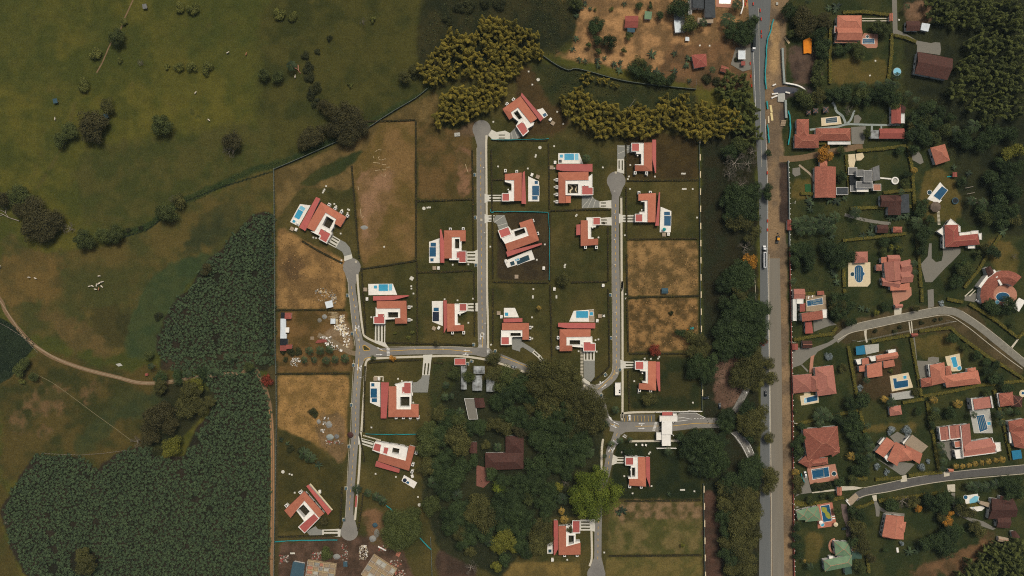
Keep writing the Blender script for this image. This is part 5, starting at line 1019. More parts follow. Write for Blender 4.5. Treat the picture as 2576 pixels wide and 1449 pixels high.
def bare_mesh(name, seed, mat_):
    rr = random.Random(seed); mb = MB()
    def grow(p, d, l, r_, n):
        q = p+d*l; mid = p+d*l*.5+Vector((rr.uniform(-1, 1), rr.uniform(-1, 1), 0))*l*.08
        mb.tube([p, mid, q], [r_, r_*.8, r_*.6], 4, cap=False)
        if n == 0: return
        for _ in range(rr.choice((2, 3, 3))):
            e = (d+Vector((rr.uniform(-1, 1), rr.uniform(-1, 1), rr.uniform(-.35, .4)))*.85).normalized(); grow(q, e, l*rr.uniform(.62, .8), r_*.62, n-1)
    for i in range(7):
        a = 2*math.pi*i/7+rr.uniform(-.3, .3); grow(Vector((0, 0, .1)), Vector((math.cos(a), math.sin(a), rr.uniform(.3, .9))).normalized(), .36, .028, 4)
    return mb.mesh(name, mat_)
LC = {  # dark, light leaf colours
 'd': ((32, 44, 25), (70, 86, 45)), 'm': ((46, 54, 28), (92, 100, 50)), 'o': ((54, 55, 28), (100, 98, 50)), 'b': ((50, 48, 28), (88, 83, 47)), 'y': ((76, 80, 30), (122, 120, 44)),
 'Y': ((60, 76, 22), (124, 134, 42)), 'h': ((76, 82, 38), (122, 122, 58)), 'k': ((36, 42, 24), (72, 74, 40)), 'r': ((84, 42, 30), (150, 64, 44)), 'a': ((120, 88, 34), (206, 142, 46)), 's': ((96, 108, 108), (160, 170, 168))}
LMAT = {k: leaf_mat('leaves_'+n, *LC[k]) for k, n in zip(LC, ('dark', 'green', 'olive', 'brown', 'yellow', 'bright', 'pasture', 'shrub', 'flame', 'amber', 'silver'))}
CROWN = {}
def crown_for(k, size, var):
    key = (k, size, var)
    if key not in CROWN:
        nl, nf, lf = {0: (9, 800, .17), 1: (16, 2600, .10), 2: (28, 6500, .064), 3: (120, 26000, .032)}[size]
        CROWN[key] = crown_mesh('crown', hash((ord(k), size, var)) % 9999, nl, nf, lf, LMAT[k], .7 if size else .8, .66 if size < 3 else .76, (.3, .48) if size < 2 else ((.22, .38) if size == 2 else (.12, .21)))
    return CROWN[key]
LIMB = [limb_mesh('trunk', i, M['bark']) for i in range(3)]; PLIMB = [limb_mesh('trunk', i+7, M['palebark']) for i in range(2)]
BARE = [bare_mesh('branches', i, mat('grey_twig', (112, 104, 92), (84, 78, 68), 2.0, world=False)) for i in range(3)]
KIND = {'d': ('evergreen_tree', 'dark evergreen tree', 'tree'), 'm': ('bushy_tree', 'green bushy tree', 'tree'), 'o': ('broadleaf_tree', 'olive-brown tree', 'tree'), 'b': ('brown_leaved_tree', 'brown-leaved tree', 'tree'),
        'y': ('broadleaf_tree', 'yellow-green tree', 'tree'), 'Y': ('broadleaf_tree', 'giant bright green round tree', 'tree'), 'h': ('pasture_shrub', 'pale olive shrub', 'shrub'), 'k': ('shrub', 'dark leafy shrub', 'shrub'),
        'r': ('flame_tree', 'red flame tree', 'tree'), 'a': ('flowering_tree', 'orange flowering tree', 'tree'), 's': ('ornamental_shrub', 'silvery round shrub', 'shrub'), 'g': ('bare_tree', 'bare grey tree', 'tree'),
        'p': ('palm_tree', 'dark star-shaped palm', 'palm'), 'P': ('palm_tree', 'golden-leaved palm', 'palm'), 'n': ('banana_plant', 'broad-leaved banana clump', 'banana plant')}
def palm_mesh(name, seed, mat_, nf=12):
    r = np.random.default_rng(seed); C, N, U, L, Wd, T = [], [], [], [], [], []
    for i in range(nf):
        a = 2*math.pi*i/nf+r.uniform(-.2, .2); dz = r.uniform(-.1, .55); ln = r.uniform(.8, 1.05); dirv = np.array([math.cos(a), math.sin(a), 0]); side = np.array([-math.sin(a), math.cos(a), 0]); tt = r.uniform(.2, 1)
        for s in np.linspace(.12, 1, 11):
            p = dirv*s*ln*(1-.12*s)+np.array([0, 0, dz*s-.75*s*s]); w_ = .26*math.sin(math.pi*min(1, s*.8+.18))+.03
            for sg in (-1, 1):
                u = dirv*.75+side*sg*.8+np.array([0, 0, -.35]); C.append(p+u*w_*.5); N.append(np.array([0, 0, 1])+dirv*.5+side*sg*.3); U.append(u); L.append(w_*1.15); Wd.append(.085); T.append(tt)
    V, Fq = quads_at(np.array(C), unit(np.array(N)), unit(np.array(U)), np.array(L), np.array(Wd))
    return mesh_np(name, V, Fq, mat_, tint=np.array(T))
PM = leaf_mat('leaves_palm', (28, 40, 28), (70, 84, 50)); PG = leaf_mat('leaves_golden_palm', (90, 80, 34), (158, 128, 56))
PALM = {'p': [palm_mesh('fronds', i, PM) for i in range(3)], 'P': [palm_mesh('fronds', i+5, PG, 14) for i in range(2)]}
def pole_mesh(name, mat_):
    mb = MB(); mb.tube([(0, 0, 0), (.01, 0, .5), (0, .01, 1)], [.03, .022, .018], 7); return mb.mesh(name, mat_)
PTR = pole_mesh('trunk', M['palebark'])
def banana_arrays(seed, nl=8):
    r = np.random.default_rng(seed); V, Fq, T = [], [], []
    for i in range(nl):
        a = 2*math.pi*i/nl*1.0+r.uniform(-.35, .35); ln = r.uniform(.7, 1.1); el = r.uniform(.35, .95); w_ = r.uniform(.1, .15); d = np.array([math.cos(a), math.sin(a), 0]); s = np.array([-math.sin(a), math.cos(a), 0]); b = len(V); t = r.uniform(.0, 1)
        for q, ww in ((0.04, .25), (.3, 1), (.68, .95), (1, .12)):
            p = d*q*ln+np.array([0, 0, .55+el*q*.8-q*q*.75]); V += [p-s*w_*ww-np.array([0, 0, .05*ww]), p, p+s*w_*ww-np.array([0, 0, .05*ww])]
        for j in range(3):
            o = b+j*3; Fq += [(o, o+3, o+4, o+1), (o+1, o+4, o+5, o+2)]; T += [t*t*.75+.05, t*t*.75+.3]
    return np.array(V), np.array(Fq), np.array(T)
BM = leaf_mat('leaves_banana', (16, 27, 22), (76, 93, 58))
BARR = [banana_arrays(i) for i in range(6)]
BANANA = [mesh_np('leaves', v, f, BM, tint=t) for v, f, t in BARR]
mb_ = MB(); mb_.tube([(0, 0, 0), (0, .01, .6)], [.05, .035], 6); STEM = mb_.mesh('stem', mat('banana_stem', (98, 100, 60), (76, 74, 46), 2, world=False))
VR = random.Random(5)
def grp(f):
    if f[0] < 690: return 'west pasture'
    if f[0] > 1940: return 'the residential side'
    if f[0] > 1765: return 'the roadside belt'
    if f[1] > 895 and f[0] > 1050: return 'the central wood'
    return 'the estate'
def plant(f, r, k, desc=None):
    "f: photo point of the crown, r: crown radius in metres"
    nm, ds, ct = KIND[k]
    hh = {'p': 7.0, 'P': 5.5, 'n': 2.4, 'h': 1.6, 'k': 1.0, 's': 1.2}.get(k, 2.2+r*.75)
    base = (*W(f, hh), 0); root = empty(nm, base, VR.uniform(0, 6.28)); gname = {'p': 'palms', 'P': 'golden palms', 'n': 'banana clumps', 'h': 'shrubs', 'k': 'shrubs', 's': 'shrubs'}.get(k, 'trees')+' of '+grp(f)
    if k in 'pP':
        H_ = hh; t = link('trunk', PTR, root); t.scale = (r*.9+2, r*.9+2, H_); c = link('crown', VR.choice(PALM[k]), root, (0, 0, H_)); c.scale = (r,)*3
    elif k == 'n':
        c = link('leaves', VR.choice(BANANA), root); c.scale = (r*1.05, r*1.05, 2.6); t = link('stem', STEM, root); t.scale = (2.4, 2.4, 2.6)
    elif k == 'g':
        t = link('trunk', PLIMB[0], root); t.scale = (r, r, hh); c = link('branches', VR.choice(BARE), root, (0, 0, hh*.35)); c.scale = (r*.95, r*.95, r*.9)
    else:
        sz = 0 if r < 3.2 else (1 if r < 6.6 else (2 if r < 14 else 3))
        t = link('trunk', VR.choice(LIMB), root); t.scale = (r*.9, r*.9, max(.6, hh)); c = link('crown', crown_for(k, sz, VR.randrange(3 if sz < 3 else 1)), root, (0, 0, max(.25*r, hh-r*.35))); q = VR.uniform(.95, 1.08); c.scale = (r*q*VR.uniform(.95, 1.1), r*q*VR.uniform(.92, 1.06), r*VR.uniform(.85, 1.05))
    if desc: tag(root, desc, ct, gname)
    else:
        szw = 'small ' if r < 4 and ct == 'tree' else ('large ' if r > 8.5 and ct == 'tree' else '')
        ask(root, szw+ds, f, ct, gname)
    return root
landmark('grey-roofed cattle feeder', (364, 16)); landmark('lone teal cattle feeder', (139, 254)); landmark('tree-side teal feeder', (267, 292)); landmark('lone palm in the pasture', (731, 164))
landmark('dirt track culvert', (299, 955)); landmark('cow herd', (245, 718)); landmark('giant bright green tree', (1497, 1242)); landmark('big bamboo grove', (1200, 130)); landmark('plantation flame tree', (670, 952))
landmark('fallen white tree', (10, 540)); landmark('upper residential street bend', (2395, 780)); landmark('white-sided street bridge', (2140, 1260)); landmark('half built houses', (880, 1420)); landmark('dark road lorry', (1893, 110)); landmark('white tanker lorry', (1920, 640)); landmark('slip road arrow', (1880, 985)); landmark('lower slip road', (1875, 1130)); landmark('roadside flame tree', (1918, 858)); landmark('orange tarpaulin', (2031, 115)); landmark('drainage ditch bend', (470, 505)); landmark('rubble heap', (870, 820))
TREES = {
'00': '1810 70 60 h,1940 90 75 h,1240 220 48 h,1165 370 85 m,960 540 72 h,1200 610 32 h,1400 620 42 g,1680 665 42 h,1800 672 65 h,1935 682 68 h,2085 692 75 h,850 850 85 h,1065 1060 78 o,880 1240 150 b,1005 1240 80 b,920 1340 110 b,680 1300 80 m,600 1400 70 m,1600 1240 105 m,2310 1410 110 b',
'01': '235 140 70 h,375 165 62 h,1070 205 45 g,1180 200 42 h,80 745 60 m,210 765 55 m,945 855 38 h,350 655 65 p,500 560 50 k,620 520 40 k,740 390 36 k,520 680 62 k,545 780 65 k,595 880 68 k,560 960 60 k,690 1060 75 b,620 1040 60 k,760 1130 80 b,870 1140 120 b,980 1170 110 b,800 1270 115 b,930 1290 120 b,1040 1270 90 b,900 1380 100 b,560 1360 100 b,650 1330 70 b,480 1410 85 b,1500 770 75 o,1590 760 50 k,1570 690 45 o,2040 90 60 k,1930 200 60 k,2150 60 70 k,2300 40 60 k,2450 40 70 k',
'10': '160 510 110 m,20 560 80 b,300 640 130 b,180 650 90 b,380 780 150 b,520 760 100 b,300 850 120 b,420 900 110 b,540 830 80 b,680 850 75 g,820 970 105 m,1020 910 90 m,1150 910 90 m,1735 560 60 g,1800 570 65 o,1660 690 105 m,2310 40 100 g,2060 1260 60 b,1140 930 60 k,1290 870 35 k,1420 840 35 k',
'20': '1890 1040 130 o,1950 985 85 y,1860 1200 120 o,1990 1200 90 o,2110 1140 60 o,1600 980 80 o,1560 1300 140 b,1480 1400 90 b,1640 1250 100 b,1700 1390 100 b,1600 290 50 k,1620 1040 60 k,215 940 40 h,320 900 45 m,180 830 60 m,240 760 50 m,1510 790 40 p,1490 680 45 m,1600 900 60 d,1780 900 60 d,1880 870 50 p,2020 860 60 d,2150 850 50 p,2330 700 50 p,2500 800 50 m',
'30': '1720 150 115 y,1360 100 75 g,840 1330 125 o,820 1250 85 o,40 920 30 g,1500 60 90 b,1580 190 60 k',
'21': '105 930 70 r,2390 710 80 o,2440 690 55 g,1815 555 35 b,2400 870 90 o,2530 880 100 m,1990 870 60 m,2140 890 60 m,1370 710 36 a,1400 455 22 h,1570 445 26 h,1530 495 24 h,575 1260 55 k,1180 705 28 m,530 635 50 p,640 630 55 p,735 620 55 p,700 730 50 p,790 720 48 p,890 710 55 p,580 725 40 p,480 725 45 p,1940 1290 80 d,1850 1270 80 o,2030 1330 80 m,1900 1390 90 d,2050 1250 55 p,1760 1420 90 m,2470 1390 110 o,2540 1300 100 d,2420 1160 90 d,2530 1090 90 d,2470 1010 70 m,1910 980 45 p,1900 1100 48 p,1965 1090 36 p,2370 1370 60 o,2140 1420 80 d,2250 1410 80 d,1900 1300 60 m,350 650 45 k,430 640 45 k,270 640 40 k,300 720 36 k',
'31': '1740 130 130 m,1700 50 100 m,1820 60 110 d,2030 60 130 o,2060 160 90 o,1940 240 80 d,1720 350 110 o,1850 310 110 d,2000 450 130 d,2080 350 90 d,1860 430 100 d,1780 510 75 p,1760 760 110 m,2020 640 70 p,1900 600 100 d,2240 740 120 o,2310 880 150 o,2400 830 110 d,2180 850 90 o,2450 580 85 Y,2500 1100 120 y,2440 1160 80 y,2050 1030 80 o,2130 1090 90 d,2300 1030 80 d,2350 1110 65 p,1940 830 90 d,1950 960 90 d,1440 1000 190 m,1380 920 120 m,1540 960 110 m,1490 1100 90 m,700 1240 55 m,2160 1380 85 g,2420 1350 60 y,2430 155 55 p,2310 130 55 o,2360 430 60 d,2190 290 60 d,1010 580 60 p,1120 620 50 p,1210 660 60 p,1270 700 55 p,250 80 34 n,310 120 30 n,625 335 50 n,350 170 46 k,480 220 75 p,540 265 70 p,460 190 45 k,680 910 42 b,2500 640 100 d,2490 500 85 d,2080 740 70 d,2010 770 80 d,2150 960 80 d,2240 960 80 d,2050 860 80 d,2480 960 90 d,2540 860 90 d,2350 960 70 d,2560 740 80 d,2150 1200 60 o,2500 1290 70 d,2060 1130 60 d,1600 820 60 m,700 1200 40 m',
'22': '290 850 150 o,465 930 215 o,640 950 80 o,220 1000 130 o,60 980 120 d,20 1090 100 d,200 1100 90 d,170 1200 80 o,380 1190 140 o,560 1170 110 o,745 1210 200 o,900 1270 70 o,640 1330 130 o,830 1360 120 o,500 1340 165 d,330 1320 110 d,150 1340 110 d,80 1420 90 b,700 1420 110 d,560 1430 100 o,930 1390 50 d,50 1250 90 d,40 880 80 o,1045 1230 48 p,1445 625 72 r,1810 480 65 o,1880 530 85 o,1930 620 85 o,1840 640 75 o,1900 760 120 d,2000 820 80 d,1960 880 85 d,1820 840 80 d,1390 1120 75 o,1300 915 20 h,2525 535 55 r,2510 210 105 d,2490 350 115 d,2500 480 100 d,2420 130 100 d,2490 720 80 o,2500 950 60 o,2300 60 100 o,2200 150 110 d,2350 200 130 d,2470 230 105 d,2250 300 130 d,2400 350 140 d,2150 420 110 d,2300 470 140 d,2440 430 105 d,2200 570 110 d,2100 560 80 d,2350 600 120 d,2460 680 85 o,2400 760 120 o,2470 830 100 o,2300 850 110 o,2380 920 110 o,2260 940 75 o,2440 1000 55 o,2180 650 90 d,2180 1310 85 d,2150 1400 80 d,2380 1230 90 d,2340 1340 90 o,2440 1320 110 o,2510 1250 70 o,2370 1420 100 o,2500 1400 85 o,270 200 30 P,1600 250 30 k,2020 720 70 d,1700 450 50 d',
'12': '2260 180 130 g,2390 190 100 g,2200 290 90 g,2250 500 110 d,2390 520 115 d,2300 640 130 d,2420 680 105 d,2220 620 90 d,2470 450 80 d,2260 770 95 o,2370 790 75 o,2450 880 60 o,2360 1040 85 g,2400 960 55 o,2400 1190 85 a,2300 1290 120 d,2220 1340 100 d,2380 1340 105 d,2150 1400 90 d,2310 1420 110 d,2220 60 80 d,2300 10 90 m,2430 70 80 g,2320 400 90 g,520 1370 65 o,750 140 52 p,2150 560 70 d,2180 720 60 d',
'02': '1000 90 28 h,1135 30 32 n,840 95 22 h,850 235 75 d,845 290 60 d,980 420 80 d,865 395 50 d,775 445 32 m,875 510 34 m,1130 500 28 m,1395 50 32 d,1285 55 38 d,1490 150 38 d,1180 355 36 m,1680 60 110 d,1790 240 72 m,2180 190 95 p,1930 220 55 p,2270 40 65 p,2260 270 85 d,2380 260 100 d,2340 340 90 d,2180 330 60 d,2440 200 60 d,2020 700 42 p,1290 620 65 o,1330 700 85 d,1240 690 65 d,1400 770 65 d,1500 790 65 d,1600 790 55 d,650 150 36 n,690 70 40 n,735 30 40 n,790 80 30 n,645 380 42 n,610 490 38 n,1410 540 55 n,1640 530 38 n,1780 580 42 n,1760 650 44 n,1640 710 44 n,1460 720 52 n,1030 640 44 n,1090 620 34 n,865 605 46 n,935 580 30 n,680 590 38 n,740 610 34 n,1790 810 30 n,870 660 36 n,1080 700 50 n,1960 800 60 k,2060 820 60 k,2260 600 30 k,640 30 60 m',
'03': '230 90 90 d,370 150 115 b,430 230 90 b,360 270 90 b,570 190 75 b,600 235 60 b,530 330 70 d,590 430 60 d,540 480 70 d,560 560 60 d,520 650 60 m,490 720 50 m,520 800 60 m,1180 280 75 m,1110 260 60 m,930 540 55 m,340 960 75 m,520 950 85 o,400 1010 70 m,620 940 60 d,700 950 70 d,800 930 70 d,960 940 65 m,1000 1000 60 d,1120 930 80 d,1210 900 70 d,1270 960 80 d,1120 850 55 p,960 850 50 p,1290 850 55 p,1220 830 55 p,830 1110 60 g,1290 1020 60 m,620 75 42 n,700 60 58 n,680 100 38 n,410 10 36 p,1410 60 36 p,1440 1260 45 o,1550 1110 75 d,1650 1060 60 d,1480 1190 60 d,1600 1200 65 m,1700 1220 65 d,2080 1260 85 p,1900 1310 60 p,1950 1350 80 d,1560 1290 65 d,1460 1340 65 d,1600 1390 80 d,1800 1300 65 m,1700 1390 65 m,2200 1220 60 m,2300 1340 95 d,2450 1340 85 d,2030 1430 80 d,2200 1420 90 d,1310 760 50 p,1270 1070 36 m,1000 1330 40 m,710 500 50 d,800 480 45 d,880 460 40 m,1050 930 60 d,900 1000 50 d,240 330 40 m,1750 1130 60 d,1850 1180 55 d,1420 940 45 p,1500 1000 45 p',
'13': '0 450 55 d,0 520 50 d,5 90 40 d,585 90 80 a,540 165 34 a,755 320 58 d,1480 50 58 d,1480 260 40 P,420 560 50 n,700 570 55 n,620 560 48 n,780 540 38 n,440 600 45 n,430 660 45 n,300 800 75 p,380 770 75 p,460 790 75 p,540 760 75 p,620 790 75 p,680 740 75 p,560 850 75 p,440 860 75 p,340 870 65 p,650 850 65 p,890 690 72 p,1330 720 65 n,1240 740 55 n,1400 720 55 n,1510 790 80 p,1350 480 40 p,1040 900 55 n,960 920 45 n,1060 830 38 n,1880 230 34 n,2030 290 42 n,1960 370 48 d,1560 600 58 d,1545 680 58 d,1600 880 65 d,1560 950 65 d,1640 760 48 d,2060 570 58 p,2180 590 65 p,2150 655 58 d,2230 740 75 m,2320 680 85 d,2450 660 85 d,2380 790 65 d,2350 560 70 d,2500 760 65 o,2370 880 58 n,2180 1020 42 o,2120 1110 34 m,2280 1080 65 d,2000 1270 85 m,1960 1220 65 d,1920 1350 55 d,1480 1200 45 p,1490 1290 38 p,1560 1070 55 d,690 1090 115 d,640 1050 95 d,780 1070 85 d,720 1190 80 d,820 1130 70 d,400 1100 85 d,340 1060 75 d,430 1190 65 d,280 1060 60 d,280 1180 58 d,650 930 45 n,1240 1040 28 y,1320 1040 26 y,1340 1085 38 m,1180 980 48 d,1170 1080 36 m,1290 960 38 d,680 1320 48 n,700 1390 48 n,650 1280 38 n,260 1380 42 p,1900 1400 55 d,2500 1130 38 g,2350 430 75 d,2260 330 70 d,2450 350 85 d,2530 230 80 d,2430 230 75 d,2330 180 60 d,2500 480 80 d,2420 90 70 y,2530 60 60 y,740 60 40 m,1340 60 40 d,1390 390 40 m,1410 300 36 d',
'23': '35 900 70 o,10 760 60 o,610 690 48 s,930 1010 42 s,760 805 45 o,1750 155 32 s,1500 200 40 o,780 130 85 d,720 180 75 o,680 110 65 d,740 240 75 d,830 170 58 d,950 205 45 n,700 280 58 d,840 340 55 d,1010 220 36 n,1180 190 45 d,1105 250 30 y,1000 930 42 p,1870 510 65 d,1990 600 40 m,2120 680 50 d,2210 745 38 d,2220 830 45 d,2300 780 45 d,2280 910 55 d,2350 920 45 d,2430 180 85 d,2300 215 58 d,2240 160 55 d,2460 375 28 m,1680 1130 50 P,1920 1170 55 P,960 1130 70 d,860 1150 75 d,1180 1120 45 P,1250 1155 62 p,560 1270 85 p,510 1300 65 p,620 1300 58 p,530 1370 58 p,1495 1050 48 o,1680 1290 58 m,1700 1240 45 p,1850 1260 58 d,1245 835 30 h,2080 1280 45 p,2420 1010 55 d,2210 1060 36 m,2350 1280 55 p,2440 1240 45 p,2510 1250 45 d,720 1320 58 d,850 1310 75 d,900 1400 68 d,820 1400 58 d,1230 1425 50 s,1400 1420 54 s,280 1245 28 m,350 1400 48 d,1080 430 28 k,1330 395 28 k,1550 350 28 k,1680 320 24 k,1280 440 34 k,1740 310 24 k,2360 1360 45 p,1010 1390 40 p,1520 1240 40 d,1660 1380 40 d',
'33': '25 440 100 o,5 560 70 o,10 60 55 o,850 250 58 P,285 410 48 P,300 510 58 o,300 590 48 o,310 200 68 d,290 120 58 d,350 60 40 d,950 60 78 d,870 50 68 d,1010 85 65 p,920 150 75 d,1030 150 65 p,1045 260 65 p,940 270 68 d,980 380 65 d,900 380 58 d,860 490 46 m,1100 350 42 s,1195 405 38 s,1550 350 48 s,1620 295 32 s,1230 10 35 s,1410 5 40 s,1750 140 48 p,1770 220 48 p,1780 300 48 p,1765 375 38 p,1900 350 35 P,1965 350 35 P,2030 340 35 P,2095 325 35 P,2160 312 35 P,2230 302 35 P,2300 290 35 P,2365 282 40 P,720 500 48 d,540 540 50 k,475 550 45 k,610 530 42 k,1380 710 85 g,1260 745 65 d,1515 770 46 a,1480 715 58 o,1700 700 105 d,1800 700 85 d,1640 680 65 d,1780 775 58 d,1845 825 42 a,1820 920 65 a,1755 870 55 o,1830 1060 105 d,1900 1000 78 d,1780 1130 105 d,1850 1200 85 d,1700 1100 75 d,1930 700 55 d,1960 790 70 o,2050 825 55 o,2120 560 75 p,2220 560 65 p,2300 530 65 p,2050 550 58 p,2400 510 75 d,2480 560 85 d,2540 520 75 d,2530 630 58 d,2430 640 55 d,2090 960 75 o,2140 1005 58 o,1340 1125 34 s,920 850 75 d,910 950 85 o,940 1050 95 o,960 1140 95 o,990 1190 58 o,890 1100 70 d,860 790 50 d,430 1360 48 p,370 1300 22 P,300 960 45 d,290 1060 45 d,300 1150 50 d,305 1250 45 d,1430 1210 55 n,1510 1200 48 n,1590 1140 65 d,1190 1190 28 d,910 1340 55 m,950 1385 45 m,1050 1270 42 b,560 640 24 m,640 660 36 d,430 690 38 m,700 800 38 m',
'32': '260 50 100 d,320 90 115 d,480 100 125 d,600 70 105 d,700 130 105 d,560 210 105 d,770 210 75 p,680 280 78 d,430 240 90 d,280 165 58 g,360 50 38 P,250 370 42 P,235 330 100 d,280 450 115 d,90 520 95 d,200 560 110 d,370 580 85 d,60 620 88 d,40 720 88 d,160 680 65 m,310 700 95 d,420 640 65 d,470 560 48 y,540 520 45 g,510 680 75 p,500 800 45 P,525 890 52 P,300 960 105 o,260 1060 105 o,350 1080 80 o,230 1180 95 o,80 1000 105 d,60 1130 85 d,140 1210 95 d,60 830 95 d,180 880 85 d,350 860 75 d,20 1160 55 y,580 980 40 o,860 370 38 d,935 245 28 p,1000 125 42 p,1090 90 42 p,1180 205 45 d,1575 200 48 p,1585 630 28 n,1725 1145 24 y,1190 80 32 p,1120 790 55 n,1080 820 45 n,1700 60 58 d,1850 100 115 d,1980 80 110 d,1800 200 105 d,1950 230 125 d,2080 190 100 d,2110 90 80 d,1880 350 105 d,2020 360 105 d,2120 310 85 d,1840 270 80 p,2400 60 55 d,2470 40 75 o,2440 320 100 d,2380 410 115 d,2480 390 85 d,2230 520 125 d,2350 500 105 d,2440 510 100 d,2150 560 85 o,2260 640 125 o,2390 640 105 o,2180 740 105 o,2320 760 120 o,2420 740 95 o,2150 880 85 d,2260 880 115 o,2380 880 115 o,2470 850 70 o,2180 1000 95 d,2300 1010 120 o,2420 1000 105 o,2150 1120 85 o,2270 1140 115 o,2400 1130 105 o,2470 1070 60 o,2200 1250 105 d,2320 1260 110 o,2400 1270 60 o,2220 1380 85 o,2330 1390 100 o,2410 1400 60 o,400 760 60 d,580 330 80 d,450 350 80 d,560 430 60 d,620 60 80 d'}
for rc, s in TREES.items():
    cell(rc)
    for q in s.split(','):
        x, y, r_, k = q.split(); plant(P(float(x), float(y)), float(r_)*K/4*(1.2 if k in 'domby' else 1.0), k)
cell('32'); plant(P(855, 625), 21.5, 'Y', 'giant bright green round tree overhanging the end of the lower street')
# fallen and dead wood
mb = MB(); cell('10')
for s in ('200 775 90 740 40 710 -10 690', '90 740 60 690 0 660', '60 700 70 650 20 645', '40 710 20 720 -20 735'): mb.tube([(*W(p), .7) for p in pl(s)], [.32]+[.2]*(len(pl(s))-2)+[.08], 6)
single('fallen_tree', mb, M['palebark'], 'white fallen dead tree at the left edge of the pasture', 'dead tree')
mb = MB(); cell('01')
for s in ('450 740 420 700 390 685', '430 715 425 655'): mb.tube([(*W(p), .5) for p in pl(s)], .32, 6)
single('fallen_tree', mb, M['pterr'], 'pinkish broken trunk lying beside the lone palm', 'dead tree')
cell('02')
for s, l in (('1240 995 1105 1190', 'long pale pole leaning through the middle of the bamboo belt'), ('1858 800 1850 900', 'rusty upright post at the end of the mesh fence')):
    p = pl(s); mb = MB(); mb.tube([(*W(p[1], .3), .3), (*W(p[0], 7), 7)], [.16, .1], 6); single('leaning_pole', mb, M['palebark'], l, 'pole')
# bamboo
BL = leaf_mat('leaves_bamboo', (56, 62, 26), (142, 126, 46)); BLD = leaf_mat('leaves_dark_bamboo', (38, 48, 26), (92, 98, 44))
def bamboo_mesh(seed, mat_):
    r = np.random.default_rng(seed); C, N, U, T = [], [], [], []; mb = MB()
    npl = 4; lean = r.uniform(0, 6.28)
    for i in range(npl):
        a = 2*math.pi*i/npl+r.uniform(-.5, .5); out = r.uniform(1.6, 4.4); h = r.uniform(7.5, 15); d = np.array([math.cos(a), math.sin(a), 0]); sd = np.array([-math.sin(a), math.cos(a), 0]); b0 = d*.5; tt = r.uniform(0, .55)
        f = lambda q: b0+d*(out*q*q*(.5+.5*q))+np.array([0, 0, h*(q-.24*q**4)])
        mb.tube([tuple(f(q)) for q in (0, .3, .6, .85, 1)], [.07, .06, .05, .03, .015], 5)
        n = 300; q = r.uniform(.36, 1.03, n); w_ = 2.5*np.clip((1.06-q)*2.2, .1, 1)
        side = r.uniform(-1, 1, n); p = np.stack([f(v) for v in q])+sd*(side*w_)[:, None]+np.array([0, 0, -1])*(np.abs(side)*w_*.75)[:, None]+r.normal(size=(n, 3))*.16
        C.append(p); N.append(unit(np.array([0, 0, .9])+sd*side[:, None]*.8+d*.25+r.normal(size=(n, 3))*.3)); U.append(unit(d*.8+sd*side[:, None]*.5+np.array([0, 0, -.35])+r.normal(size=(n, 3))*.25)); T.append(np.clip(tt+q*.25+r.uniform(0, .35, n), 0, 1))
    C, N, U, T = (np.concatenate(x) for x in (C, N, U, T)); n = len(C)
    V, Fq = quads_at(C, N, U, r.uniform(.8, 1.5, n), r.uniform(.25, .5, n))
    return mesh_np('foliage', V, Fq, mat_, tint=T), mb.mesh('culms', mat('bamboo_culm', (110, 112, 62), (88, 84, 46), 1, world=False))
BAM = [bamboo_mesh(i+40, BL) for i in range(5)]; BAMD = [bamboo_mesh(i+60, BLD) for i in range(4)]
def pip(p, poly):
    r = False; n = len(poly)
    for i in range(n):
        (x1, y1), (x2, y2) = poly[i], poly[(i+1) % n]
        if (y1 > p[1]) != (y2 > p[1]) and p[0] < (x2-x1)*(p[1]-y1)/(y2-y1)+x1: r = not r
    return r
def fill(poly, d, rr, tries=6000):
    xs = [p[0] for p in poly]; ys = [p[1] for p in poly]; out = []
    for _ in range(tries):
        p = (rr.uniform(min(xs), max(xs)), rr.uniform(min(ys), max(ys)))
        if pip(p, poly) and all((p[0]-q[0])**2+(p[1]-q[1])**2 > d*d for q in out): out.append(p)
    return out
def grove(poly, d, label, meshes, gname, s=1.0):
    rr = random.Random(len(label))
    for f in fill(poly, d, rr):
        if abs(f[0]-1288) > 1310 or abs(f[1]-724) > 745: continue
        root = empty('bamboo_clump', (*W(f, 9*s), 0), rr.uniform(0, 6.28)); tag(root, label, 'bamboo', gname)
        fo, cu = rr.choice(meshes); k = s*rr.uniform(.75, 1.1)
        for nm, me in (('foliage', fo), ('culms', cu)): o = link(nm, me, root); o.scale = (k, k, k)
grove(fl('1050 172 1066 147 1092 127 1113 108 1114 84 1146 76 1170 89 1196 79 1216 50 1254 36 1288 54 1311 62 1358 90 1366 138 1334 137 1316 156 1298 178 1286 192 1270 218 1236 214 1212 196 1196 186 1150 186 1116 198 1092 214 1062 196'), 15.5, 'feathery yellow bamboo clump in the big grove above the topmost villa', BAM, 'bamboo of the big grove')
grove(fl('1100 312 1096 286 1110 262 1112 238 1132 234 1166 222 1186 224 1210 206 1236 218 1268 224 1252 262 1230 268 1195 282 1150 300'), 15.5, 'yellow bamboo clump in the small grove left of the topmost villa', BAM, 'bamboo of the small grove')
cell('02')
grove(pl('490 960 610 920 715 880 780 960 860 1040 960 1040 1090 1060 1180 1100 1270 1050 1440 1110 1560 970 1680 1000 1750 960 1850 1060 1960 1010 2050 1090 2110 1020 2190 1090 2270 1110 2290 1240 2180 1320 2050 1380 1790 1350 1780 1300 1560 1270 1420 1330 1230 1360 960 1350 880 1350 730 1270 560 1150 510 1070'), 15.5, 'yellow-green bamboo clump in the belt right of the topmost villa', BAM, 'bamboo of the belt')
grove(pl('690 740 780 740 930 790 1070 830 1060 870 900 830 740 830'), 14, 'low bamboo tuft on the green slope under the mesh fence', BAM, 'bamboo tufts on the slope', .55)
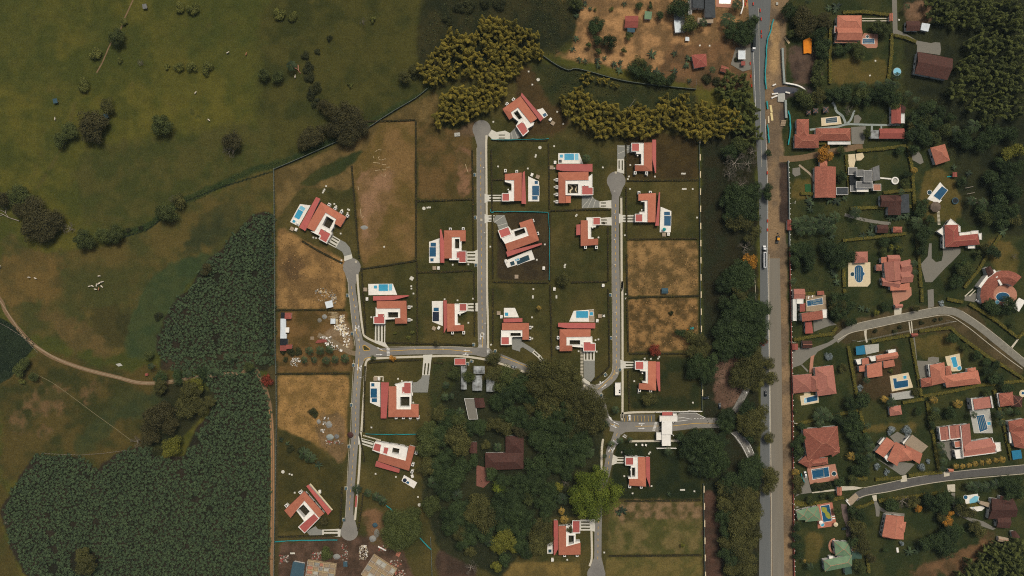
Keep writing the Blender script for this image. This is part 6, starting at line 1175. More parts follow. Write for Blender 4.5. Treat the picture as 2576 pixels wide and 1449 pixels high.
grove(pl('2180 720 2290 740 2360 800 2400 980 2470 1080 2470 1230 2530 1360 2420 1440 2290 1440 2240 1250 2290 1080 2230 1000 2100 900'), 18, 'dark olive bamboo clump beside the upper main road', BAMD, 'bamboo beside the main road')
cell('03')
grove(pl('1640 -20 2600 -20 2600 1220 2440 1150 2250 1150 2080 1130 1990 1040 1850 900 1960 800 1970 620 2050 500 2060 420 2220 320 2180 280 2050 250 1830 230 1670 120'), 19, 'dark olive bamboo clump in the forest at the upper right corner', BAMD, 'bamboo of the upper right forest', 1.05)
cell('33')
grove(pl('1900 1460 2010 1390 2060 1330 2200 1250 2300 1150 2600 1110 2600 1470'), 18, 'dark olive bamboo clump in the forest at the lower right corner', BAMD, 'bamboo of the lower right forest')
# banana plantation: the plants nearest the camera one by one, the rest as one mass
rr = random.Random(3)
def jitter_fill(poly, d):
    xs = [p[0] for p in poly]; ys = [p[1] for p in poly]; out = []; y = min(ys); k = 0
    while y < max(ys):
        x = min(xs)+(d/2 if k % 2 else 0)
        while x < max(xs):
            p = (x+rr.uniform(-.4, .4)*d, y+rr.uniform(-.4, .4)*d)
            if pip((p[0]+rr.gauss(0, 3.5), p[1]+rr.gauss(0, 3.5)), poly): out.append(p)
            x += d
        y += d*.87; k += 1
    return out
BAN3 = fl('425 915 550 900 691 886 691 916 650 920 600 929 540 935 475 943 430 950')
pts_ = [p for p in jitter_fill(BAN1, 6.9)+jitter_fill(BAN2, 6.9)+jitter_fill(BAN3, 6.9) if math.hypot(p[0]-205, p[1]-1415) > 34 and math.hypot(p[0]-435, p[1]-1125) > 34 and math.hypot(p[0]-480, p[1]-1110) > 16 and p[1] < 1462]
gaps = [(rr.uniform(60, 690), rr.uniform(560, 1440), rr.uniform(5, 11)) for _ in range(60)]
pts_ = [p for p in pts_ if all(math.hypot(p[0]-g[0], p[1]-g[1]) > g[2] for g in gaps)]
pts_.sort(key=lambda p: math.hypot(p[0]-1288, p[1]-724.5))
for p in pts_[:250]:
    root = empty('banana_plant', (*W(p, 2.5), 0), rr.uniform(0, 6.28)); tag(root, 'banana plant on the plantation side nearest the estate fence', 'banana plant', 'banana plants along the estate fence')
    s = rr.uniform(1.15, 1.85); c = link('leaves', rr.choice(BANANA), root); c.scale = (s, s, s*1.3); t = link('stem', STEM, root); t.scale = (2.2, 2.2, s*1.3)
VV, FF, TT, nb = [], [], [], 0
for p in pts_[250:]:
    v, f, t = rr.choice(BARR); s = rr.uniform(1.15, 1.85); a = rr.uniform(0, 6.28); ca, sa = math.cos(a), math.sin(a); c = W(p, 2.5)
    VV.append(np.stack([(v[:, 0]*ca-v[:, 1]*sa)*s+c[0], (v[:, 0]*sa+v[:, 1]*ca)*s+c[1], v[:, 2]*s*1.3], 1)); FF.append(f+nb); TT.append(np.clip(t*.8+rr.uniform(-.05, .3), 0, 1)); nb += len(v)
o = link('banana_plantation', mesh_np('banana_plantation', np.concatenate(VV), np.concatenate(FF), BM, tint=np.concatenate(TT))); tag(o, 'dense mass of banana plants filling the rest of the plantation', 'banana plants', None, 'stuff')
# low rank growth that nobody could count
def scrub(name, label, polys, dens, size, m, hmax=.9, seed=1):
    r = np.random.default_rng(seed); C = []
    for poly in polys:
        q = Ws(poly); xs = [p[0] for p in q]; ys = [p[1] for p in q]; n = int((max(xs)-min(xs))*(max(ys)-min(ys))*dens)
        x = r.uniform(min(xs), max(xs), n); y = r.uniform(min(ys), max(ys), n); k = inside(q, x, y)
        k &= vnoise(x[None, :], y[None, :], 7, seed+3, 3)[0]+r.uniform(-.25, .25, n) > .42
        x, y = x[k], y[k]; hh = hmax*vnoise(x[None, :], y[None, :], 4, seed+9, 2)[0]
        C.append(np.stack([x, y, r.uniform(.1, 1, len(x))*hh+.05], 1))
    C = np.concatenate(C); n = len(C); N = unit(np.array([0, 0, 1.0])+r.normal(size=(n, 3))*.6)
    V, Fq = quads_at(C, N, r.normal(size=(n, 3)), size*r.uniform(.6, 1.5, n), size*r.uniform(.4, .9, n))
    o = link(name, mesh_np(name, V, Fq, m, tint=r.uniform(0, 1, n))); tag(o, label, 'undergrowth', None, 'stuff')
scrub('weeds', 'tall dark weeds on the slope above and below the mesh fence', [fl('1290 -5 1450 -5 1435 60 1415 130 1376 140 1370 90 1310 55 1260 30'), fl('1120 -5 1290 -5 1250 30 1210 45 1190 75 1140 70 1110 80 1060 140 1040 120'), fl('1340 165 1430 175 1560 212 1750 228 1750 260 1620 240 1500 262 1420 235 1370 230')], .9, .9, leaf_mat('weed_leaves', (34, 42, 22), (74, 78, 38)), 1.1, 1)
scrub('ditch_growth', 'rank green growth along the drainage ditch', [fl('290 588 370 564 440 508 480 492 560 455 640 418 690 408 760 383 860 338 925 310 1000 266 1060 238 1060 245 1000 276 925 322 860 352 760 397 690 424 640 434 560 470 490 508 450 524 370 580 300 602')], 1.3, .9, leaf_mat('ditch_leaves', (36, 50, 24), (72, 84, 40)), 1.2, 2)
scrub('crop_leaves', 'dense dark green crop at the left edge', [DARKF], 2.6, .8, leaf_mat('crop_leaf', (24, 36, 24), (54, 66, 42)), 1.2, 3)
scrub('dry_grass', 'tufts of tall straw-coloured grass on the empty lots', [fl('1582 612 1754 608 1755 738 1582 740'), fl('1583 756 1755 752 1756 876 1584 880'), fl('700 950 874 948 868 1150 790 1108 700 1070'), fl('700 590 760 605 864 660 864 772 700 774')], .5, .9, leaf_mat('straw', (92, 72, 42), (168, 132, 82)), .8, 4)
scrub('leaf_litter', 'low undergrowth on the shaded floor of the central wood', [fl('1070 905 1320 935 1460 990 1520 1060 1510 1180 1480 1300 1380 1300 1260 1450 1100 1380 1060 1250 1075 1080'), fl('1775 330 1895 330 1905 1450 1815 1450 1800 1200 1770 1000')], .5, .9, leaf_mat('litter', (28, 32, 18), (62, 58, 34)), .8, 5)
scrub('garden_growth', 'mixed low planting between the gardens right of the road', [fl('1990 235 2290 205 2280 330 2140 280 1995 270'), fl('1990 520 2300 510 2320 620 1990 640'), fl('2250 230 2450 260 2420 420 2250 340'), fl('2000 660 2130 680 2130 740 2090 800 2080 760 2000 730'), fl('2090 1060 2180 1080 2190 1200 2110 1210')], .5, .9, leaf_mat('garden_leaf', (30, 38, 20), (70, 74, 38)), .8, 6)
# hedges
HM = {'y': (mat('hedge_core_yellow', (84, 80, 28), (60, 58, 22), 1.0), leaf_mat('leaves_hedge_yellow', (92, 84, 26), (146, 132, 44))), 'e': (mat('hedge_core_dark', (44, 40, 20), (32, 30, 16), 1.0), leaf_mat('leaves_hedge_dark', (44, 44, 20), (104, 88, 32)))}
def hedge(s, k, w_, h):
    pts = Ws(fl(s)); r = np.random.default_rng(int(abs(pts[0][0]*7+pts[0][1]*3))); f = fl(s)
    mb = MB()
    # core with an uneven clipped outline
    P2 = []
    for i in range(len(pts)-1):
        a, b = Vector(pts[i]), Vector(pts[i+1]); n = max(1, int((b-a).length/2.0))
        for j in range(n): P2.append(tuple(a.lerp(b, j/n)))
    P2.append(pts[-1]); wid = [w_*r.uniform(.75, 1.2) for _ in P2]
    mb.ribbon(P2, wid, 0, h*.85)
    fm = (f[0][0]+f[-1][0])/2, (f[0][1]+f[-1][1])/2
    if len(f) > 2: fm = f[len(f)//2]
    base = (*W(fm), 0); o = link('hedge', mb.mesh('hedge', HM[k][0], base), None, base)
    ask(o, 'yellow-green clipped hedge' if k == 'y' else 'thin dark lot hedge', fm, 'hedge', 'yellow garden hedges' if k == 'y' else 'lot hedges of the estate')
    L = sum((Vector(P2[i+1])-Vector(P2[i])).length for i in range(len(P2)-1)); n = int(L*(w_+h)*2.6); q = r.uniform(0, len(P2)-1.001, n); i = q.astype(int); t = (q-i)[:, None]; A = np.array(P2); c = A[i]*(1-t)+A[i+1]*t; dr = unit(np.c_[A[i+1]-A[i], np.zeros(n)]); sd = np.stack([-dr[:, 1], dr[:, 0], np.zeros(n)], 1)
    off = r.uniform(-.62, .62, n)*w_; z = h*(.9+r.normal(size=n)*.09)-np.clip(np.abs(off)/w_-.4, 0, 1)*h*r.uniform(0, 3.5, n)
    C = np.c_[c, np.clip(z, .1, h*1.2)]+sd*off[:, None]-np.array(base)
    V, Fq = quads_at(C, unit(np.array([0, 0, 1.])+r.normal(size=(n, 3))*.5), r.normal(size=(n, 3)), r.uniform(.3, .75, n), r.uniform(.25, .5, n))
    link('leaves', mesh_np('leaves', V, Fq, HM[k][1], tint=r.uniform(0, 1, n)), o)
for s in '1046.5 302 1046.5 420 1047 505 1047 657;1048 506 1120 504 1188 501;1188 377 1190 500 1191 627;885 417 890 480 898 580 904 650;907 677 970 668 1045 656;1051 685 1120 684 1190 680;910 680 914 740 918 800 919 840;1049 660 1050 760 1050 858;1192 682 1194 760 1194 845;1236 377 1238 530;1239 540 1240 700;1240 726 1240 864;1240 453 1266 452;1380 362 1381 440 1382 526;1383 530 1383 708;1386 530 1460 528 1535 527;1577 455 1660 454 1756 453;1576 602 1660 601 1754 600;1529 570 1530 706;1436 710 1480 709 1528 708;1240 709 1310 710 1380 711;1384 716 1386 800 1388 900;1530 726 1532 830 1533 922 1510 945 1488 960;1576 640 1577 700 1578 742;1576 750 1579 820 1580 885;1579 748 1660 746 1758 744;1582 889 1650 889 1725 889;1580 932 1582 980 1583 1032;694 940 780 939 880 939;694 780 780 779 868 779;919 921 917 1000 916 1085;928 912 990 907 1060 905;1090 912 1115 914;972 862 1060 864 1190 868;861 1225 858 1280 856 1330;914 1240 908 1290 901 1335;905 1090 917 1160;1575 470 1576 560 1576 598;1574 330 1575 445;1250 353 1310 352 1378 353;700 1350 780 1348 850 1346;1570 1260 1660 1259 1762 1258;1532 1398 1650 1397 1764 1396;760 606 800 630 862 662;905 306 960 305 1044 302;1515 560 1522 562'.split(';'):
    hedge(s, 'e', 1.1, 1.1)
for s in '2087 70 2086 130 2086 212;2118 33 2170 31 2234 39;2241 85 2240 140 2232 207;2247 90 2275 96 2302 107;2127 390 2131 440 2136 487;2153 380 2220 375 2277 367;2282 368 2292 425 2296 480 2299 532;2220 485 2294 478;2118 605 2200 597 2277 588;2305 596 2310 660 2314 722;2120 674 2122 722;2514 592 2488 630 2457 682 2440 702 2423 724;2122 727 2123 742;2316 726 2317 760;1995 855 2040 846 2092 839 2104 822;2132 870 2142 930 2154 995;2190 859 2240 850 2288 842;2290 850 2302 920 2316 996;2310 833 2360 827 2390 824 2407 842 2482 897 2530 925 2576 955;2320 996 2390 984 2457 969 2576 957;2435 764 2470 785 2507 809 2557 849;2268 1012 2322 1003;2330 1008 2336 1050 2342 1088;2000 1066 2080 1048 2156 1032;2162 1033 2168 1060 2173 1088;2498 980 2512 1030 2527 1086;2345 1090 2352 1140 2359 1180;2283 1195 2330 1190 2368 1187;2200 1205 2235 1203 2266 1200;2527 1090 2535 1125 2542 1156;2208 1259 2290 1248 2372 1237;2151 1278 2175 1270 2196 1260;2178 1388 2184 1440;1995 1262 2050 1265 2120 1250;2134 1205 2180 1202;2008 365 2080 360 2140 358;2135 130 2140 128;2137 525 2210 522 2290 520;1994 1270 2050 1266;2420 760 2380 752;2557 850 2576 835;2012 487 2120 490;2400 1275 2500 1262 2570 1250;1995 740 2060 738'.split(';'):
    p = fl(s)
    if math.hypot(p[0][0]-p[-1][0], p[0][1]-p[-1][1]) > 9: hedge(s, 'y', 2.2, 1.8)
# ---------------------------------------------------------------- fences, walls, nets
def mesh_fence(s, label, step=3.0, h=2.0, lean=.45):
    pts = smooth(Ws(fl(s)), 3); f = fl(s); fm = f[len(f)//2]; base = (*W(fm), 0); root = empty('mesh_fence', base); tag(root, label, 'fence')
    mb = MB(); pb = MB()
    for i in range(len(pts)-1):
        a, b = Vector(pts[i]), Vector(pts[i+1]); mb.add([(*a, 0), (*b, 0), (*b, h), (*a, h)], [(0, 1, 2, 3)])
        n = max(1, int((b-a).length/step))
        for j in range(n): c = a.lerp(b, j/n); pb.box((c.x, c.y, h/2), (.18, .18, h+.1))
    mb.ribbon(pts, .35, h-.05, h); part('mesh', mb, M['fen'], root, base); part('posts', pb, M['curb'], root, base)
mesh_fence('690 425 691 480 692 600 693 780 694 880 696 940', 'straight mesh fence between the banana plants and the upper straw lots'); mesh_fence('696 945 697 1040 696 1120 694 1240 691 1380 690 1452', 'straight mesh fence with pale posts beside the wheel-rutted track')
mesh_fence('691 426 760 397 860 352 926 322 960 300 1000 275 1046 248 1076 224', 'winding mesh fence along the drainage ditch above the estate')
mesh_fence('1360 138 1400 165 1430 178 1446 174 1480 181 1560 203 1650 216 1750 226', 'greenish mesh fence crossing the slope right of the big bamboo grove')
mesh_fence('1084 1350 1086 1400 1088 1452', 'short mesh fence down the right side of the lower building site')
def post_fence(s, label, step=2.2):
    pts = Ws(fl(s)); mb = MB(); f = fl(s)
    for i in range(len(pts)-1):
        a, b = Vector(pts[i]), Vector(pts[i+1]); n = max(1, int((b-a).length/step))
        for j in range(n): c = a.lerp(b, (j+.5)/n); mb.box((c.x, c.y, .6), (.25, .25, 1.2))
        mb.tube([(*a, .9), (*b, .9)], .05, 4)
    single('post_fence', mb, M['palebark'], label, 'fence')
post_fence('105 1140 200 1144 260 1140 320 1132', 'pale post fence along the top of the big banana plantation')
post_fence('0 812 20 822 60 848 98 888', 'dark-footed post fence between the crop field and the dirt track')
def net(s, label, w_=.6, h=1.5):
    pts = smooth(Ws(fl(s)), 4); r = random.Random(len(label)); mb = MB()
    p2 = [(x+r.uniform(-.25, .25), y+r.uniform(-.25, .25)) for x, y in pts]
    for i in range(len(pts)-1): mb.add([(*pts[i], 0), (*pts[i+1], 0), (*p2[i+1], h), (*p2[i], h)], [(0, 1, 2, 3)])
    mb.ribbon(p2, [w_*r.uniform(.6, 1.3) for _ in p2], h-.02, h); single('safety_net', mb, M['teal'], label, 'safety net', 'teal construction nets')
net('692 1361 760 1358 850 1357', 'straight teal construction net below the bottom turning circle'); net('972 1270 990 1285 1005 1305 1024 1318', 'teal net slanting above the round tree of the lower site'); net('1056 1351 1070 1366 1086 1382', 'short teal net slanting below the round tree of the lower site')
net('920 1091 980 1092 1055 1091', 'teal net along the top of the octagonal spa villa lot', .35); net('1240 533 1300 533 1378 534', 'teal net along the top of the bare brown soil lot', .35); net('1380 536 1382 620 1381 705', 'teal net down the right side of the bare brown soil lot', .3)
net('1236 352 1300 352 1340 351 1380 350', 'teal net right below the topmost villa drive', .35); net('1234 527 1236 534 1242 535', 'short teal net end beside the long straight street', .35)
net('1944 50 1938 75 1930 100 1926 140 1924 190 1926 225', 'long teal net between the main road and the tan earthworks', .9); net('1928 255 1930 275', 'short teal net piece beside the culvert', .9); net('1929 315 1931 335 1933 360', 'teal net beside the main road, below the yellow beams', .9)
net('1982 280 1985 300 1986 330 1982 365', 'teal net along the left side of the long terracotta house', .9); net('2013 1190 2016 1200 2022 1212', 'teal net behind the parked white car of the pink terrace', .6)
def solid_wall(name, s, w_, h, m, label, cat='wall', cap=None, sm_=True):
    pts = Ws(fl(s)); pts = smooth(pts, 4) if sm_ else pts; mb = MB(); mb.ribbon(pts, w_, 0, h); return single(name, mb, M[m], label, cat)
o = solid_wall('retaining_wall', '1966 123 1968 170 1971 212', 1.5, 2.0, 'palew', 'long white-topped retaining wall on the right of the earthworks', sm_=False)
solid_wall('retaining_wall', '1972 210 1985 212 2000 215 2013 220 2024 228', 1.0, 1.6, 'white', 'curved white retaining wall over the dark stream'); solid_wall('retaining_wall', '1974 253 1975 280 1976 298', 1.6, 1.8, 'palew', 'short white retaining wall below the culvert bridge', sm_=False)
cell('03')
root = empty('culvert_bridge', (*W(P(110, 975)), 0)); tag(root, 'unfinished concrete culvert with broken slabs beside the main road', 'culvert'); b = tuple(root.location)
mb = MB(); mb.prism(Ws(pl('95 945 165 940 170 1030 95 1025')), 0, .8); part('slab', mb, M['gterr'], root, b)
for s in ('35 950 95 942', '30 990 90 965', '170 930 215 940', '40 865 75 850'): mb = MB(); mb.ribbon(Ws(pl(s)), 1.0, 0, 1.1); part('beam', mb, M['deck'], root, b)
for s, l in (('22 1060 35 1130', 'upper'), ('30 1135 42 1215', 'lower')): mb = MB(); mb.ribbon(Ws(pl(s)), 1.6, 0, .5); single('steel_beam', mb, mat('cream_beam', (224, 206, 150), (200, 180, 124), 1), f'{l} of two cream-yellow beams lying in the roadworks', 'beam', 'cream beams in the roadworks')
mb = MB(); mb.ribbon(Ws(pl('2 1170 6 1240')), 1.0, 0, .5); single('steel_beam', mb, M['cream'], 'pale slender beam left of the cream-yellow beams', 'beam')
mb = MB(); mb.ribbon(Ws(pl('165 375 212 440')), 1.5, 0, .6); single('timber_stack', mb, M['wood'], 'yellowish timber stack under the brown tree beside the earthworks', 'timber stack')
for x, y, a, l in ((150, 1240, 88, 'grey formwork panels stacked below the culvert'), (92, 40, 0, 'small square concrete box at the very top of the earthworks')):
    mb = MB(); c = W(P(x, y)); n = 4 if a else 1
    for k in range(n): mb.box((c[0]+k*.2-.3, c[1]+(k-1.5)*1.1*(n > 1), .4+.1*k), (3.6 if a else 1.6, .95 if a else 2, .3 if a else .8), R(a*0))
    single('formwork', mb, M['tanbox'] if a else M['gterr'], l, 'formwork')
mb = MB(); mb.prism(Ws(pl('355 405 415 378 440 395 437 540 400 532 360 540'), 1.5), .3, 1.5)
o = single('tarpaulin', mb, M['orange'], 'bright orange tarpaulin spread between the trees right of the earthworks', 'tarpaulin')
# walls of the estate and of the residential side
for i, (s, l) in enumerate((('1758 340 1759 450 1760 600 1761 745 1762 888', 'upper'), ('1764 930 1765 1034', 'middle'), ('1768 1215 1770 1320 1772 1452', 'lower'))):
    f = fl(s); base = (*W(f[len(f)//2]), 0); root = empty('estate_wall', base); tag(root, f'{l} stretch of the estate boundary wall with white panels, along the wooded belt', 'wall'); landmark(f'{l} estate boundary wall', f[len(f)//2])
    mb = MB(); mb.ribbon(Ws(f), .3, 0, 1.8); part('wall', mb, M['fen'], root, base)
    y = f[0][1]+6
    while y < f[-1][1]-14:
        x = np.interp(y+8, [q[1] for q in f], [q[0] for q in f])+1.0; mb = MB(); mb.ribbon([W((x, y)), W((x, y+16))], .75, 0, 2.1); part('panel', mb, M['cream'], root, base); y += 43
cell('22'); solid_wall('estate_wall', '1730 1033 1748 1034 1765 1034', .5, 2, 'deck', 'short white wall at the corner above the gate road', sm_=False); 
mb = MB(); mb.ribbon(Ws(pl('1440 1245 1770 1240')), .5, 0, 2.0); single('estate_wall', mb, M['deck'], 'white wall with stepped ends directly above the gatehouse', 'wall')
cell('32'); mb = MB(); mb.ribbon(Ws(pl('1450 160 1560 158 1650 160')), .5, 0, 2); single('estate_wall', mb, M['deck'], 'pale wall just below the gatehouse canopy', 'wall')
for s, l, m in (('1981 405 1983 480 1984.5 620', 'dark-based upper stretch of the white roadside wall, between the earthworks and the gardens', 'palew'), ('1984.5 622 1987 740 1989.5 900 1991 1000', 'middle stretch of the red-topped roadside wall with white pillars', 'redbrown'), ('1991.2 1002 1993.5 1200 1996 1452', 'lower stretch of the red-topped roadside wall with white pillars', 'redbrown')):
    f = fl(s); base = (*W(f[1]), 0); root = empty('roadside_wall', base); tag(root, l, 'wall'); landmark(l.split(' stretch')[0].split(' ')[-1]+' roadside wall', f[1])
    mb = MB(); mb.ribbon(Ws(f), .45, 0, 2.0); part('wall', mb, M[m], root, base)
    y = f[0][1]+4; k = 0
    while y < f[-1][1]-2:
        x = np.interp(y, [q[1] for q in f], [q[0] for q in f]); c = W((x+1.2, y)); mb = MB(); mb.box((*c, 1.1), (.55, .55, 2.3)); part('pillar', mb, M['deck'], root, base); y += 13
cell('33')
root = empty('road_bridge', (*W(P(850, 680)), 0)); tag(root, 'short tan bridge with white parapets at the left end of the lower residential street', 'bridge'); b = tuple(root.location)
mb = MB(); mb.prism(Ws(pl('785 690 880 612 912 655 830 748')), 0, .35); part('deck', mb, M['ten'], root, b)
for s in ('778 685 830 750', '785 672 800 690'): mb = MB(); mb.ribbon(Ws(pl(s)), .7, 0, 1.2); part('parapet', mb, M['white'], root, b)
# ---------------------------------------------------------------- vehicles
CARM = {'white': (224, 224, 220), 'silver': (150, 154, 154), 'dark': (34, 40, 44), 'green': (40, 54, 50)}
CARMAT = {k: mat('car_paint_'+k, c, tuple(int(x*.94) for x in c), .5, .25, .5, world=False) for k, c in CARM.items()}
TYRE = mat('tyre', (26, 26, 26), (34, 34, 34), 2, world=False); LAMP = mat('lamp_glass', (210, 208, 196), (196, 196, 188), 2, .2, .5, world=False)
CG = mat('car_glass', (30, 38, 44), (24, 32, 38), .5, .1, .5, world=False)
def wheel(x, y, r_=.33, wd=.22):
    mb = MB(); mb.tube([(x, y-wd/2, r_), (x, y+wd/2, r_)], r_, 12); return mb
def loft(mb, secs, m=0):
    "secs: x, half width, z0, z1, top half width"
    V = []
    for x, hw, z0, z1, tw in secs: V += [(x, -hw, z0), (x, -hw, (z0+z1)/2), (x, -tw, z1), (x, tw, z1), (x, hw, (z0+z1)/2), (x, hw, z0)]
    n = len(secs); mb.add(V, [(i*6+j, i*6+(j+1) % 6, (i+1)*6+(j+1) % 6, (i+1)*6+j) for i in range(n-1) for j in range(6)]+[tuple(range(6)), tuple((n-1)*6+j for j in range(6))][::1], m)
CARBODY = MB(); loft(CARBODY, [(-2.15, .7, .4, .75, .62), (-2.05, .84, .3, .92, .74), (-1.2, .88, .28, .98, .78), (.9, .88, .28, .95, .78), (1.9, .84, .28, .82, .7), (2.15, .68, .38, .66, .58)])
CARROOF = MB(); loft(CARROOF, [(-1.25, .6, 1.36, 1.44, .55), (-.9, .64, 1.38, 1.5, .58), (.1, .64, 1.38, 1.5, .58), (.35, .6, 1.34, 1.42, .55)])
CARGLASS = MB(); loft(CARGLASS, [(-1.75, .74, .9, .98, .7), (-1.2, .76, .9, 1.4, .6), (.3, .76, .9, 1.4, .6), (1.05, .74, .9, .97, .7)])
CB = CARBODY.mesh('body', CARMAT['white']); CR = CARROOF.mesh('roof', CARMAT['white']); CGm = CARGLASS.mesh('windows', CG); CW = [wheel(x, y).mesh('wheel', TYRE) for x in (-1.35, 1.35) for y in (-.78, .78)]
CL = []
for y in (-.6, .6): mb = MB(); mb.box((2.02, y, .68), (.22, .34, .14)); CL.append(mb.mesh('headlight', LAMP))
def car(f, a, colr, label, name='parked_car'):
    root = empty(name, (*W(f), .16), R(a)); tag(root, label, 'car')
    for nm, me in [('body', CB), ('roof', CR)]:
        o = link(nm, me, root); o.material_slots[0].link = 'OBJECT'; o.material_slots[0].material = CARMAT[colr]
    link('windows', CGm, root)
    for w_ in CW: link('wheel', w_, root)
    for l in CL: link('headlight', l, root)
    root.scale = (1.06,)*3
cell('22'); car(P(1180, 1305), 90, 'white', 'white car in the marked car park by the gatehouse'); car(P(18, 792), -18, 'silver', 'silver car driving on the main estate street beside the big trees', 'car'); car(P(2547, 1058), 90, 'dark', 'dark car on the main road, opposite the slip road', 'car'); car(P(1944, 1104), 5, 'dark', 'dark car parked under trees right of the estate wall'); car(P(2085, 1186), 88, 'dark', 'dark car standing upright in the picture on the clearing of reddish earth')
cell('23'); car(P(2110, 135), -35, 'white', 'white car on the gravel beside the ring-shaped house')
cell('33'); car(P(372, 424), 100, 'white', 'white car beside the pink tiled pool terrace'); car(P(768, 966), 15, 'green', 'dark green car on the shaded gravel drive')
# lorry with a dark cover
def lorry(f, a, label, kind):
    root = empty('lorry' if kind == 'box' else 'tanker_lorry', (*W(f), .12), R(a)); tag(root, label, 'lorry'); b = (0, 0, 0)
    wm = mat('lorry_white', (224, 226, 224), (206, 208, 206), 1, .4, world=False)
    if kind == 'box':
        L0, L1, cabx = -6.2, 3.4, 4.6
        mb = MB(); mb.box((-1.4, 0, 1.0), (9.6, 2.3, .3)); link('chassis', mb.mesh('chassis', TYRE), root)
        mb = MB(); loft(mb, [(L0, 1.22, 1.15, 3.3, .9), (-4, 1.25, 1.15, 3.5, .9), (0, 1.25, 1.15, 3.5, .9), (L1, 1.22, 1.15, 3.4, .9)]); link('cargo_cover', mb.mesh('cargo_cover', mat('dark_tarp', (40, 46, 48), (30, 36, 38), .8, world=False)), root); xs = (-5, -3.8, 4.4)
    else:
        L0, L1, cabx = -9.5, 2.4, 5.2
        mb = MB(); mb.box((-2, 0, 1.0), (12.5, 1.2, .3)); link('chassis', mb.mesh('chassis', TYRE), root)
        mb = MB(); mb.tube([(L0, 0, 2.2), (L0+.3, 0, 2.2), (L1-.3, 0, 2.2), (L1, 0, 2.2)], [.9, 1.22, 1.22, .9], 16); link('tank', mb.mesh('tank', wm), root)
        mb = MB(); mb.box((-3.5, 0, 3.42), (10.4, .95, .12)); link('walkway', mb.mesh('walkway', M['dgrey']), root); xs = (-8.5, -7.3, -6.1, 2.6, 4.0, 6.2)
    mb = MB(); loft(mb, [(cabx-1.1, 1.15, .6, 2.7, 1.0), (cabx+.3, 1.18, .6, 2.75, 1.02), (cabx+.75, 1.18, .6, 1.9, 1.1), (cabx+(1.0 if kind == 'box' else 2.0), 1.05, .6, 1.5, .9)]); link('cab', mb.mesh('cab', wm), root)
    mb = MB(); mb.box((cabx+.62, 0, 2.25), (.3, 1.9, .6)); link('windscreen', mb.mesh('windscreen', CG), root)
    for x in xs:
        for y in (-1.05, 1.05): link('wheel', wheel(x, y, .5, .35).mesh('wheel', TYRE), root)
    for y in (-.8, .8): mb = MB(); mb.box((cabx+(1.0 if kind == 'box' else 2.0), y, 1.0), (.12, .35, .2)); link('headlight', mb.mesh('headlight', LAMP), root)
cell('02'); lorry(P(2424, 440), -91, 'lorry with a long black cover and white cab on the upper main road', 'box')
cell('12'); lorry(P(2532, 1120), 90, 'white tanker lorry driving up the main road', 'tank')
cell('13'); f = P(92, 955); root = empty('backhoe_loader', (*W(f), 0), R(82)); tag(root, 'yellow-roofed backhoe digging on the dirt carriageway', 'excavator')
mb = MB(); loft(mb, [(-2.2, .9, .6, 1.5, .8), (1.2, .9, .6, 1.6, .8), (2.2, .6, .6, 1.4, .5)]); link('body', mb.mesh('body', M['dgrey']), root); mb = MB(); mb.box((-.2, 0, 2.75), (1.9, 1.8, .15)); link('cab_roof', mb.mesh('cab_roof', M['yel']), root)
mb = MB(); mb.box((-.2, 0, 2.1), (1.6, 1.5, 1.2)); link('cab', mb.mesh('cab', CG), root)
mb = MB(); mb.tube([(2.0, 0, 1.2), (3.2, 0, 2.6), (4.2, .3, 1.0)], .16, 6); mb.box((4.3, .3, .6), (.6, .8, .7)); link('digger_arm', mb.mesh('digger_arm', M['black']), root)
mb = MB(); mb.box((-3.0, 0, .6), (.7, 2.3, .8)); link('front_bucket', mb.mesh('front_bucket', M['dgrey']), root)
for x, y, r_ in ((-1.5, -1, .5), (-1.5, 1, .5), (1.3, -1, .75), (1.3, 1, .75)): link('wheel', wheel(x, y, r_, .4).mesh('wheel', TYRE), root)
cell('22'); c = W(P(1131, 1296)); root = empty('motorcycle', (*c, 0.08), R(90)); tag(root, 'dark motorcycle parked left of the white car', 'motorcycle')
mb = MB(); loft(mb, [(-.8, .12, .55, .85, .1), (0, .16, .45, .95, .12), (.7, .1, .6, 1.0, .08)]); link('body', mb.mesh('body', TYRE), root); mb = MB(); mb.tube([(.55, -.38, 1.05), (.55, .38, 1.05)], .03, 5); link('handlebar', mb.mesh('handlebar', M['grey']), root)
for x in (-.65, .7): link('wheel', wheel(x, 0, .3, .1).mesh('wheel', TYRE), root)
# red barriers along the roadworks
bm_ = MB(); loft(bm_, [(-.95, .3, 0, .95, .14), (.95, .3, 0, .95, .14)]); BARRIER = bm_.mesh('traffic_barrier', M['red'])
for rc, x, y in (('02', 2425, 42), ('02', 2495, 108), ('02', 2507, 322), ('02', 2508, 368), ('02', 2395, 640), ('02', 2400, 768), ('02', 2409, 866), ('02', 2357, 5), ('02', 2346, 45), ('02', 2505, 195), ('12', 2566, 290), ('12', 2568, 775), ('12', 2568, 865)):
    cell(rc); f = P(x, y); o = link('traffic_barrier', BARRIER, None, (*W(f), .1)); o.rotation_euler = (0, 0, R(90)); o.scale = (1.15, 1.3, 1); ask(o, 'red plastic road barrier', f, 'barrier', 'red barriers along the roadworks')
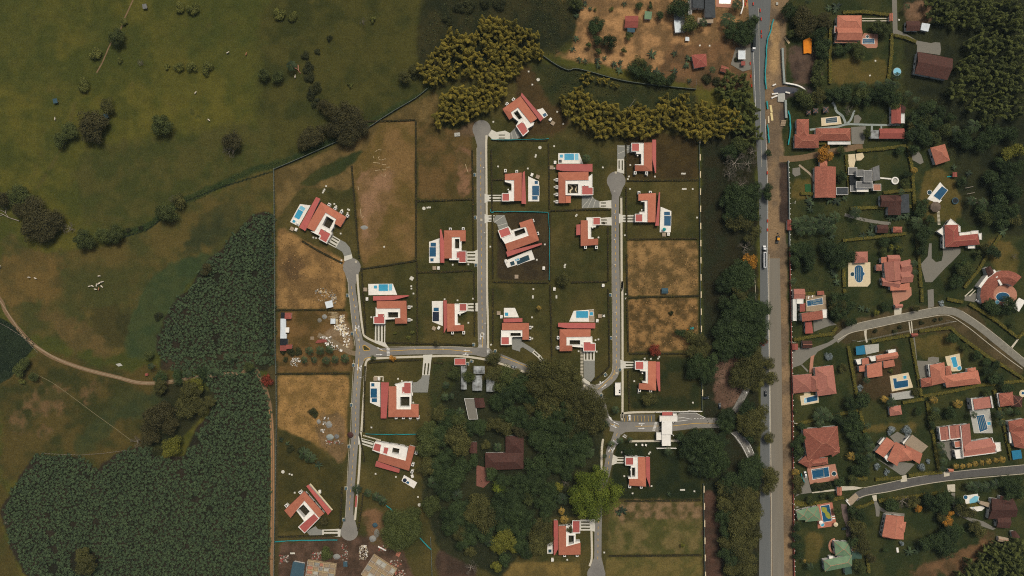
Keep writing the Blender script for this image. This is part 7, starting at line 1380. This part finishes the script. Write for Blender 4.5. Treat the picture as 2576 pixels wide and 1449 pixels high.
# utility cabinets on the verges
cb = MB(); cb.box((0, 0, .05), (2.3, 2.7, .1)); CPAD = cb.mesh('pad', M['curb']); cb = MB(); cb.box((0, 0, .5), (1.3, 1.6, .8)); CBOD = cb.mesh('body', M['teal']); cb = MB(); cb.box((0, 0, .93), (1.5, 1.8, .08)); CLID = cb.mesh('lid', M['steel'])
for rc, x, y, a in (('21', 922, 75, 0), ('21', 968, 458, 0), ('21', 982, 775, 0), ('21', 961, 1177, 0), ('21', 2190, 570, 0), ('21', 2407, 635, -15), ('21', 2170, 737, 80), ('21', 2130, 762, 0), ('11', 2200, 310, 0), ('11', 2207, 740, 0), ('11', 2213, 1218, 0), ('22', 988, 70, 0), ('22', 993, 503, 0), ('22', 940, 870, 35), ('22', 697, 900, -25), ('22', 898, 1078, -20), ('31', 936, 145, 0), ('31', 907, 566, 0), ('31', 885, 882, 0), ('22', 1085, 820, 0)):
    cell(rc); f = P(x, y); root = empty('utility_cabinet', (*W(f), 0), R(a)); ask(root, 'teal-topped utility box', f, 'utility box', 'teal utility boxes on the verges')
    for n_, me in (('pad', CPAD), ('body', CBOD), ('lid', CLID)): link(n_, me, root)
# equipment housings behind the villas
e1 = MB(); e1.box((0, 0, .45), (2.6, 2.6, .9)); EQB = e1.mesh('body', M['tanbox']); e1 = MB(); e1.box((0, 0, .95), (2.8, 2.8, .1)); EQL = e1.mesh('lid', M['ten']); e1 = MB(); e1.box((0, 0, .7), (1.8, 2.4, 1.4)); EQW = e1.mesh('body', M['deck']); e1 = MB(); e1.box((.5, .2, 1.5), (1.0, 1.2, .5)); EQT = e1.mesh('pump_cover', M['white'])
for rc, x, y, a, w_ in (('11', 366, 855, -25, 0), ('11', 408, 862, -25, 1), ('11', 1797, 1248, 0, 0), ('11', 1838, 1248, 0, 1), ('12', 398, 238, 0, 0), ('12', 432, 188, 0, 1), ('12', 1527, 912, 0, 0), ('12', 1570, 908, 0, 1), ('12', 258, 332, -20, 0), ('12', 200, 312, -20, 1), ('21', 1103, 15, 0, 0), ('21', 1120, 110, 0, 1), ('21', 1792, 405, -25, 0), ('21', 1840, 400, -25, 1), ('21', 2442, 252, 0, 0), ('21', 2470, 288, 0, 1), ('21', 1203, 912, 0, 0), ('21', 1240, 912, 0, 1), ('12', 45, 1335, 0, 0), ('22', 882, 282, 0, 0), ('22', 855, 328, 0, 1), ('02', 410, 1242, -35, 0), ('02', 385, 1205, -35, 1), ('32', 405, 1280, 0, 1), ('12', 915, 1423, 0, 1), ('22', 425, 10, 0, 1), ('12', 318, 1250, 0, 1), ('11', 2515, 1178, 15, 1), ('21', 1568, 1066 , 0, 1), ('31', 645, 597, 0, 1), ('31', 1575, 440, 20, 1)):
    cell(rc); f = P(x, y); root = empty('equipment_box', (*W(f), 0), R(a)); ask(root, 'white pump housing' if w_ else 'square tan equipment box', f, 'equipment box', 'pool equipment boxes')
    if w_: link('body', EQW, root); link('pump_cover', EQT, root)
    else: link('body', EQB, root); link('lid', EQL, root)
# pale inspection lids on the lawns
lm_ = MB(); lm_.prism([(-.6, -.6), (.6, -.6), (.6, .6), (-.6, .6)], 0, .16); LID = lm_.mesh('inspection_hatch', M['apron']); lm_ = MB(); lm_.prism([(1.25*math.cos(R(22.5*k)), 1.25*math.sin(R(22.5*k))) for k in range(16)], 0, .3); RLID = lm_.mesh('septic_tank', M['apron'])
LIDS = {'11': '706 424,690 458,681 473,673 488,789 603,808 626,925 658,938 664,922 694,868 664,852 901,578 941,606 946,1724 640,1738 638,1752 638,1980 1214,2137 1211,2358 1033,1563 1430,2436 226,860 1170,852 1200,1290 1035', '12': '424 22,159 247,427 245,427 360,427 432,427 507,427 578,914 236,1190 212,1176 327,1165 353,1357 316,1438 328,1710 298,1724 298,1739 298,1187 452,1718 453,1733 453,1748 453,1818 453,651 712,644 724,536 1214,529 1228,530 1240,240 112,236 128,318 1240,318 1258,250 1165,870 940,330 1010,1862 740,1135 918', '21': '1161 293,1567 186,1567 320,1564 6,1585 56,2137 350,2028 124,1898 113,1430 913,1468 935,1162 1403,1583 1152,2184 107,2365 570,1553 1322,1626 1322', '22': '215 10,210 82,210 97,205 390,205 508,202 295,447 600,670 636,840 524,870 517,852 640,447 82,447 97,1335 710,1397 712,1470 710,1230 937,1272 1052,1820 1153,1145 62,1145 106,934 886,1482 692', '31': '338 422,361 430,1408 451,1630 653,352 1220,368 1220,384 1220,390 610,1204 420', '32': '1105 204,1390 204,1378 218,1130 444,1404 544,1700 582,1716 582,1732 582,1835 596,1213 617,556 1285,928 1212', '02': '167 720,205 852,455 1125,515 1247,1988 460,1890 458', '03': '1080 612,1318 200,1025 760', '01': '2388 1226'}
for rc, s in LIDS.items():
    cell(rc)
    for q in s.split(','):
        x, y = map(float, q.split()); f = P(x, y); o = link('inspection_hatch', LID, None, (*W(f), 0)); o.rotation_euler = (0, 0, rr.uniform(-.2, .2)); ask(o, 'pale inspection hatch', f, 'inspection lid', 'pale inspection lids')
for rc, x, y, l in (('11', 1690, 648, 'round pale tank lid on the lawn above the three-slot drive villa'), ('12', 281, 36, 'round pale tank lid on the lawn above the dark rectangular pool'), ('31', 1645, 732, 'round white tank lid at the edge of the central wood'), ('31', 272, 400, 'round white tank lid on the lawn of the bottom left villa'), ('02', 263, 802, 'round pale tank lid with a dark rim above the topmost villa')):
    cell(rc); o = link('septic_tank', RLID, None, (*W(P(x, y)), 0)); tag(o, l, 'tank lid', 'round tank lids')
# cattle feeders
for f, l, m in (((364, 16), 'grey-roofed cattle feeder near the top of the dirt path', 'grey'), ((139, 254), 'teal-roofed cattle feeder in the open pasture at the left', 'steel'), ((267, 292), 'teal-roofed cattle feeder tucked beside the big brown tree', 'steel')):
    base = (*W(f, 2), 0); root = empty('cattle_feeder', base, R(8)); tag(root, l, 'cattle feeder')
    mb = MB(); mb.add([(-1.6, -1.7, 2.0), (1.6, -1.7, 2.0), (1.6, 1.7, 2.4), (-1.6, 1.7, 2.4), (-1.6, -1.7, 1.9), (1.6, -1.7, 1.9), (1.6, 1.7, 2.3), (-1.6, 1.7, 2.3)], [(0, 1, 2, 3), (7, 6, 5, 4), (0, 1, 5, 4), (1, 2, 6, 5), (2, 3, 7, 6), (3, 0, 4, 7)]); link('roof', mb.mesh('roof', M[m]), root)
    for x in (-1.4, 1.4):
        for y in (-1.5, 1.5): mb = MB(); mb.tube([(x, y, 0), (x, y, 2.0+.12*(y > 0)*2)], .07, 5); link('post', mb.mesh('post', M['bark']), root)
    mb = MB(); mb.box((0, 0, .5), (2.4, .8, .5)); link('trough', mb.mesh('trough', M['wood']), root)
# cows
def cow_mesh():
    V = [(0, 0, 1.12), (.55, 0, 1.15), (-.55, 0, 1.15), (.95, 0, 1.35), (1.25, 0, 1.3), (1.5, 0, 1.1), (-.75, 0, 1.1), (-.85, 0, .6)]; Rr_ = [(.36, .38), (.32, .36), (.33, .34), (.18, .2), (.15, .16), (.09, .09), (.05, .05), (.03, .03)]
    E = [(0, 1), (0, 2), (1, 3), (3, 4), (4, 5), (2, 6), (6, 7)]
    for px, par in ((.5, 1), (-.5, 2)):
        for sy in (-.22, .22):
            b = len(V); kx = .04 if px > 0 else -.1
            V += [(px, sy, .8), (px+kx, sy, .42), (px, sy, .05)]; Rr_ += [(.13, .15), (.07, .08), (.06, .06)]; E += [(par, b), (b, b+1), (b+1, b+2)]
    for sy in (-.14, .14): b = len(V); V += [(1.22, sy, 1.45), (1.26, sy*1.9, 1.6)]; Rr_ += [(.04, .04), (.015, .015)]; E += [(4, b), (b, b+1)]
    me = bpy.data.meshes.new('cow'); me.from_pydata(V, E, []); o = bpy.data.objects.new('cow_base', me); col.objects.link(o)
    md = o.modifiers.new('skin', 'SKIN'); o.modifiers.new('sub', 'SUBSURF').levels = 1
    for i, s in enumerate(me.skin_vertices[0].data): s.radius = Rr_[i]; s.use_root = (i == 0)
    bpy.context.view_layer.update(); r = bpy.data.meshes.new_from_object(o.evaluated_get(bpy.context.evaluated_depsgraph_get())); bpy.data.objects.remove(o); return r
COW = cow_mesh(); COW.materials.clear(); COW.materials.append(mat('white_hide', (226, 216, 196), (196, 182, 160), 1.2, world=False)); COWB = COW.copy(); COWB.materials.clear(); COWB.materials.append(mat('brown_hide', (150, 96, 66), (176, 128, 96), 1.2, world=False))
for rc, x, y, a, br in (('00', 2295, 537, 30, 0), ('00', 1972, 940, 50, 0), ('00', 2105, 1208, -40, 0), ('00', 563, 1203, 80, 0), ('00', 2482, 552, 70, 1), ('01', 398, 780, 80, 0), ('10', 298, 1341, 0, 0), ('10', 362, 1350, -20, 0), ('10', 1002, 1329, 5, 0), ('10', 1033, 1389, 15, 0), ('10', 1010, 1398, 30, 0), ('10', 997, 1409, 20, 0), ('10', 907, 1432, 10, 0), ('10', 935, 1427, -25, 0), ('10', 980, 1426, 80, 0), ('10', 1030, 1431, -40, 0), ('20', 965, 12, -10, 0), ('20', 1002, 15, 80, 1), ('10', 8, 1243, 60, 0)):
    cell(rc); f = P(x, y); o = link('cow', COWB if br else COW, None, (*W(f), 0)); o.rotation_euler = (0, 0, R(a)); o.scale = (1.15, 1.15, 1.15); ask(o, 'brown cow standing in the pasture' if br else 'white cow standing in the pasture', f, 'cow', 'cows in the pasture')
# ---------------------------------------------------------------- building sites
def heap(f, rx, ry, h, m, label, name='gravel_pile', cat='gravel pile', seed=0):
    r = random.Random(seed); mb = MB(); n = 14; c = W(f); rings = []
    for j, (q, z) in enumerate(((1, 0), (.72, .45), (.38, .85), (.12, 1.0))): rings.append([(c[0]+rx*q*math.cos(2*math.pi*k/n)*r.uniform(.85, 1.12), c[1]+ry*q*math.sin(2*math.pi*k/n)*r.uniform(.85, 1.12), h*z*r.uniform(.9, 1.05)) for k in range(n)])
    mb.add([p for q in rings for p in q], [(j*n+k, j*n+(k+1) % n, (j+1)*n+(k+1) % n, (j+1)*n+k) for j in range(3) for k in range(n)]+[tuple(3*n+k for k in range(n))]); return single(name, mb, M[m], label, cat)
cell('21')
heap(P(690, 290), 1.9, 1.8, .8, 'sand', 'grey sand pile left of the pole stack'); heap(P(640, 325), 1.6, 1.6, .5, 'gravel', 'darker low gravel pile beside the grey sand pile'); heap(P(632, 1345), 1.6, 1.7, .8, 'sand', 'small round grey pile on the lower straw lot'); heap(P(735, 1375), 2.4, 2.6, 1.0, 'sand', 'larger grey pile on the lower straw lot')
cell('31'); heap(P(745, 52), 2.8, 2.2, 1.2, 'palew', 'pale blue-grey gravel pile below the straw lot'); heap(P(812, 45), 1.8, 1.8, .9, 'grey', 'dark grey gravel pile beside the pale one'); heap(P(1175, 1075), 2.6, 2.4, 1.0, 'sand', 'pale sand pile above the right half built house'); heap(P(812, 1255), 2.8, 2.0, 1.0, 'sand', 'grey sand pile between the half built houses'); heap(P(1215, 1020), 2.0, 3.2, .8, 'gravel', 'dark gravel pile left of the round tree on the lower site'); heap(P(1198, 938), 2.0, 1.8, 1.2, 'steel', 'blue-grey covered heap on the lower site', 'covered_heap', 'heap'); heap(P(950, 30), 2.4, 2.4, 1.6, 'brown', 'round dark purple bush beside the street', 'purple_bush', 'shrub')
cell('11'); heap(P(1090, 840), 2.8, 1.5, .2, 'sand', 'flat grey cement stain pile on the empty brown lot')
def rubble(name, label, areas, n, m, seed, sz=(.4, 1.3)):
    r = random.Random(seed); mb = MB()
    for _ in range(n):
        x0, y0, x1, y1 = r.choice(areas); c = W(P(r.uniform(x0, x1), r.uniform(y0, y1))); s = r.uniform(*sz); mb.box((*c, s*.25), (s, s*r.uniform(.4, 1), s*.5), r.uniform(0, 3), r.randrange(3))
    o = single(name, mb, [M[q] for q in m], label, 'rubble'); o['kind'] = 'stuff'; return o
cell('21')
rubble('rubble', 'scattered white and red building rubble beside the street', [(835, 370, 935, 470), (870, 440, 940, 600), (790, 370, 900, 420), (845, 270, 890, 350)], 170, ('rub', 'white', 'cream'), 1, (.5, 1.5)); rubble('rubble', 'broken blocks heaped around the red sheet', [(640, 485, 765, 520), (700, 520, 770, 590), (745, 580, 830, 625), (835, 620, 870, 635)], 110, ('rub', 'white', 'gravel'), 2); rubble('litter', 'pale litter strewn among the young palms', [(350, 705, 450, 790), (365, 700, 440, 740)], 90, ('white', 'rub', 'palew'), 3, (.3, .9)); rubble('timber_scrap', 'timber scraps around the tilted white shed', [(620, 0, 800, 130), (600, 20, 720, 60), (760, 60, 810, 160)], 100, ('wood', 'rub', 'gravel'), 4, (.3, 1.2)); rubble('rubble', 'white stones on the lower straw lot', [(680, 1290, 730, 1320), (675, 1340, 705, 1370), (650, 1420, 690, 1449)], 40, ('white', 'rub', 'gravel'), 5)
cell('31'); rubble('rubble', 'loose rubble on the left half built plot', [(240, 1240, 330, 1320), (560, 1210, 660, 1280), (860, 1130, 920, 1290), (700, 80, 880, 120)], 160, ('rub', 'gravel', 'redbrown'), 6); rubble('rubble', 'pale stone heap between the two building plots', [(1040, 1150, 1130, 1280), (1060, 1140, 1110, 1160)], 170, ('rub', 'cream', 'white'), 7, (.3, .8)); rubble('rubble', 'red brick scatter by the right half built house', [(1400, 1390, 1500, 1449), (1230, 1140, 1330, 1190), (1340, 1290, 1470, 1350)], 90, ('redbrown', 'rub', 'clay'), 8, (.4, 1.2))
cell('11'); 
PLK = random.Random(9)
for x, y, l, a in ((1245, 59, 34, -5), (1212, 70, 25, 50), (1185, 132, 24, 95), (1235, 135, 24, 60), (1250, 160, 26, -10), (1286, 155, 42, 18), (1215, 190, 70, -7), (1288, 208, 42, -3), (1222, 265, 48, 12), (1288, 260, 38, 0), (1330, 233, 36, 5), (1268, 313, 22, 95), (1300, 318, 24, 70), (1055, 690, 80, 97), (1030, 445, 36, 100), (675, 1098, 34, -25), (2120, 245, 85, 108), (1075, 735, 20, 20)):
    f = P(x, y); mb = MB(); mb.box((0, 0, .12), (l*K/4, .32, .14)); o = link('timber_plank', mb.mesh('timber_plank', M['wood']), None, (*W(f), 0)); o.rotation_euler = (0, 0, R(a)); ask(o, 'loose pale plank', f, 'plank', 'loose planks on the empty lots')
cell('21'); mb = MB(); r = random.Random(4)
for k in range(26): a = W(P(760+r.uniform(-40, 10), 240+k*3.2)); b = W(P(830+r.uniform(-15, 8), 245+k*3.0+r.uniform(-6, 6))); mb.tube([(*a, .15+.1*(k % 4)), (*b, .15+.1*(k % 3))], .1, 5)
single('pole_stack', mb, M['wood'], 'fan of long bamboo poles stacked above the small sheet shelter', 'pole stack')
house('small pale sheet shelter under the bamboo pole stack', '', [('s', '752 308 750 360 798 360 800 308', 1.8, 2.2, 'tinw', 'wall')], 'shelter', 'shelter', None, False)
mb = MB()
for k in range(5): mb.box((*W(P(815, 318+k*11)), .3), (1.5, .6, .5))
single('block_stack', mb, M['cream'], 'column of cream block stacks right of the sheet shelter', 'block stack')
mb = MB(); mb.prism(Ws(pl('595 555 620 522 705 512 715 545'), .6), .35, .6); single('roof_sheet', mb, M['redbrown'], 'long red roofing sheet lying on the builders plot', 'roof sheet')
mb = MB()
for k in range(4): mb.box((*W(P(567, 492+k*8)), .25), (2.8, .5, .4))
single('pallet', mb, M['tanbox'], 'small brown pallet left of the red roofing sheet', 'pallet')
cell('31')
house('blue-grey sheet shed at the bottom edge, left of the half built house', 'blue-grey sheet shed', [('s', '375 1300 335 1500 470 1510 492 1325', 2.8, 3.4, 'steel')], 'shed', 'shed'); house('tiny blue-grey hut between the two half built houses', '', [('s', '880 1302 880 1352 920 1356 918 1304', 2.2, 2.6, 'steel')], 'hut', 'hut', None, False)
mb = MB(); mb.box((*W(P(1432, 1225)), .3), (3.0, 3.6, .5), R(-25)); mb.box((*W(P(1432, 1225)), .7), (2.6, 3.2, .3), R(-25)); single('brick_pallet', mb, M['clay'], 'tilted orange pallet of bricks right of the right half built house', 'pallet')
mb = MB(); mb.ribbon(Ws(pl('1230 1150 1310 1190')), .9, 0, .6); single('pipe', mb, M['white'], 'thick white pipe lying above the right half built house', 'pipe')
def unfinished(f, ang, nx, ny, w_, d_, label, seed):
    r = random.Random(seed); root = empty('unfinished_house', (*W(f), 0), R(ang)); tag(root, label, 'unfinished house')
    mb = MB(); mb.box((0, 0, .1), (w_+1, d_+1, .2)); link('foundation', mb.mesh('foundation', M['tanbox']), root)
    xs = [-w_/2+w_*i/nx+(r.uniform(-.5, .5) if 0 < i < nx else 0) for i in range(nx+1)]; ys = [-d_/2+d_*i/ny+(r.uniform(-.5, .5) if 0 < i < ny else 0) for i in range(ny+1)]
    for i, x in enumerate(xs): mb = MB(); mb.box((x, 0, 1.1), (.38, d_, 1.8+.004*i)); link('wall', mb.mesh('wall', M['wood'] if i % 2 else M['rub']), root)
    for i, y in enumerate(ys): mb = MB(); mb.box((0, y, 1.08), (w_+.3, .36, 1.7+.004*i)); link('wall', mb.mesh('wall', M['rub'] if i % 2 else M['wood']), root)
    for k in range(int(nx*ny*.5)):
        i, j = r.randrange(nx), r.randrange(ny); x = (xs[i]+xs[i+1])/2; y = (ys[j]+ys[j+1])/2; mb = MB(); mb.box((x, y, .3), (xs[i+1]-xs[i]-.5, ys[j+1]-ys[j]-.5, .16+.01*k)); link('floor_slab', mb.mesh('floor_slab', M[r.choice(('gterr', 'pterr', 'sand'))]), root)
unfinished(P(655, 1400), -8, 5, 4, 21, 14, 'left half built house of pale wall strips at the bottom edge', 2); unfinished(P(1240, 1400), -33, 5, 4, 20, 17, 'right half built house, tilted, at the bottom edge', 5)
# ---------------------------------------------------------------- poles and lights
def power_pole(rc, x, y, h, a, label):
    cell(rc); f = P(x, y); c = W(f); root = empty('power_pole', (*c, 0), R(a)); tag(root, label, 'power pole')
    mb = MB(); mb.tube([(0, 0, 0), (0, 0, h)], [.2, .12], 8); link('pole', mb.mesh('pole', M['apron']), root)
    for z, l in ((h-.4, 2.4), (h-1.4, 1.8)): mb = MB(); mb.box((0, 0, z), (l, .14, .14)); link('cross_arm', mb.mesh('cross_arm', M['apron']), root)
power_pole('23', 208, 540, 11, 0, 'white concrete power pole above the small red gate roof'); power_pole('23', 222, 1335, 11, 0, 'white concrete power pole at the foot of the clustered pink hips garden'); power_pole('33', 235, 712, 11, 20, 'white concrete power pole beside the green-roofed poolside house'); power_pole('13', 215, 605, 11, 80, 'white concrete power pole right of the stripped earth strip'); power_pole('23', 1795, 330, 10, 0, 'grey power pole on the verge inside the street bend'); power_pole('23', 850, 528, 10, 0, 'pale power pole on the planted verge above the orange court')
mb = MB()
for k in range(3):
    a, b = W(P(850, 528)), W(P(1795, 330)); mb.tube([(a[0]+(b[0]-a[0])*t, a[1]+(b[1]-a[1])*t+.35*(k-1), 9.4-2.2*4*t*(1-t)*.3) for t in np.linspace(0, 1, 9)], .035, 4)
single('overhead_cable', mb, M['gterr'], 'overhead cables crossing the planted verge below the upper residential street', 'cable')
lp = MB(); lp.tube([(0, 0, 0), (0, 0, 6)], [.09, .06], 6); LPOLE = lp.mesh('pole', M['apron']); lp = MB(); lp.tube([(0, 0, 6), (1.1, 0, 6.15)], .05, 5); LARM = lp.mesh('arm', M['apron']); lp = MB(); lp.box((1.3, 0, 6.15), (.75, .4, .14)); LHEAD = lp.mesh('lamp_head', M['deck'])
for rc, x, y, a in (('12', 1003, 485, 0), ('12', 1003, 705, 0), ('12', 1003, 965, 0), ('12', 1006, 1213, 0), ('22', 1015, 240, 0), ('22', 1018, 478, 0), ('22', 1018, 715, 0), ('21', 1040, 188, 180), ('21', 1085, 890, 180), ('21', 1612, 590, 270), ('21', 1890, 588, 270), ('11', 2310, 250, 180), ('11', 2318, 900, 180), ('21', 2325, 350, 180)):
    cell(rc); f = P(x, y); root = empty('street_lamp', (*W(f), 0), R(a)); ask(root, 'slim pale street lamp', f, 'street lamp', 'street lamps of the estate'); link('pole', LPOLE, root); link('arm', LARM, root); link('lamp_head', LHEAD, root)
# garden and pool furniture
lo = MB(); lo.box((0, 0, .3), (1.9, .7, .12)); LBED = lo.mesh('seat', M['dgrey']); LBEDW = lo.mesh('seat', M['white']); lo = MB(); lo.box((-.75, 0, .52), (.5, .66, .1), 0); LBK = lo.mesh('backrest', M['dgrey']); LBKW = lo.mesh('backrest', M['white']); lo = MB()
for x in (-.8, .8):
    for y in (-.3, .3): lo.box((x, y, .12), (.06, .06, .24))
LLEG = lo.mesh('leg_frame', M['grey'])
for rc, x, y, z, a, wh, l in (('12', 485, 166, .25, 180, 0, 'upper dark sun lounger on the deck of the curving courtyard villa'), ('12', 485, 181, .25, 180, 0, 'lower dark sun lounger on the deck of the curving courtyard villa'), ('23', 400, 95, 1.0, 70, 1, 'left white sun lounger above the navy tiled pool'), ('23', 438, 80, 1.0, 70, 1, 'right white sun lounger above the navy tiled pool'), ('33', 655, 845, .25, 5, 1, 'upper white sun lounger right of the mosaic pool'), ('33', 657, 868, .25, 5, 1, 'lower white sun lounger right of the mosaic pool'), ('23', 2365, 168, .25, -60, 1, 'left white sun lounger below the oval pool'), ('23', 2392, 165, .25, -60, 1, 'right white sun lounger below the oval pool')):
    cell(rc); root = empty('sun_lounger', (*W(P(x, y)), z), R(a)); tag(root, l, 'sun lounger', 'sun loungers'); link('seat', LBEDW if wh else LBED, root); link('backrest', LBKW if wh else LBK, root); link('legs', LLEG, root); root.scale = (1.15,)*3
def parasol(rc, x, y, z, r_, m, label):
    cell(rc); root = empty('parasol', (*W(P(x, y)), z)); tag(root, label, 'parasol'); mb = MB(); n = 12
    mb.add([(r_*math.cos(2*math.pi*k/n), r_*math.sin(2*math.pi*k/n), 2.2) for k in range(n)]+[(0, 0, 2.8)], [(k, (k+1) % n, n) for k in range(n)]); link('canopy', mb.mesh('canopy', M[m]), root)
    mb = MB(); mb.tube([(0, 0, 0), (0, 0, 2.8)], .05, 6); link('pole', mb.mesh('pole', M['grey']), root)
parasol('12', 1525, 862, .25, 1.35, 'teal', 'round teal parasol at the foot of a white pool deck'); parasol('33', 667, 920, .25, 1.7, 'cream', 'round cream parasol on the orange terrace of the mosaic pool'); parasol('33', 518, 900, .25, 1.5, 'white', 'white square-ish parasol left of the teal spa by the mosaic pool'); parasol('11', 425, 802, .25, .9, 'white', 'small white parasol at the lower tip of the leftmost estate pool deck')
cell('22'); c = W(P(923, 280)); root = empty('garden_table', (*c, 0)); tag(root, 'white cross-shaped table set on the lawn right of the timber-decked pool', 'garden table')
mb = MB(); mb.box((0, 0, .72), (2.3, .55, .08), R(45)); mb.box((0, 0, .721), (2.3, .55, .081), R(-45)); link('tabletop', mb.mesh('tabletop', M['white']), root)
for a in (45, 135, 225, 315): mb = MB(); mb.box((.7*math.cos(R(a)), .7*math.sin(R(a)), .35), (.1, .1, .7)); link('leg', mb.mesh('leg', M['white']), root)
ch = MB(); ch.box((0, 0, .42), (.7, .7, .08)); CS = ch.mesh('seat', M['deck']); ch = MB(); ch.box((-.34, 0, .75), (.08, .7, .6)); CBK = ch.mesh('backrest', M['deck']); ch = MB()
for x in (-.3, .3):
    for y in (-.3, .3): ch.box((x, y, .2), (.07, .07, .4))
CLG = ch.mesh('leg_frame', M['deck'])
for x, y, a, t in ((1248, 126, 10, 'left'), (1310, 126, 90, 'middle'), (1346, 128, 60, 'right')):
    cell('32'); root = empty('garden_chair', (*W(P(x, y)), 0), R(a)); tag(root, f'{t} of three pale garden chairs below the gate road', 'chair', 'pale garden chairs'); root.scale = (1.8,)*3
    for n_, me in (('seat', CS), ('backrest', CBK), ('legs', CLG)): link(n_, me, root)
cell('22'); mb = MB(); mb.prism(Ws(pl('1793 392 1828 392 1830 415 1795 416'), 1.3), 1.2, 1.3); o = single('tent', mb, M['teal'], 'small cyan tarp on the straw lot beside the estate wall', 'tarpaulin')
mb = MB(); c = W(P(1767, 418)); mb.tube([(*c, 0), (*c, .8)], [.6, .5], 10); single('barrel', mb, M['orange'], 'small orange barrel beside the cyan tarp', 'barrel')
cell('31'); mb = MB(); mb.ribbon(Ws(pl('1012 640 1008 700 1003 755')), 1.3, .12, .3); single('roof_sheet', mb, M['crim'], 'long narrow crimson sheet lying on the pavement below the roadside palm', 'roof sheet')
cell('01'); mb = MB(); c = W(P(2025, 1355)); mb.box((*c, .3), (4.2, 2.8, .5), R(5)); mb.box((c[0]+.5, c[1]+.3, .7), (2, 1.4, .4), R(25)); single('slab_pile', mb, M['gterr'], 'pale concrete slab pile left of the topmost turning circle', 'slab pile')
cell('11'); mb = MB(); c = W(P(1567, 1352)); mb.box((*c, .1), (2.7, 2.7, .2), R(-30)); single('concrete_pad', mb, M['apron'], 'tilted pale concrete pad on the lawn above a turquoise pool', 'pad')
cell('20'); mb = MB(); c = W(P(1485, 868)); mb.box((*c, .8), (1.6, 1.4, 1.6), R(10)); mb.box((*c, 1.68), (2, 1.8, .15), R(10)); single('track_hut', mb, M['redbrown'], 'tiny pinkish hut below the dirt track at the plantation corner', 'hut'); mb = MB(); mb.prism(Ws(pl('1165 765 1210 755 1235 780 1195 790')), 0, .35); single('culvert_slab', mb, M['gterr'], 'pale culvert slab where the dirt track crosses the ditch', 'culvert')
# ornamental hedging of the paths, wooden pergola, misc
cell('13')
for k, y in enumerate((440, 500, 560, 600)): mb = MB(); a, b_ = W(P(1965+k*15, y+8)), W(P(2045+k*15, y-8)); mb.tube([(*a, 2.2), (*b_, 2.2)], .18, 5); single('pergola_beam', mb, M['palebark'], f'{("topmost", "second", "third", "lowest")[k]} of four pale pergola beams right of the trampoline', 'beam', 'pale pergola beams')
cell('33'); mb = MB(); mb.box((*W(P(1300, 1185)), .3), (1.6, 3.6, .5), R(8)); single('garden_bench', mb, M['deck'], 'pale stone bench below the orange house with a windowed wall', 'bench')
settle_labels()
# ---------------------------------------------------------------- thin air tinted teal, added to lift the shadows
hz = MB(); hz.box((0, 0, 259.5), (2400, 2000, 521)); hm = bpy.data.materials.new('air'); hm.use_nodes = True; hn = hm.node_tree.nodes; hn.clear()
ho_ = hn.new('ShaderNodeOutputMaterial'); hv = hn.new('ShaderNodeVolumePrincipled'); hv.inputs['Color'].default_value = (.62, .86, .86, 1); hv.inputs['Density'].default_value = .000035; hv.inputs['Anisotropy'].default_value = 0.0
hm.node_tree.links.new(hv.outputs[0], ho_.inputs['Volume'])
tag(link('haze', hz.mesh('haze', hm)), 'thin pale air tinted teal, added over the whole view to lift the shadows', 'haze', None, 'stuff')
